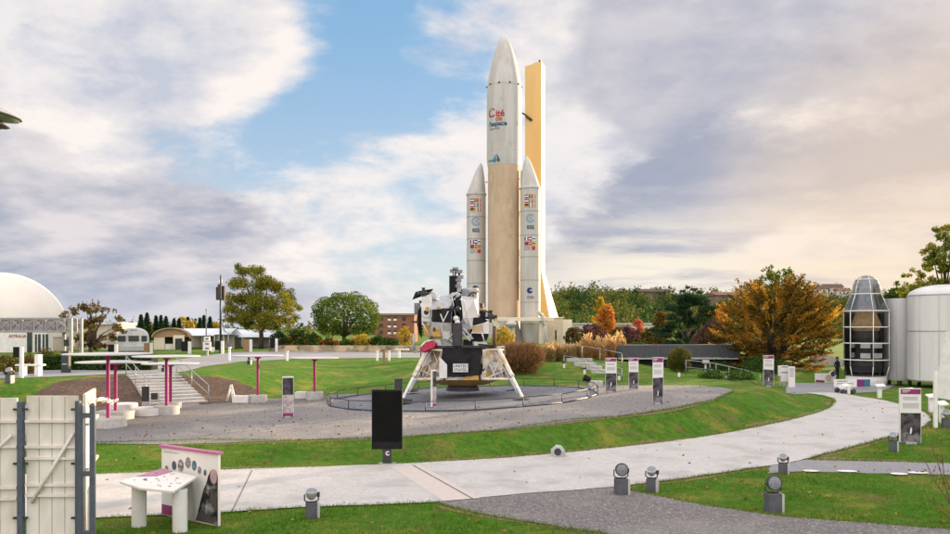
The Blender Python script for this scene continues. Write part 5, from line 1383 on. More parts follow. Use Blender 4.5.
def tent(x0, x1, D, ridge, eave, lab, peak=False):
    c = far((x0 + x1) / 2, D); s = px2m(D); zz = lambda py: hz(py, D) - c.z; h = (x1 - x0) / 2 * s
    t = thing('white_tent', lab, 'tent', c, 0, 'white marquee tents')
    mb = MB()
    if peak:
        vs = [(-h, -h, zz(eave)), (h, -h, zz(eave)), (h, h, zz(eave)), (-h, h, zz(eave))]
        mid = [(-.32 * h, -.32 * h, zz(eave) * .45 + zz(ridge) * .55 - .3), (.32 * h, -.32 * h, zz(eave) * .45 + zz(ridge) * .55 - .3), (.32 * h, .32 * h, zz(eave) * .45 + zz(ridge) * .55 - .3), (-.32 * h, .32 * h, zz(eave) * .45 + zz(ridge) * .55 - .3)]
        mb.add(vs + mid + [(0, 0, zz(ridge))], [(i, (i + 1) % 4, 4 + (i + 1) % 4, 4 + i) for i in range(4)] + [(4 + i, 4 + (i + 1) % 4, 8) for i in range(4)], TENT)
    else:
        mb.prism([(-3.2, zz(eave)), (3.2, zz(eave)), (0, zz(ridge))], 'x', -h, h, TENT)
    mb.build('canopy', t)
    mb = MB(); mb.box((0, 2.6 if not peak else h * .9, zz(eave) / 2), (2 * h * .98, .1, zz(eave)), mat('tent wall', (.55, .50, .45), (.5, .46, .42), 1, .8)); mb.build('wall', t)
    n = 5
    for i in range(n): mb = MB(); mb.cyl((-h + .1 + (2 * h - .2) * i / (n - 1), -3.0 if not peak else -h + .1, 0), (-h + .1 + (2 * h - .2) * i / (n - 1), -3.0 if not peak else -h + .1, zz(eave)), .06, GREY, None, 6); mb.build('pole', t)
    return t
tent(184, 236, 104, 328.5, 335.5, 'long white marquee beside the arched hall')
tent(212, 232, 100, 325.5, 334.5, 'pointed white tent behind the mast, highest of the tents', True)
tent(236, 276, 108, 329.5, 337, 'low white marquee partly behind the autumn tree')
c = far(96, 100.0); s = px2m(100); t = thing('white_hall', 'white flat roofed hall behind the brown tree at left', 'building', c)
mb = MB(); mb.box((3 * s, 0, (hz(324, 100) - c.z) / 2), (46 * s, 8, hz(324, 100) - c.z), mat('hall cream', (.62, .54, .45), (.56, .48, .4), .8, .85)); mb.build('wall', t); mb = MB(); mb.box((3 * s, -.1, hz(323.6, 100) - c.z), (48 * s, 8.6, .25), WHITE); mb.build('roof', t)
for x in (8, 14): mb = MB(); mb.box((x * s, -4.02, 1.6), (3.5 * s, .06, 1.3), WINGLASS); mb.build('window', t)

# masts
c = at(220.5, 353); D = c.y; s = px2m(D); zz = lambda py: hz(py, D) - c.z
t = thing('loudspeaker_mast', 'tall dark mast carrying a cluster of boxes at its top', 'mast', c)
mb = MB(); mb.cyl((0, 0, 0), (0, 0, zz(275)), .13, DARK, .07, 10); mb.build('pole', t)
for dx, dy, p0, p1, w in ((-2.6, 0, 287, 300, 3.2), (2.4, .1, 286, 300, 3.2), (0, -.25, 284.5, 299.5, 3.4), (.5, .3, 287, 298, 3)):
    mb = MB(); mb.box((dx * s, dy, (zz(p0) + zz(p1)) / 2), (w * s, .3, zz(p0) - zz(p1)), mat('speaker brown', (.07, .055, .045), (.055, .045, .04), 3, .7)); mb.build('speaker_box', t, bevel=.02)
for dx in (-1.6, 0, 1.4): mb = MB(); mb.cyl((dx * s, 0, zz(287)), (dx * s, 0, zz(274 + abs(dx) * 2)), .05, GREY, .03, 6); mb.build('antenna', t)
c = at(206.2, 352); s = px2m(c.y); t = thing('slim_mast', 'thin grey pole behind the stepped direction sign', 'mast', c)
mb = MB(); mb.cyl((0, 0, 0), (0, 0, 42 * s), .09, MIDGREY, .05, 8); mb.build('pole', t); mb = MB(); mb.sphere((0, 0, 42.3 * s), .1, MIDGREY, 8, 6); mb.build('cap', t)

# stone wall, brick block of flats
wl = thing('stone_wall', 'long low mottled stone wall behind the upper road', 'wall', (0, 0, 0))
mb = MB(); p0, p1 = at(268, 352), at(480, 352.3); n = 24
for i in range(n):
    a, b = p0.lerp(p1, i / n), p0.lerp(p1, (i + 1) / n); a.z = tz(a.x, a.y); h = (352 - 345.6) * px2m(a.y)
    mb.box(((a.x + b.x) / 2, (a.y + b.y) / 2 + .6, a.z + h / 2 - .1), (abs(b.x - a.x) + .0, .5, h + .2), STONE)
mb.build('masonry', wl)
bD = 150.0; c = far(395, bD); s = px2m(bD); zz = lambda py: hz(py, bD) - c.z
fl = thing('brick_flats', 'red brick apartment block seen between the pine and the lander', 'building', c)
mb = MB(); mb.box((2 * s, 0, zz(315.2) / 2), (38 * s, 9, zz(315.2)), BRICK); mb.build('wall', fl); mb = MB(); mb.box((2 * s, 0, zz(314.8)), (39.5 * s, 9.6, .35), mat('roof slab', (.30, .24, .2), None, 3, .8)); mb.build('roof', fl)
for px in (384, 392, 397.5, 406):
    for py in (319, 325.5, 332):
        w = MB(); w.box(((px - 395) * s, -4.53, zz(py)), (3.4 * s, .1, 3.2 * s), WINGLASS); o = w.build('window', fl)
        if px in (392, 397.5): f = MB(); f.box(((px - 395) * s, -4.6, zz(py) - .2), (3.2 * s, .08, 2.0 * s), WHITE); f.build('shutter', o)

# big street lamp head at the top left corner
lx0 = (-8 - CX) * 10 / F
t = thing('street_lamp', 'street lamp head with two stacked grey discs reaching in at the top left corner', 'street lamp', (lx0, 10, 0))
zz = lambda py: hz(py, 10)
TL = Matrix.Translation((0, 0, zz(113))) @ Matrix.Rotation(R(10), 4, 'Y') @ Matrix.Translation((0, 0, -zz(113)))
mb = MB(); mb.cyl((0, 0, 0), (0, 0, zz(127)), .06, DARK, .05, 12); mb.build('pole', t)
mb = MB(); mb.lathe([(.05, zz(119.5)), (.18, zz(118.6)), (.30, zz(116.5)), (.33, zz(114)), (.325, zz(112.5)), (.20, zz(108.5)), (.05, zz(105)), (.001, zz(104.6))], mat('lamp grey', (.34, .33, .33), (.28, .27, .27), 7, .5), 40, (0, 0, 0), True, TL); mb.build('upper_disc', t)
mb = MB(); mb.lathe([(.325, zz(114.8)), (.338, zz(114)), (.325, zz(112.6))], DARK, 40, (0, 0, 0), True, TL); mb.build('disc_rim', t)
mb = MB(); mb.lathe([(.05, zz(128)), (.12, zz(127.2)), (.13, zz(126)), (.20, zz(124.8)), (.22, zz(123.6)), (.14, zz(120.5)), (.06, zz(119.4))], mat('lamp dark', (.10, .095, .09), None, 6, .6), 32, (0, 0, 0), True, TL); mb.build('lower_disc', t)

# ------------------------------------------------------------------ right side: glazed capsule, tanks, signs
kD = 56.0; kc = far(866, kD); s = px2m(kD); zz = lambda py: hz(py, kD) - kc.z
GLZ = bpy.data.materials.new('smoked glass'); GLZ.use_nodes = True
b_ = GLZ.node_tree.nodes['Principled BSDF']; b_.inputs['Base Color'].default_value = (.010, .011, .013, 1); b_.inputs['Roughness'].default_value = .06; b_.inputs['Alpha'].default_value = .30; b_.inputs['Specular IOR Level'].default_value = .7
cap = thing('glazed_capsule', 'tall bullet shaped glass case holding a spacecraft beside the silver tank', 'display case', kc)
cap.location.z = hz(385, kD); kc = cap.location.copy(); zz = lambda py: hz(py, kD) - kc.z
prof = [(376.5, 18.2), (366, 20.6), (311, 20.6), (294, 13.6), (286, 12.2), (281, 10.2), (277.5, 7), (275.9, 3.5), (275.4, .4)]
mb = MB(); mb.lathe([(r * s, zz(py)) for py, r in prof[:3]], GLZ, 24); mb.build('glass_shell', cap)
GL2 = bpy.data.materials.new('silvered glass'); GL2.use_nodes = True
b_ = GL2.node_tree.nodes['Principled BSDF']; b_.inputs['Base Color'].default_value = (.16, .18, .21, 1); b_.inputs['Roughness'].default_value = .08; b_.inputs['Metallic'].default_value = .6; b_.inputs['Alpha'].default_value = .62
mb = MB(); mb.lathe([(r * s, zz(py)) for py, r in prof[2:]], GL2, 24); mb.build('glass_cone', cap)
mb = MB(); mb.lathe([(19.6 * s, zz(376)), (19.6 * s, zz(313))], mat('dark backdrop', (.022, .021, .022), None, 2, .8), 20, (0, 0, 0), True, None, R(8), R(172)); mb.build('backdrop', cap)
def ring(py, r, th, nm='frame_ring'):
    m_ = MB(); m_.lathe([(r * s - th, zz(py) - th), (r * s + th, zz(py) - th), (r * s + th, zz(py) + th), (r * s - th, zz(py) + th), (r * s - th, zz(py) - th)], WHITE, 24); m_.build(nm, cap)
for py, r in ((376.5, 18.4), (359.5, 20.8), (343, 20.8), (327, 20.8), (311, 20.8), (294, 13.4), (279.5, 9.2)): ring(py, r, .035)
for k in range(6):
    a = R(-98) + k * PI / 3; mb = MB(); mb.tube([(r * s * 1.01 * math.cos(a), r * s * 1.01 * math.sin(a), zz(py)) for py, r in prof[:-2]], .03, WHITE, 6); mb.build('mullion', cap)
mb = MB(); mb.lathe([(17 * s, 0), (19 * s, zz(379.5)), (18.5 * s, zz(376.8)), (.01, zz(376.8))], WHITE, 24); mb.build('plinth', cap)
INT_ = mat('craft gold', (.50, .33, .16), (.38, .24, .11), 4, .6); 
cr = thing('spacecraft', 'spacecraft with dark body and gold cone standing inside the glass case', 'spacecraft', kc)
mb = MB(); mb.lathe([(13.5 * s, zz(372)), (14.5 * s, zz(365)), (10 * s, zz(358))], DARK, 24); mb.build('engine_section', cr)
for a in (R(-62), R(-118), R(62), R(118)):
    for py in (355.5, 345.5): mb = MB(); mb.box((12.5 * s * math.cos(a), 12.5 * s * math.sin(a), zz(py)), (.62, .3, .34), WHITE, a + PI / 2); mb.build('equipment_box', cr)
mb = MB(); mb.lathe([(10 * s, zz(358)), (9.5 * s, zz(342)), (12 * s, zz(338)), (11.5 * s, zz(330)), (7 * s, zz(322))], DARK, 24); mb.build('service_module', cr)
mb = MB(); mb.lathe([(12 * s, zz(331)), (14 * s, zz(325)), (8.5 * s, zz(311)), (5 * s, zz(306)), (.01, zz(305.5))], INT_, 24); mb.build('descent_cone', cr)
mb = MB(); mb.lathe([(3 * s, zz(306)), (6 * s, zz(302)), (6 * s, zz(294)), (3 * s, zz(289)), (.01, zz(288))], LMGREY, 20); mb.build('orbital_module', cr)
mb = MB(); mb.lathe([(.30, 0), (.30, .05), (.22, .05)], DARK, 16, (0, 0, 0), True, Matrix.Translation((-.05, -6.1 * s, zz(299))) @ Matrix.Rotation(PI / 2, 4, 'X')); mb.build('hatch', cr)
lb = MB(); c = at(862, 393); s2 = px2m(c.y); t = thing('title_board', 'low white title board with purple end below the glass case', 'sign', (c.x + .6, c.y + 3, c.z))
mb = MB(); mb.box((0, 0, 6.5 * s2), (32 * s2, .1, 8 * s2), WHITE); p = mb.build('panel', t); mb = MB(); mb.box((12 * s2, -.055, 6.5 * s2), (8 * s2, .01, 7.8 * s2), mat('print violet', (.18, .03, .16), None, 5, .6)); mb.box((19 * s2, -.02, 6.5 * s2), (6 * s2, .1, 7.8 * s2), mat('print teal', (.03, .17, .24), None, 5, .6)); mb.build('print', p); mb = MB(); print_lines(mb, lambda x, z: (x, -.056, z), [(-13 * s2, -2 * s2, 8 * s2, .06), (-13 * s2, 4 * s2, 5.6 * s2, .05)]); mb.build('print', p)
for x in (-12, 12): mb = MB(); mb.box((x * s2, .04, 1.5 * s2), (.1, .06, 3 * s2 + .1), GREY); mb.build('post', t)

RIB = mat('ribbed silver', (.50, .50, .51), (.42, .42, .44), 10, .5, metal=.25, stretch=(6, 6, .6))
SKIN = mat('module skin', (.70, .69, .68), (.64, .63, .62), 1.2, .5, c3=(.58, .565, .55), s3=.9, stretch=(1, 1, .12))
def tank(cpx, D, rpx, top, bot, m, lab, dome_top=None, seam=(), ylift=0):
    s = px2m(D); c = Vector(((cpx - CX) * s, D, tz((cpx - CX) * s, D))); zz = lambda py: hz(py, D) - c.z
    t = thing('station_module', lab, 'space module', c, 0, 'white and silver space station modules')
    pr = [(rpx * s * .96, zz(bot)), (rpx * s, zz(bot) + .1), (rpx * s, zz(top))]
    mb = MB(); mb.lathe(pr + [(rpx * s * .985, zz(top) + .05), (.01, zz(top) + .06)] if dome_top is None else pr, m, 48); o = mb.build('hull', t)
    if dome_top is not None:
        mb = MB(); k = 8; mb.lathe([(rpx * s * math.cos(a) * .99 + .001, zz(top) + (zz(dome_top) - zz(top)) * math.sin(a)) for a in np.linspace(0, PI / 2, k)], m, 48); mb.build('end_dome', t)
    for k in range(10):
        a = R(-160) + k * R(31); mb = MB(); mb.tube([(rpx * s * 1.002 * math.cos(a), rpx * s * 1.002 * math.sin(a), zz(bot) + .15), (rpx * s * 1.002 * math.cos(a), rpx * s * 1.002 * math.sin(a), zz(top) - .05)], .012, GREY, 5); mb.build('plate_seam', o)
    for py in seam:
        mb = MB(); mb.lathe([(rpx * s * 1.0, zz(py) - .05), (rpx * s * 1.012, zz(py) - .03), (rpx * s * 1.012, zz(py) + .03), (rpx * s, zz(py) + .05)], GREY, 48); mb.build('seam_band', t)
    for a in (R(-60), R(-120), R(60), R(120)):
        mb = MB(); mb.tube([(rpx * s * .8 * math.cos(a), rpx * s * .8 * math.sin(a), -.05), (rpx * s * .75 * math.cos(a), rpx * s * .75 * math.sin(a), zz(bot) + .1)], .12, DARK, 8); mb.build('leg', t)
    return t
tank(899.5, 56, 13.8, 299.5, 380, RIB, 'silver ribbed drum module between the glass case and the white module')
tank(945, 54, 33.5, 295.5, 381, SKIN, 'big white domed module cut by the right edge', 284.5, (295.5, 331))
# large white slab on a post in front of the module
c = at(935.5, 428); s = px2m(c.y); t = thing('white_sail', 'large leaning white slab panel on a slim post at the right edge', 'panel', c)
mb = MB(); mb.box((0, 0, 28 * s), (3 * s, .12, 57 * s), WHITE); mb.build('post', t)
mb = MB(); f = [(2 * s, 30 * s), (22 * s, 27 * s), (26 * s, 98 * s), (12 * s, 96 * s)]
mb.prism(f, 'y', .1, .22, LMWHITE); mb.build('slab', t)
def reading_desk(px, b, tp, lab, flip=1):
    c = at(px, b); s = px2m(c.y); h = (b - tp) * s; t = thing('reading_desk', lab, 'lectern', c, R(-15), 'white reading desks around the modules')
    mb = MB(); mb.box((0, 0, h * .42), (3.6 * s, .3, h * .85), WHITE); mb.build('post', t, bevel=.015)
    mb = MB(); mb.add([(-3.4 * s, -.35, h * .84), (4.8 * s, -.35, h * .90), (4.8 * s, .35, h), (-3.4 * s, .35, h * .95), (-3.4 * s, -.35, h * .79), (4.8 * s, -.35, h * .84), (4.8 * s, .35, h * .93), (-3.4 * s, .35, h * .88)], [(0, 1, 2, 3), (7, 6, 5, 4), (0, 4, 5, 1), (1, 5, 6, 2), (2, 6, 7, 3), (3, 7, 4, 0)], WHITE); mb.build('sloping_top', t)
    return t
reading_desk(879.5, 398, 384, 'white reading desk on the grass below the silver drum')
reading_desk(909, 404, 388, 'white reading desk partly behind the large purple topped totem')
reading_desk(931, 412, 394, 'white reading desk left of the slim white post')
reading_desk(941.5, 423, 401, 'white reading desk right of the slim white post at the edge')
# the tilted white buggy beside the case
c = at(845.5, 393.5); s = px2m(c.y); t = thing('moon_buggy', 'small white rounded buggy with dark wheels beside the pale path end', 'rover', c)
mb = MB(); mb.hull([Vector(v) for v in ((-5 * s, -.3, 3 * s), (5 * s, -.3, 3.5 * s), (5.5 * s, .4, 6 * s), (3 * s, .2, 10 * s), (-2.5 * s, .2, 9.5 * s), (-5.6 * s, .3, 6 * s), (-3 * s, -.35, 7.5 * s), (3.4 * s, -.35, 8 * s))], lambda c, n: LMWHITE); mb.build('body', t, bevel=.03)
for x, y in ((-5.2, -.35), (5.2, -.35), (-4.6, .5), (5, .5)): mb = MB(); mb.cyl((x * s, y - .08, 2.8 * s), (x * s, y + .1, 2.2 * s), 2.2 * s, DARK, None, 16); mb.build('wheel', t)
mb = MB(); mb.box((0, -.40, 4.0 * s), (2.6 * s, .1, 8 * s), WHITE); mb.build('front_post', t)
# printed wall panel and figure beyond the service road
c = at(829, 383.3); s = px2m(c.y); t = thing('photo_panel', 'low white printed panel with cut out astronaut picture at the bend of the path', 'sign', (c.x, c.y + .6, c.z))
mb = MB(); mb.prism([(-10 * s, 0), (10 * s, 0), (11 * s, 7 * s), (8 * s, 12.5 * s), (3.5 * s, 9.4 * s), (-10 * s, 9.4 * s)], 'y', 0, .12, WHITE); p = mb.build('panel', t)
mb = MB(); mb.prism([(-9.6 * s, .3 * s), (-1 * s, .3 * s), (-1 * s, 2.2 * s), (-9.6 * s, 3 * s)], 'y', -.008, 0, PURPLE); mb.add([(3.2 * s + 3.4 * s * math.cos(a), -.006, 4.6 * s + 3.4 * s * math.sin(a)) for a in np.linspace(0, 2 * PI, 18, endpoint=False)], [tuple(range(18))], mat('print orange', (.48, .33, .20), (.6, .5, .42), 9, .5)); mb.add([(7.6 * s + 2.3 * s * math.cos(a), -.007, 8.8 * s + 2.8 * s * math.sin(a)) for a in np.linspace(0, 2 * PI, 18, endpoint=False)], [tuple(range(18))], cm['dark']); mb.build('print', p)
def person(loc, rz, lab):
    t = thing('person', lab, 'person', loc, rz)
    J = dict(p=(0, 0, .95), sp=(0, 0, 1.2), ch=(0, 0, 1.42), nk=(0, 0, 1.52), hd=(0, -.02, 1.64), ht=(0, -.01, 1.76), hl=(-.1, 0, .92), kl=(-.11, -.02, .5), al=(-.11, .02, .08), tl=(-.12, -.16, .04), hr=(.1, 0, .92), kr=(.12, .03, .5), ar=(.13, .06, .08), tr=(.15, -.11, .04), sl=(-.19, 0, 1.42), el=(-.25, .03, 1.14), wl=(-.24, -.08, .9), fl=(-.235, -.11, .80), sr=(.19, 0, 1.42), er=(.25, .03, 1.14), wr=(.23, -.08, .9), fr=(.225, -.11, .80))
    E = 'p-sp sp-ch ch-nk nk-hd hd-ht p-hl hl-kl kl-al al-tl p-hr hr-kr kr-ar ar-tr ch-sl sl-el el-wl wl-fl ch-sr sr-er er-wr wr-fr'.split()
    rad = dict(p=.14, sp=.125, ch=.14, nk=.055, hd=.095, ht=.07, hl=.095, kl=.06, al=.042, tl=.035, hr=.095, kr=.06, ar=.042, tr=.035, sl=.06, el=.045, wl=.033, fl=.03, sr=.06, er=.045, wr=.033, fr=.03)
    ks_ = list(J); me = bpy.data.meshes.new('body'); me.from_pydata([J[k] for k in ks_], [tuple(ks_.index(q) for q in e.split('-')) for e in E], [])
    o = bpy.data.objects.new('body', me); COL.objects.link(o); o.parent = t
    sk = o.modifiers.new('skin', 'SKIN'); ly = me.skin_vertices[0] if me.skin_vertices else None
    for k, sv in zip(ks_, me.skin_vertices[0].data): sv.radius = (rad[k], rad[k] * .8)
    me.skin_vertices[0].data[0].use_root = True
    o.modifiers.new('sub', 'SUBSURF').levels = 1
    me.materials.append(mat('dark clothing', (.035, .03, .04), (.025, .022, .03), 6, .9))
    mb = MB(); mb.sphere((0, 0, 1.70), .115, mat('dark hair', (.03, .022, .018), None, 9, .9), 12, 8); mb.build('hair', t)
    mb = MB(); mb.sphere((0, -.045, 1.635), .088, mat('skin tone', (.45, .28, .2), None, 9, .7), 12, 8, sz=1.15); mb.build('face', t)
try:
    c = far(837.3, 59.6); person(c, R(25), 'person in dark clothes standing behind the printed white panel')
except Exception as e:
    print('person', e)

# low sloping white wall and railings at the back of the bend
wl = thing('white_wall', 'low white wall sloping down behind the small lawn at the bend', 'wall', (0, 0, 0))
mb = MB(); D = 72.0; s = px2m(D); pts = [(812, 357), (822, 359.5), (832, 362), (846, 366.5), (858, 370)]
for (a, b), (c_, d_) in zip(pts[:-1], pts[1:]):
    x0, x1 = (a - CX) * s, (c_ - CX) * s; z0, z1 = hz(b, D), hz(d_, D)
    mb.add([(x0, D, -.2), (x1, D, -.2), (x1, D, z1 + .5), (x0, D, z0 + .5), (x0, D + .4, -.2), (x1, D + .4, -.2), (x1, D + .4, z1 + .5), (x0, D + .4, z0 + .5)], [(0, 1, 2, 3), (7, 6, 5, 4), (3, 2, 6, 7), (0, 3, 7, 4), (1, 5, 6, 2)], mat('wall white', (.62, .60, .60), (.5, .48, .48), .9, .8, c3=(.42, .40, .40), s3=1.2))
mb.build('masonry', wl)

# dark footbridge slab behind the lawn
fb = thing('dark_footbridge', 'long dark grey deck wall crossing behind the gravel at right', 'footbridge', (0, 0, 0))
SLATE = mat('slate grey', (.085, .09, .10), (.065, .07, .08), 2, .75, stretch=(3, 3, .4))
D = 66.0; s = px2m(D); mb = MB()
x0, x1, x2 = (618 - CX) * s, (738 - CX) * s, (744 - CX) * s
mb.add([(x0, D, hz(358, D)), (x1, D, hz(357.2, D)), (x2, D, hz(344.8, D)), (x0, D, hz(345.5, D)), (x0, D + 3, hz(358, D)), (x1, D + 3, hz(357.2, D)), (x2, D + 3, hz(344.8, D)), (x0, D + 3, hz(345.5, D))], [(0, 1, 2, 3), (7, 6, 5, 4), (3, 2, 6, 7), (0, 4, 5, 1), (0, 3, 7, 4), (1, 5, 6, 2)], SLATE); mb.build('deck_wall', fb)
mb = MB(); mb.box(((x0 + x1) / 2, D - .04, hz(358.6, D)), (x1 - x0, .2, .12), GREY); mb.build('edge_strip', fb)
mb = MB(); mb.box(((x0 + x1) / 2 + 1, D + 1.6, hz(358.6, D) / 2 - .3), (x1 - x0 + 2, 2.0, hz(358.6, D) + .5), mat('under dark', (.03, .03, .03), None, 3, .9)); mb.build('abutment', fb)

def railing(pts, lab, h=.95, posts=True, mid=True, m=STEEL):
    t = thing('handrail', lab, 'railing', pts[0], 0, 'steel handrails on the slopes'); o = pts[0]
    L = [p - o for p in pts]
    mb = MB(); mb.tube([p + Vector((0, 0, h)) for p in L], .03, m, 6); mb.build('top_rail', t)
    if mid: mb = MB(); mb.tube([p + Vector((0, 0, h * .5)) for p in L], .02, m, 6); mb.build('mid_rail', t)
    for p in L: mb = MB(); mb.tube([p - Vector((0, 0, .1)), p + Vector((0, 0, h))], .028, m, 6); mb.build('post', t)
def on(px, D, py): return Vector(((px - CX) * D / F, D, hz(py, D)))
railing([on(686, 55, 374), on(705, 55, 376), on(716, 55, 377.5), on(741, 55, 383), on(760, 55, 388)], 'steel handrail running down below the autumn tree, front one')
railing([on(710, 58, 376), on(729, 58, 380), on(748, 58, 384)], 'steel handrail running down below the autumn tree, rear one')
railing([at(564, 366.5), at(586, 370.5), at(606, 378), at(622, 381)], 'steel handrail descending the lawn beside the slab steps', .75)
railing([on(561, 62, 362), on(582, 62, 363), on(600, 60, 367), on(622, 58, 372)], 'thin steel handrail above the slab steps by the grasses', 1.35, mid=False)
c = at(582, 366)
ss = thing('slab_steps', 'pale stone slab steps set into the lawn right of the brown shrub', 'steps', c)
for px, py, w in ((579, 361.5, 26), (585, 366, 22), (592, 369.5, 19), (599, 373, 16)):
    q = at(px, py) - c; s = px2m(at(px, py).y); mb = MB(); mb.box((q.x, q.y, q.z + .1), (w * s, .7, .28), CONC); mb.build('step', ss, bevel=.02)
for px, py, lab in ((564, 368, 'white short bollard light at the head of the slab steps'), (584.5, 374, 'white short bollard light beside the second slab step'), (619, 380, 'white short bollard light between the two purple topped totems'), (679, 377, 'white short bollard light below the round ball shrub'), (727, 379, 'white short bollard light under the railings by the autumn tree')):
    c = at(px, py); s = px2m(c.y); t = thing('path_light', lab, 'bollard', c, 0, 'short white path lights')
    mb = MB(); mb.box((0, 0, 2.2 * s), (2.2 * s, .15, 4.6 * s), WHITE); mb.build('post', t); mb = MB(); mb.box((-.4 * s, 0, 5.4 * s), (3 * s, .2, 1.6 * s), DARK); mb.build('lamp_head', t)
c = at(705.5, 378); t = thing('viewer_post', 'grey viewer on a post at the top of the handrail below the bridge', 'viewer', c)
mb = MB(); mb.cyl((0, 0, 0), (0, 0, 1.0), .07, GREY, None, 10); mb.build('post', t); mb = MB(); mb.box((0, -.05, 1.1), (.45, .3, .22), GREY); mb.build('head', t, bevel=.04)

# ------------------------------------------------------------------ trees and shrubs
def base(px, D): return far(px, D)
rng = np.random.default_rng(1)
# tall autumn tree behind the road
D = 100.0; s = px2m(D); c = base(261, D); zz = lambda py: hz(py, D) - c.z
cl = []
for px, py, r in ((247, 273, 9), (256, 270, 8), (240, 284, 10), (250, 286, 12), (263, 280, 11), (273, 286, 10), (283, 294, 9), (234, 297, 9), (245, 300, 12), (259, 298, 13), (273, 302, 12), (287, 306, 10), (229, 309, 8), (240, 313, 11), (254, 314, 12), (268, 316, 11), (281, 318, 9), (293, 317, 7), (232, 320, 8), (247, 325, 8), (262, 326, 8), (275, 327, 7), (296, 309, 5), (226, 303, 5), (243, 268, 5), (289, 298, 6)):
    for q in range(3):
        cl.append((((px - 261) * s + rng.normal() * r * s * .28, rng.uniform(-3, 3), zz(py) + rng.normal() * r * s * .25), (r * s * .8, r * s * .85, r * s * .6)))
tree('autumn_tree', 'tall olive and orange autumn tree behind the upper road left of the round pine', c, cl, L_AUT, .24, 560, zz(326), .32, 11, 'background trees', lambda P, t, g: np.clip(.35 * t + .75 * g.beta(1.4, 1.6, len(P)), 0, 1), shell=.0, aspect=.45)
# round umbrella pine
D = 96.0; s = px2m(D); c = base(344, D); zz = lambda py: hz(py, D) - c.z
cl = []
for i in range(110):
    v = 1 - 1.72 * (i + .5) / 110; a = i * 2.39996; rr = math.sqrt(max(0, 1 - v * v)); k = rng.uniform(.84, .97) if i % 6 else rng.uniform(.4, .7)
    r = rng.uniform(4.2, 6.6) * s
    cl.append(((1.5 * s + 33 * s * rr * math.cos(a) * k, 33 * s * rr * math.sin(a) * k, zz(317) + 25 * s * v * k * (1 if v > 0 else .95)), (r, r, r * .75)))
tree('round_pine', 'broad round topped green pine left of the brick flats', c, cl, L_GREEN, .22, 560, zz(336), .3, 12, 'background trees', lambda P, t, g: np.clip(t * .9 + g.normal(0, .1, len(P)) + .05, 0, 1), shell=.72, aspect=.4)
# brown spreading tree at left
D = 76.0; s = px2m(D); c = base(90, D); zz = lambda py: hz(py, D) - c.z
cl = []
for px, py, r in ((70, 316, 7), (80, 310, 8), (92, 308, 8), (102, 313, 7), (112, 318, 7), (68, 328, 7), (80, 324, 10), (93, 322, 10), (106, 326, 9), (116, 331, 6), (75, 338, 8), (90, 336, 10), (104, 339, 8), (85, 346, 8), (98, 347, 7)):
    for q in range(3): cl.append((((px - 90) * s + rng.normal() * r * s * .3, rng.uniform(-2, 2), zz(py) + rng.normal() * r * s * .2), (r * s * .6, r * s * .7, r * s * .38)))
for q in range(16):
    a = rng.uniform(-1.2, 1.2); cl.append((((90 + 24 * math.sin(a) * rng.uniform(.7, 1.25) - 90) * s, rng.uniform(-1, 1), zz(322 - 17 * math.cos(a) * rng.uniform(.7, 1.25))), (.12, .12, .35)))
tree('brown_tree', 'low spreading brown leaved tree in front of the white hall at left', c, cl, L_BROWNG, .22, 480, .8, .2, 13, 'background trees', shell=.15)
# golden layered tree at right
D = 66.0; s = px2m(D); c = base(775, D); zz = lambda py: hz(py, D) - c.z
g = np.random.default_rng(14); P, T, tips = [], [], []
for i in range(700):                      # rising sprays of leaves along every outer branch
    ang = g.uniform(0, 2 * PI); q = g.uniform(0, 1); py = 366 - 76 * q ** .9
    w = np.interp(py, [288, 296, 312, 335, 350, 366], [12, 36, 56, 60, 54, 36]) * s
    r0 = w * math.sqrt(g.uniform(.02, .75)); L = g.uniform(.7, 1.9); up = np.interp(py, [290, 320, 366], [1.0, .5, .02]) + g.normal(0, .12)
    dv = np.array([math.cos(ang), math.sin(ang) * .95, up]); dv /= np.linalg.norm(dv)
    p0 = np.array([r0 * math.cos(ang), r0 * math.sin(ang) * .85, zz(py)]); k = int(46 * L); u = g.uniform(0, 1, (k, 1))
    bow = np.array([0, 0, -.22 * L]) * (u * (1 - u) * 2)
    P.append(p0 + dv * L * u + bow + g.normal(0, 1, (k, 3)) * np.array([.13, .13, .07]) * (1.15 - .7 * u)); tt = np.clip(g.beta(1.05, 1.45), 0, 1)
    T.append(np.clip(tt + g.normal(0, .16, k), 0, 1)); tips.append(tuple(p0 + dv * L * .5))
t = thing('golden_tree', 'wide layered golden autumn tree above the dark bridge', 'tree', c, 0, 'background trees')
P = np.concatenate(P); rad_ = np.stack([P[:, 0], P[:, 1], .5 * np.linalg.norm(P[:, :2], axis=1)], 1); rad_ /= np.linalg.norm(rad_, axis=1, keepdims=True) + 1e-6
me = leaf_mesh('crown', P, .22, L_GOLD, g, np.concatenate(T), .42, 0, rad_ * 1.0, .8); o = bpy.data.objects.new('crown', me); COL.objects.link(o); o.parent = t
mb = MB(); limbs(mb, np.random.default_rng(3), 1.0, .3, tips, BARK, 40); mb.build('trunk', t)
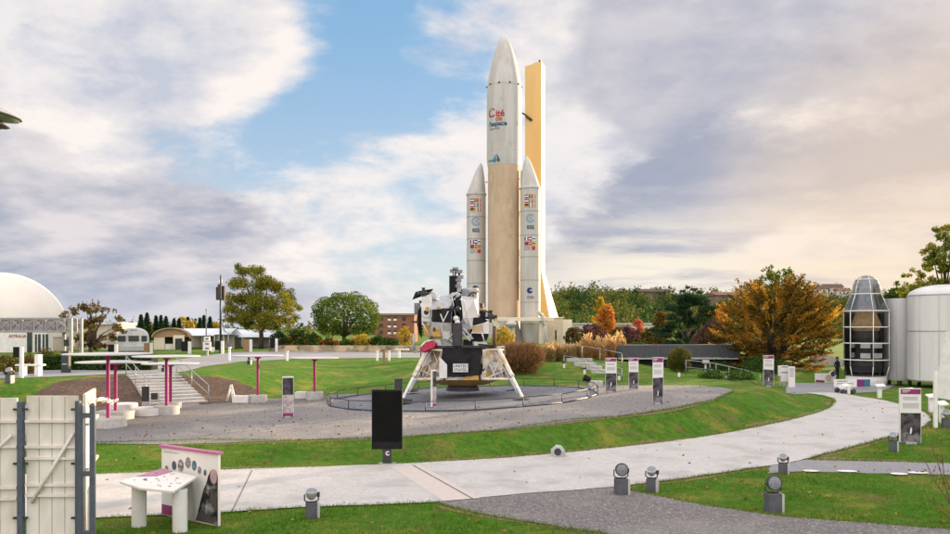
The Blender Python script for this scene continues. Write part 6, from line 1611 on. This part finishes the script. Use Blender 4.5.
# darker tree rising behind it
D = 80.0; s = px2m(D); c = base(778, D); zz = lambda py: hz(py, D) - c.z
cl = []
for px, py, r in ((762, 281, 6), (771, 273, 6), (767, 267, 3.5), (779, 275, 7), (789, 279, 7), (797, 284, 6), (755, 290, 7), (769, 290, 9), (783, 291, 9), (797, 295, 7), (760, 303, 9), (778, 306, 10), (795, 308, 8), (788, 273, 3), (803, 291, 4)):
    for q in range(3): cl.append((((px - 778) * s + rng.normal() * r * s * .3, rng.uniform(-2, 2), zz(py) + rng.normal() * r * s * .25), (r * s * .75, r * s * .7, r * s * .6)))
tree('olive_tree', 'dark olive topped tree rising behind the golden autumn tree', c, cl, L_AUT, .26, 420, zz(320), .25, 15, 'background trees', lambda P, t, g: t * .5, shell=.3)
# dark cedar and the brown bush beside it
D = 84.0; s = px2m(D); c = base(688, D); zz = lambda py: hz(py, D) - c.z
cl = []
for i in range(70):
    py = rng.uniform(296, 346); w = np.interp(py, [294, 302, 315, 330, 346], [6, 18, 29, 34, 30]); x = rng.uniform(-1, 1) * w
    cl.append((((688 + x - 688) * s, rng.uniform(-1, 1) * w * s * .7, zz(py)), (rng.uniform(.5, .95), rng.uniform(.5, .9), rng.uniform(.22, .45))))
tree('dark_cedar', 'dark blue green cedar left of the golden autumn tree', c, cl, L_DARK, .26, 700, 1, .3, 16, 'background trees', shell=.25, aspect=.35, k=20)
D = 110.0; s = px2m(D); c = base(689, D); zz = lambda py: hz(py, D) - c.z
cl = [(((px - 689) * s, rng.uniform(-1, 1), zz(py)), (r * s, r * s, r * s * .45)) for px, py, r in ((689, 287, 3), (684, 291, 4), (693, 290, 4), (698, 293, 3), (689, 295, 6), (680, 296, 4), (689, 301, 7), (696, 304, 6), (682, 305, 6))]
tree('tall_pine', 'thin ragged pine top rising over the dark cedar', c, cl, L_DARK, .34, 260, zz(300), .2, 17, 'background trees', shell=.2)
def simple_tree(px, D, top, bot, hw, m, leaf, dens, seed, name, lab, n=26, shape='round', th=.25, group='background trees', sh=.35, tint=None):
    s = px2m(D); c = base(px, D); z0 = hz(bot, D) - c.z; z1 = hz(top, D) - c.z
    g = np.random.default_rng(seed); cl = crown_clumps(g, n, hw * s * .82, hw * s * .8, z0, z1 - .3 * hw * s, hw * s * .36, shape=shape)
    return tree(name, lab, c, cl, m, leaf, dens, max(.3, z0 + (z1 - z0) * th), max(.08, hw * s * .05), seed, group, tint, shell=sh)
simple_tree(606, 120, 302, 336, 13, L_ORANGE, .42, 260, 21, 'orange_tree', 'bright orange pointed tree beyond the feathery grasses', 34, 'cone')
simple_tree(600, 124, 296, 320, 8, L_YELL, .40, 240, 22, 'yellow_tree', 'yellow top peeking out behind the bright orange tree', 20, 'cone')
simple_tree(638, 120, 318, 338, 8, L_RED, .36, 240, 23, 'red_tree', 'small red autumn tree before the long pale building', 18)
simple_tree(646, 116, 328, 344, 6, L_YELL, .34, 240, 24, 'yellow_bush', 'small yellow bush right of the red autumn tree', 12)
simple_tree(661, 92, 310, 346, 11, L_BROWNG, .30, 380, 25, 'brown_bush', 'tall brown green bush at the left flank of the dark cedar', 26)
simple_tree(722, 82, 303, 338, 10, L_ORANGE, .26, 300, 26, 'pink_tree', 'pinkish orange tree at the left flank of the golden tree', 24)
simple_tree(712, 74, 322, 346, 18, L_PURP, .24, 420, 27, 'copper_shrub', 'copper brown spreading shrub above the end of the dark bridge', 30)
for i, (px, hw, top) in enumerate(((573, 9, 330), (587, 8, 328), (596, 9, 327), (617, 8, 331), (626, 9, 329), (636, 8, 333), (648, 8, 332), (656, 8, 331))):
    simple_tree(px, 108 + (i % 3) * 2, top - 5, 343, hw * 1.25, L_PURP if i % 3 else L_BROWNG, .30, 330, 40 + i, 'purple_shrub', ['purple brown shrub nearest the service building', 'purple shrub second from the service building', 'purple shrub just left of the orange tree foot', 'brown green shrub just right of the orange tree foot', 'purple shrub midway between the orange and red trees', 'purple shrub in front of the red tree', 'brown shrub right of the red tree', 'purple shrub beside the tall brown green bush'][i], 14, group='purple shrubs in a row', sh=.3)
# eucalyptus at the right edge
D = 92.0; s = px2m(D); c = base(945, D); zz = lambda py: hz(py, D) - c.z
cl = []
for px, py, r in ((948, 229, 6), (956, 226, 8), (942, 238, 6), (951, 240, 9), (938, 260, 9), (947, 266, 10), (926, 268, 6), (944, 246, 9), (936, 254, 8), (950, 258, 10), (933, 266, 8), (944, 270, 9), (926, 277, 6), (918, 270, 5), (912, 276, 5), (908, 285, 6), (920, 286, 8), (934, 284, 9), (948, 284, 9), (956, 240, 8), (960, 262, 10), (914, 292, 8), (928, 297, 9), (944, 300, 9), (958, 290, 10)):
    for q in range(3): cl.append((((px - 945) * s + rng.normal() * r * s * .35, rng.uniform(-2, 2), zz(py) + rng.normal() * r * s * .3), (r * s * .62, r * s * .6, r * s * .5)))
tree('eucalyptus', 'tall airy gum tree rising behind the white module at right', c, cl, L_AUT, .28, 470, zz(300), .3, 18, 'background trees', lambda P, t, g: t * .9, shell=.15)
simple_tree(897, 130, 287, 302, 12, L_HEDGE, .42, 260, 28, 'round_bush_tree', 'rounded green tree behind the silver drum module', 20)
simple_tree(905, 110, 282, 300, 8, L_AUT, .36, 200, 29, 'sparse_tree', 'sparse brownish tree left of the tall gum tree', 16)
# far left conifers
for i, (px, top, hw, k) in enumerate(((141, 316, 7, 0), (147, 314, 7, 0), (156, 317, 5, 0), (161, 316.5, 5, 0), (166, 317.5, 5, 0), (174, 320, 4, 0), (179, 320, 4, 0), (183, 317, 7, 1), (190, 321, 6, 1), (188, 318.5, 3.5, 0), (200, 319, 5, 0), (204, 316.5, 5, 0), (210, 318, 5, 0), (216, 321, 5, 1), (150, 326, 5, 2))):
    D = 135.0 + 3 * (i % 4); s = px2m(D); c = base(px, D); z1 = hz(top, D) - c.z; g = np.random.default_rng(60 + i)
    m = (L_DARK, L_YELL, L_ORANGE)[k]; nm = ('spruce_tree', 'yellow_poplar', 'orange_bush')[k]
    lab = ['leftmost dark spruce behind the silver caravan', 'second dark spruce behind the caravan, taller', 'dark spruce over the right end of the caravan', 'middle spruce above the arched hall edge', 'dark spruce over the left of the arched gable', 'small spruce over the arched gable, left of two', 'small spruce over the arched gable, right of two', 'yellow tree top above the long marquee', 'yellow bushy top right of the taller yellow tree', 'thin spruce between the two yellow tree tops', 'dark spruce left of the slim grey pole', 'tall dark spruce behind the slim grey pole', 'dark spruce between the slim pole and the tall mast', 'low yellow top at the foot of the tall mast', 'orange bush between the caravan and the arched hall'][i]
    if k == 0: conifer(nm, lab, px, D, top - 1, hw * 1.15, m, 60 + i, 'distant trees behind the tents'); continue
    cl = crown_clumps(g, 18, hw * s, hw * s, .6, z1 - .3, hw * s * .45, shape='round')
    tree(nm, lab, c, cl, m, .42, 220, max(.5, z1 * .85 if k == 0 else z1 * .4), .14, 60 + i, 'distant trees behind the tents', shell=.25)
# shrubs by the stone wall and behind it
for i, (px, top, hw, m, lab) in enumerate(((278, 330, 9, L_DARK, 'dark green bush right of the autumn tree'), (296, 328, 12, L_HEDGE, 'deep green bush left of the round pine'), (291, 335, 13, L_ORANGE, 'rusty orange shrub over the wall left of the pine'), (312, 332, 9, L_HEDGE, 'green shrub over the wall at the pine\'s left foot'), (363, 334, 9, L_YELL, 'golden shrub at the right foot of the pine'), (376, 335, 10, L_HEDGE, 'green shrub before the brick flats'), (390, 336, 9, L_HEDGE, 'green shrub right of the one before the brick flats'), (405, 325, 9, L_YELL, 'yellow tree between the brick flats and the lander'), (328, 337, 9, L_BROWNG, 'brown green shrub under the pine'), (346, 338, 8, L_HEDGE, 'dark shrub below the middle of the pine'))):
    simple_tree(px, 90 + (i % 3), top, 346, hw, m, .30, 330, 80 + i, 'wall_shrub', lab, 14, group='shrubs behind the stone wall', sh=.3)
simple_tree(503, 70, 325, 352, 13, L_YELL, .28, 330, 95, 'yellow_shrub', 'bright yellow shrub between the lander and the launcher', 20)
# round brown shrubs and feathery grasses on the slope
def grass_shrub(px, base_py, hw, h, lab, seed, m=L_BROWN, leaf=.30, dens=2200, nm='brown_shrub', plume=False, grp='dry brown shrubs on the slope'):
    c = at(px, base_py); s = px2m(c.y); w, H_ = hw * s, h * s
    g = np.random.default_rng(seed); cl = [((0, 0, H_ * .45), (w * .8, w * .8, H_ * .5))]
    for i in range(14):
        a = g.uniform(0, 2 * PI); r = g.uniform(.3, .75); cl.append(((w * r * math.cos(a), w * r * math.sin(a), H_ * g.uniform(.2, .75)), (w * .38, w * .38, H_ * .27)))
    def df(P): d = P - np.array([0, 0, -H_ * .1]); return d / (np.linalg.norm(d, axis=1, keepdims=True) + 1e-6) * 2.0
    t = shrub(nm, lab, c, cl, m, leaf, dens, seed, grp, aspect=.14, dirsf=df, spread=.6, stem=False)
    if plume:
        n = int(hw * 7); mb_ = []; ang = g.uniform(0, 2 * PI, n); rad = g.uniform(.1, .9, n); P = np.stack([w * rad * np.cos(ang), w * rad * np.sin(ang), H_ * (1.12 - .35 * rad ** 2) * g.uniform(.85, 1.15, n)], 1)
        me = leaf_mesh('plume', P, .42, L_STRAW, g, g.uniform(.6, 1, n), .28, 0, np.stack([np.cos(ang) * .5, np.sin(ang) * .5, np.full(n, 1.6)], 1), .4); o = bpy.data.objects.new('plume', me); COL.objects.link(o); o.parent = t
    return t
grass_shrub(523, 373, 27, 31, 'large round reddish brown shrub right of the lander', 101)
grass_shrub(497, 371, 15, 26, 'reddish brown shrub partly behind the lander right leg', 102)
grass_shrub(508, 364, 14, 22, 'brown shrub low behind the lander and the big round shrub', 103)
for i, (px, b, hw, h) in enumerate(((548, 362, 8, 15), (557, 361.5, 8, 16), (568, 361, 8, 14), (578, 360.5, 7, 14))):
    grass_shrub(px, b, hw, h, ['olive brown grass clump right beside the big round shrub', 'second olive brown grass clump below the service building', 'third olive brown grass clump below the service building', 'dark grass clump left of the feathery grasses'][i], 110 + i, L_DRYG, .34, 1900, 'grass_clump', True, 'grass clumps below the launcher')
for i, (px, b, hw, h) in enumerate(((588, 360, 9, 21), (599, 360, 8, 18), (609, 360, 8, 20), (619, 360, 9, 22))):
    grass_shrub(px, b, hw, h, ['leftmost feathery pale grass clump above the slab steps', 'low feathery grass clump, second from the left', 'feathery grass clump, third from the left', 'rightmost feathery grass clump beside the dark bridge'][i], 120 + i, L_STRAW, .34, 1800, 'feather_grass', True, 'feathery grasses')
for i, (px, hw, h) in enumerate(((283, 9, 15), (294, 10, 17), (305, 9, 14), (318, 10, 13), (334, 9, 12), (357, 9, 13), (370, 8, 12))):
    D = 92.5 + i % 2; c_ = far(px, D); s = px2m(D); g = np.random.default_rng(180 + i); cl = crown_clumps(g, 10, hw * s * .7, .8, .3, h * s * .8, hw * s * .42)
    shrub('rusty_tuft', ['rusty grass tuft over the wall just right of the autumn tree', 'tallest rusty orange grass tuft over the stone wall', 'rusty grass tuft left of the green wall shrub', 'low rusty grass tuft left of the pine trunk', 'small golden tuft at the pine trunk', 'golden tuft right of the pine trunk', 'golden tuft at the right side of the pine'][i], c_, cl, L_ORANGE if i < 4 else L_STRAW, .5, 420, 180 + i, 'rusty tufts behind the stone wall', 'shrub', up=.0, aspect=.16, dirsf=lambda P: np.tile(np.array([0, 0, 1.6]), (len(P), 1)), spread=.5, stem=False)
grass_shrub(678, 372, 13.5, 25, 'ball shaped brown and green shrub in front of the dark bridge', 131, BALLM, .3, 2600, 'ball_shrub', False, 'dry brown shrubs on the slope')
# hedges at left
def hedge(px0, px1, base_py, h, m, lab, seed, depth=1.2):
    a, b = at(px0, base_py), at(px1, base_py); c = (a + b) / 2; s = px2m(c.y); L = (b - a).length; H_ = h * s
    g = np.random.default_rng(seed); t = thing('hedge', lab, 'hedge', c, math.atan2(b.y - a.y, b.x - a.x), 'hedges along the upper road')
    n = int(L * H_ * 260 + L * depth * 150); P = np.stack([g.uniform(-L / 2, L / 2, n), g.uniform(0, depth, n), g.uniform(0, H_, n)], 1)
    k = g.uniform(0, 1, n); P[:, 1] = np.where(k < .6, g.uniform(-.06, .12, n), P[:, 1]); P[:, 2] = np.where(k > .75, H_ + g.normal(0, .07, n), P[:, 2])
    me = leaf_mesh('foliage', P, .16, m, g, None, .6); o = bpy.data.objects.new('foliage', me); COL.objects.link(o); o.parent = t
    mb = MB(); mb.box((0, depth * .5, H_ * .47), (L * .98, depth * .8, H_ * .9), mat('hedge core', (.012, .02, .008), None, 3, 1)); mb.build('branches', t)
hedge(40, 152, 370.5, 15, L_HEDGE, 'long clipped green hedge behind the white discs', 141)
for i, (px, b, hw, h) in enumerate(((6, 375, 12, 24), (27, 374, 13, 22), (48, 368, 12, 20))):
    c = at(px, b); s = px2m(c.y); g = np.random.default_rng(150 + i); cl = crown_clumps(g, 16, hw * s * .8, hw * s * .7, .2, h * s * .8, hw * s * .4)
    shrub('loose_shrub', ['loose yellow green shrub at the far left edge', 'loose brown green shrub behind the white bench', 'low olive shrub below the gantry'][i], c, cl, L_BROWNG, .14, 900, 150 + i, 'loose shrubs at left')
hedge(618, 645, 357, 12, L_HEDGE, 'dark clipped hedge end at the left of the dark bridge', 160)
# long pale building and hillside
bD = 190.0; c = far(605, bD); s = px2m(bD); t = thing('long_building', 'long low pale building below the wooded hill', 'building', c)
zt = hz(324.5, bD) - c.z
mb = MB(); mb.box((0, 0, zt / 2), (100 * s, 12, zt), mat('pale render', (.56, .52, .48), (.50, .47, .43), .4, .9)); mb.build('wall', t); mb = MB(); mb.box((0, 0, zt + .15), (102 * s, 12.6, .35), GREY); mb.build('roof', t)
for i in range(9):
    mb = MB(); mb.box(((-44 + 11 * i) * s, -6.03, zt * .62), (5.5 * s, .1, 1.0), WINGLASS); mb.build('window', t)
def hill_house(px, py, D, w, h, lab, roof=BRICK, wall=None, seed=0):
    s = px2m(D); x = (px - CX) * s; z = hz(py, D); c = Vector((x, D, z)); t = thing('hill_house', lab, 'house', c, R(8 * (seed % 3 - 1)), 'houses on the hill')
    W, H_ = w * s, h * s; wall = wall or mat('house wall', (.55, .48, .42), (.48, .42, .37), .4, .9)
    mb = MB(); mb.box((0, 0, H_ * .3 - 2), (W, W * .6, H_ * .6 + 4), wall); mb.build('wall', t)
    mb = MB(); mb.prism([(-W * .36, H_ * .6), (W * .36, H_ * .6), (0, H_)], 'x', -W * .54, W * .54, roof); rf = mb.build('roof', t)
    mb = MB(); mb.box((W * .25, 0, H_ * .95), (W * .07, W * .07, H_ * .4), wall); mb.build('chimney', rf)
    for k in (-.3, 0, .3): mb = MB(); mb.box((W * k, -W * .3 - .03, H_ * .32), (W * .1, .08, H_ * .25), WINGLASS); mb.build('window', t)
    return t
ROOFD = mat('dark tile roof', (.13, .085, .06), (.10, .07, .05), .6, .9); ROOFR = mat('old tile roof', (.26, .14, .09), (.21, .11, .075), .6, .9)
HW = mat('house stone', (.24, .18, .13), (.20, .15, .11), .4, .9)
hill_house(652, 297, 420, 32, 8, 'long dark roofed villa on the hill crest behind the orange tree', ROOFD, HW, seed=1)
hill_house(728, 301, 380, 34, 9, 'brown roofed villa on the hill beside the golden tree', ROOFR, HW, seed=2)
hill_house(816, 295, 430, 20, 10, 'pale house on the hill right of the golden tree', ROOFD, mat('house pale', (.66, .62, .6), None, .4, .9), seed=3)
hill_house(832, 293, 450, 18, 9, 'grey roofed house on the hill just left of the glass case', ROOFD, seed=4)
hill_house(843, 295, 440, 12, 7, 'small pale house on the hill partly behind the glass case', ROOFR, mat('house pale', (.66, .62, .6), None, .4, .9), seed=0)
hill_house(568, 300, 460, 10, 5, 'tiny house at the left end of the wooded hill', ROOFR, seed=1)
mb = MB(); 
# wooded hillside as one mass
g = np.random.default_rng(200); P, T = [], []
n = 2600
X = g.uniform(20, 460, n); Y = g.uniform(200, 520, n)
keep = (X / Y > .09) & (X / Y < .68); X, Y = X[keep], Y[keep]
Z = terrain(X, Y); 
for x, y, z in zip(X, Y, Z):
    r = g.uniform(1.6, 4.2); h = g.uniform(.8, 1.6) * r; k = 85
    d = g.normal(size=(k, 3)); d /= np.linalg.norm(d, axis=1, keepdims=True)
    rad = g.uniform(.5, 1.05, (k, 1)); P.append(np.array([x, y, z + h * .75]) + d * rad * np.array([r, r, h])); T.append(np.clip(g.uniform(0, 1) ** 1.8 * 1.1 + g.normal(0, .08, k), 0, 1))
me = leaf_mesh('hill_woods', np.concatenate(P), 1.05, L_WOODS, g, np.concatenate(T), .7)
o = bpy.data.objects.new('hill_woods', me); COL.objects.link(o); tag(o, 'mixed green and ochre woods covering the hill on the right', 'woods', kind='stuff')
# a thin far tree line on the left horizon
P, T = [], []
for x in np.arange(-330, 60, 3.2):
    for q in range(2):
        y = g.uniform(300, 380); r = g.uniform(2.2, 4.2); h = r * g.uniform(.7, 1.2); k = 46
        d = g.normal(size=(k, 3)); d /= np.linalg.norm(d, axis=1, keepdims=True); P.append(np.array([x + g.uniform(-2, 2), y, 1.5 + h * .7]) + d * g.uniform(.5, 1.05, (k, 1)) * np.array([r, r, h])); T.append(np.clip(g.uniform(0, 1) + g.normal(0, .1, k), 0, 1))
me = leaf_mesh('far_woods', np.concatenate(P), 1.2, L_WOODS, g, np.concatenate(T), .7); o = bpy.data.objects.new('far_woods', me); COL.objects.link(o); tag(o, 'thin far line of trees along the left horizon', 'woods', kind='stuff')
# ivy clad rock below the golden tree
c = at(799, 384); s = px2m(c.y); cl = [((-1.2, 4.5, .8), (1.5, 1.4, 1.2)), ((.1, 4.0, .6), (1.0, 1.0, 1.1)), ((-3.5, 7, .4), (1.6, 1.2, 1.0))]
shrub('dark_bush', 'dense dark green bush at the foot of the golden tree', c, cl, L_HEDGE, .16, 1500, 171)
c = at(762, 386); cl = [((-.9, 7.0, .1), (.9, .8, .6)), ((.7, 6.0, .1), (1.0, .9, .6))]
shrub('low_bush', 'low green bush behind the purple topped totem by the handrail', c, cl, L_HEDGE, .16, 1300, 172)

# belt of trees added out of view at right to shade the foreground
g = np.random.default_rng(230); P, T = [], []
for i in range(95):
    u = g.uniform(0, 1); y = 44 + 64 * u; x = .62 * y + 8 + g.uniform(0, 11); r = g.uniform(2.2, 3.4)
    for q in range(6):
        zc_ = g.uniform(1.5, 14.5 - 2.5 * u); k = 90; d = g.normal(size=(k, 3)); d /= np.linalg.norm(d, axis=1, keepdims=True)
        P.append(np.array([x + g.uniform(-1, 1), y + g.uniform(-1, 1), zc_]) + d * g.uniform(.4, 1.05, (k, 1)) * np.array([r, r, r * .8])); T.append(np.clip(g.uniform(0, 1) + g.normal(0, .1, k), 0, 1))
me = leaf_mesh('sun_blocker_trees', np.concatenate(P), 1.1, L_WOODS, g, np.concatenate(T), .8); o = bpy.data.objects.new('sun_blocker_trees', me); COL.objects.link(o); tag(o, 'dense belt of trees added out of view at right to block the sun', 'woods', kind='stuff')

# bare red twigs at the lower right corner
c = at(957, 531); t = thing('bare_shrub', 'leafless reddish twigs reaching in at the lower right corner', 'shrub', c)
mb = MB(); g = random.Random(5); TW = mat('red twig', (.16, .06, .035), (.12, .05, .03), 9, .8)
for tips in (((-.15, .05, .7), (-.30, .1, 1.25), (-.48, .1, 1.75)), ((-.12, 0, .5), (-.42, 0, .95), (-.62, 0, 1.35)), ((-.05, 0, .6), (-.2, .1, 1.1), (-.25, .1, 1.55)), ((.1, 0, .7), (.05, .1, 1.3), (.1, .1, 1.8)), ((-.2, 0, .3), (-.5, 0, .55), (-.66, 0, .8))):
    pts = [(0, 0, 0)] + list(tips); mb.tube(pts, .014, TW, 5, r1=.004)
    for k in range(6):
        i = g.randrange(1, len(tips)); p = Vector(tips[i - 1]).lerp(Vector(tips[i]), g.random()); mb.tube([p, p + Vector((g.uniform(-.16, .1), g.uniform(-.1, .1), g.uniform(.06, .26)))], .005, TW, 4, r1=.002)
        q = p + Vector((g.uniform(-.1, .06), 0, g.uniform(.02, .12))); mb.hull([q + Vector((g.uniform(-.025, .025), g.uniform(-.02, .02), g.uniform(-.03, .03))) for _ in range(5)], lambda c, n: TW)
mb.build('twigs', t)

# ------------------------------------------------------------------ grass blades on the near lawns
sheets = [[(v.x, v.y) if hasattr(v, 'x') else v for v in pp] for pp in (path_poly, asph_poly, band_poly, grav_poly, soil_l, soil_r)]
sheets = [[tuple(q)[:2] for q in pp] for pp in sheets]
def blades(n, area, hmin, hmax, w, seed, name):
    g = np.random.default_rng(seed)
    X = g.uniform(area[0], area[1], n); Y = area[2] + (area[3] - area[2]) * g.uniform(0, 1, n) ** 1.4
    ok = np.abs(X) < Y * .62 + .5
    for pp in sheets: ok &= ~inside(pp, X, Y)
    X, Y = X[ok], Y[ok]; Z = terrain(X, Y); n = len(X)
    patch_ = .5 + .5 * np.sin(X * 1.7 + 2 * np.sin(Y * .9)) * np.sin(Y * 1.3 + 1.5 * np.sin(X * .7))
    H_ = g.uniform(hmin, hmax, n) * (.6 + .7 * patch_); a = g.uniform(0, 2 * PI, n); ww = w * g.uniform(.6, 1.3, n)
    dx, dy = np.cos(a) * ww, np.sin(a) * ww; lx, ly = g.normal(0, .45, n) * H_, g.normal(0, .45, n) * H_
    V = np.stack([np.stack([X - dx, Y - dy, Z], 1), np.stack([X + dx, Y + dy, Z], 1), np.stack([X + lx, Y + ly, Z + H_], 1)], 1).reshape(-1, 3)
    me = bpy.data.meshes.new(name); me.vertices.add(n * 3); me.vertices.foreach_set('co', V.ravel()); me.loops.add(n * 3); me.loops.foreach_set('vertex_index', np.arange(n * 3, dtype=np.int32))
    me.polygons.add(n); me.polygons.foreach_set('loop_start', np.arange(0, n * 3, 3, dtype=np.int32)); me.polygons.foreach_set('loop_total', np.full(n, 3, np.int32)); me.update(calc_edges=True)
    tn = np.clip(g.uniform(0, 1, n) * .75 + .3 * (1 - patch_), 0, 1); at_ = me.attributes.new('tint', 'FLOAT', 'POINT'); at_.data.foreach_set('value', np.repeat(tn, 3).astype(np.float32))
    me.materials.append(leaf_mat('grass blades', [(.035, .12, .010), (.085, .21, .018), (.14, .25, .028), (.24, .22, .07)], .35))
    o = bpy.data.objects.new(name, me); COL.objects.link(o); tag(o, 'short green and straw coloured grass on the near lawns', 'grass', kind='stuff')
blades(300000, (-14, 22, 13.5, 36), .025, .075, .008, 301, 'lawn_grass')
# fallen leaves caught in the lawns and along the path
g = np.random.default_rng(305); n = 2600
X = g.uniform(-14, 24, n); Y = 14 + 34 * g.uniform(0, 1, n) ** 1.2; ok = np.abs(X) < Y * .62
ok &= ~inside(sheets[1], X, Y) & (~inside(sheets[0], X, Y) | (g.uniform(0, 1, n) < .12)); X, Y = X[ok], Y[ok]
me = leaf_mesh('fallen_leaves', np.stack([X, Y, terrain(X, Y) + .05], 1), .085, leaf_mat('fallen leaf', [(.12, .06, .025), (.26, .14, .04), (.34, .24, .07)], .1), g, None, .7, 0, np.stack([g.normal(size=len(X)), g.normal(size=len(X)), np.zeros(len(X))], 1), .12)
o = bpy.data.objects.new('fallen_leaves', me); COL.objects.link(o); tag(o, 'brown and yellow fallen leaves scattered over the lawns', 'leaves', kind='stuff')
def edge_tufts(lines, seed):
    g = np.random.default_rng(seed); XY = []
    for pts in lines:
        L = [Vector(tuple(p)[:2]) for p in pts]
        for a, b in zip(L[:-1], L[1:]):
            n = int((b - a).length * 150); d = (b - a).normalized(); t_ = g.uniform(0, 1, n); o_ = g.normal(0, .05, n) * (.4 + np.abs(np.sin(t_ * (b - a).length * 2.3 + a.x)))
            XY.append(np.stack([a.x + (b.x - a.x) * t_ - d.y * o_, a.y + (b.y - a.y) * t_ + d.x * o_], 1))
    XY = np.concatenate(XY); X, Y = XY[:, 0], XY[:, 1]; n = len(X); Z = terrain(X, Y) + .01
    H_ = g.uniform(.03, .09, n); a = g.uniform(0, 2 * PI, n); w = .009
    V = np.stack([np.stack([X - np.cos(a) * w, Y - np.sin(a) * w, Z], 1), np.stack([X + np.cos(a) * w, Y + np.sin(a) * w, Z], 1), np.stack([X + g.normal(0, .5, n) * H_, Y + g.normal(0, .5, n) * H_, Z + H_], 1)], 1).reshape(-1, 3)
    me = bpy.data.meshes.new('edge_grass'); me.from_pydata(V.tolist(), [], np.arange(n * 3).reshape(-1, 3).tolist()); at_ = me.attributes.new('tint', 'FLOAT', 'POINT'); at_.data.foreach_set('value', np.repeat(np.clip(g.uniform(.1, 1.1, n), 0, 1), 3).astype(np.float32))
    me.materials.append(MATS['grass blades']); o = bpy.data.objects.new('edge_grass', me); COL.objects.link(o); tag(o, 'ragged grass fringe along the path edges', 'grass', kind='stuff')
edge_tufts([[at(*p) for p in PATH_UP[:-2]], [at(*p) for p in PATH_LO[4:13]], [at(*p) for p in PATH_LO[14:19]], [at(*p) for p in PATH_LO[22:]], [at(*p) for p in ((440, 505), (480, 515), (540, 525), (600, 534), (650, 545))], [at(*p) for p in ((628, 491), (700, 505), (780, 517), (950, 530))], band_poly[1:5], grav_poly[1:12]], 302)
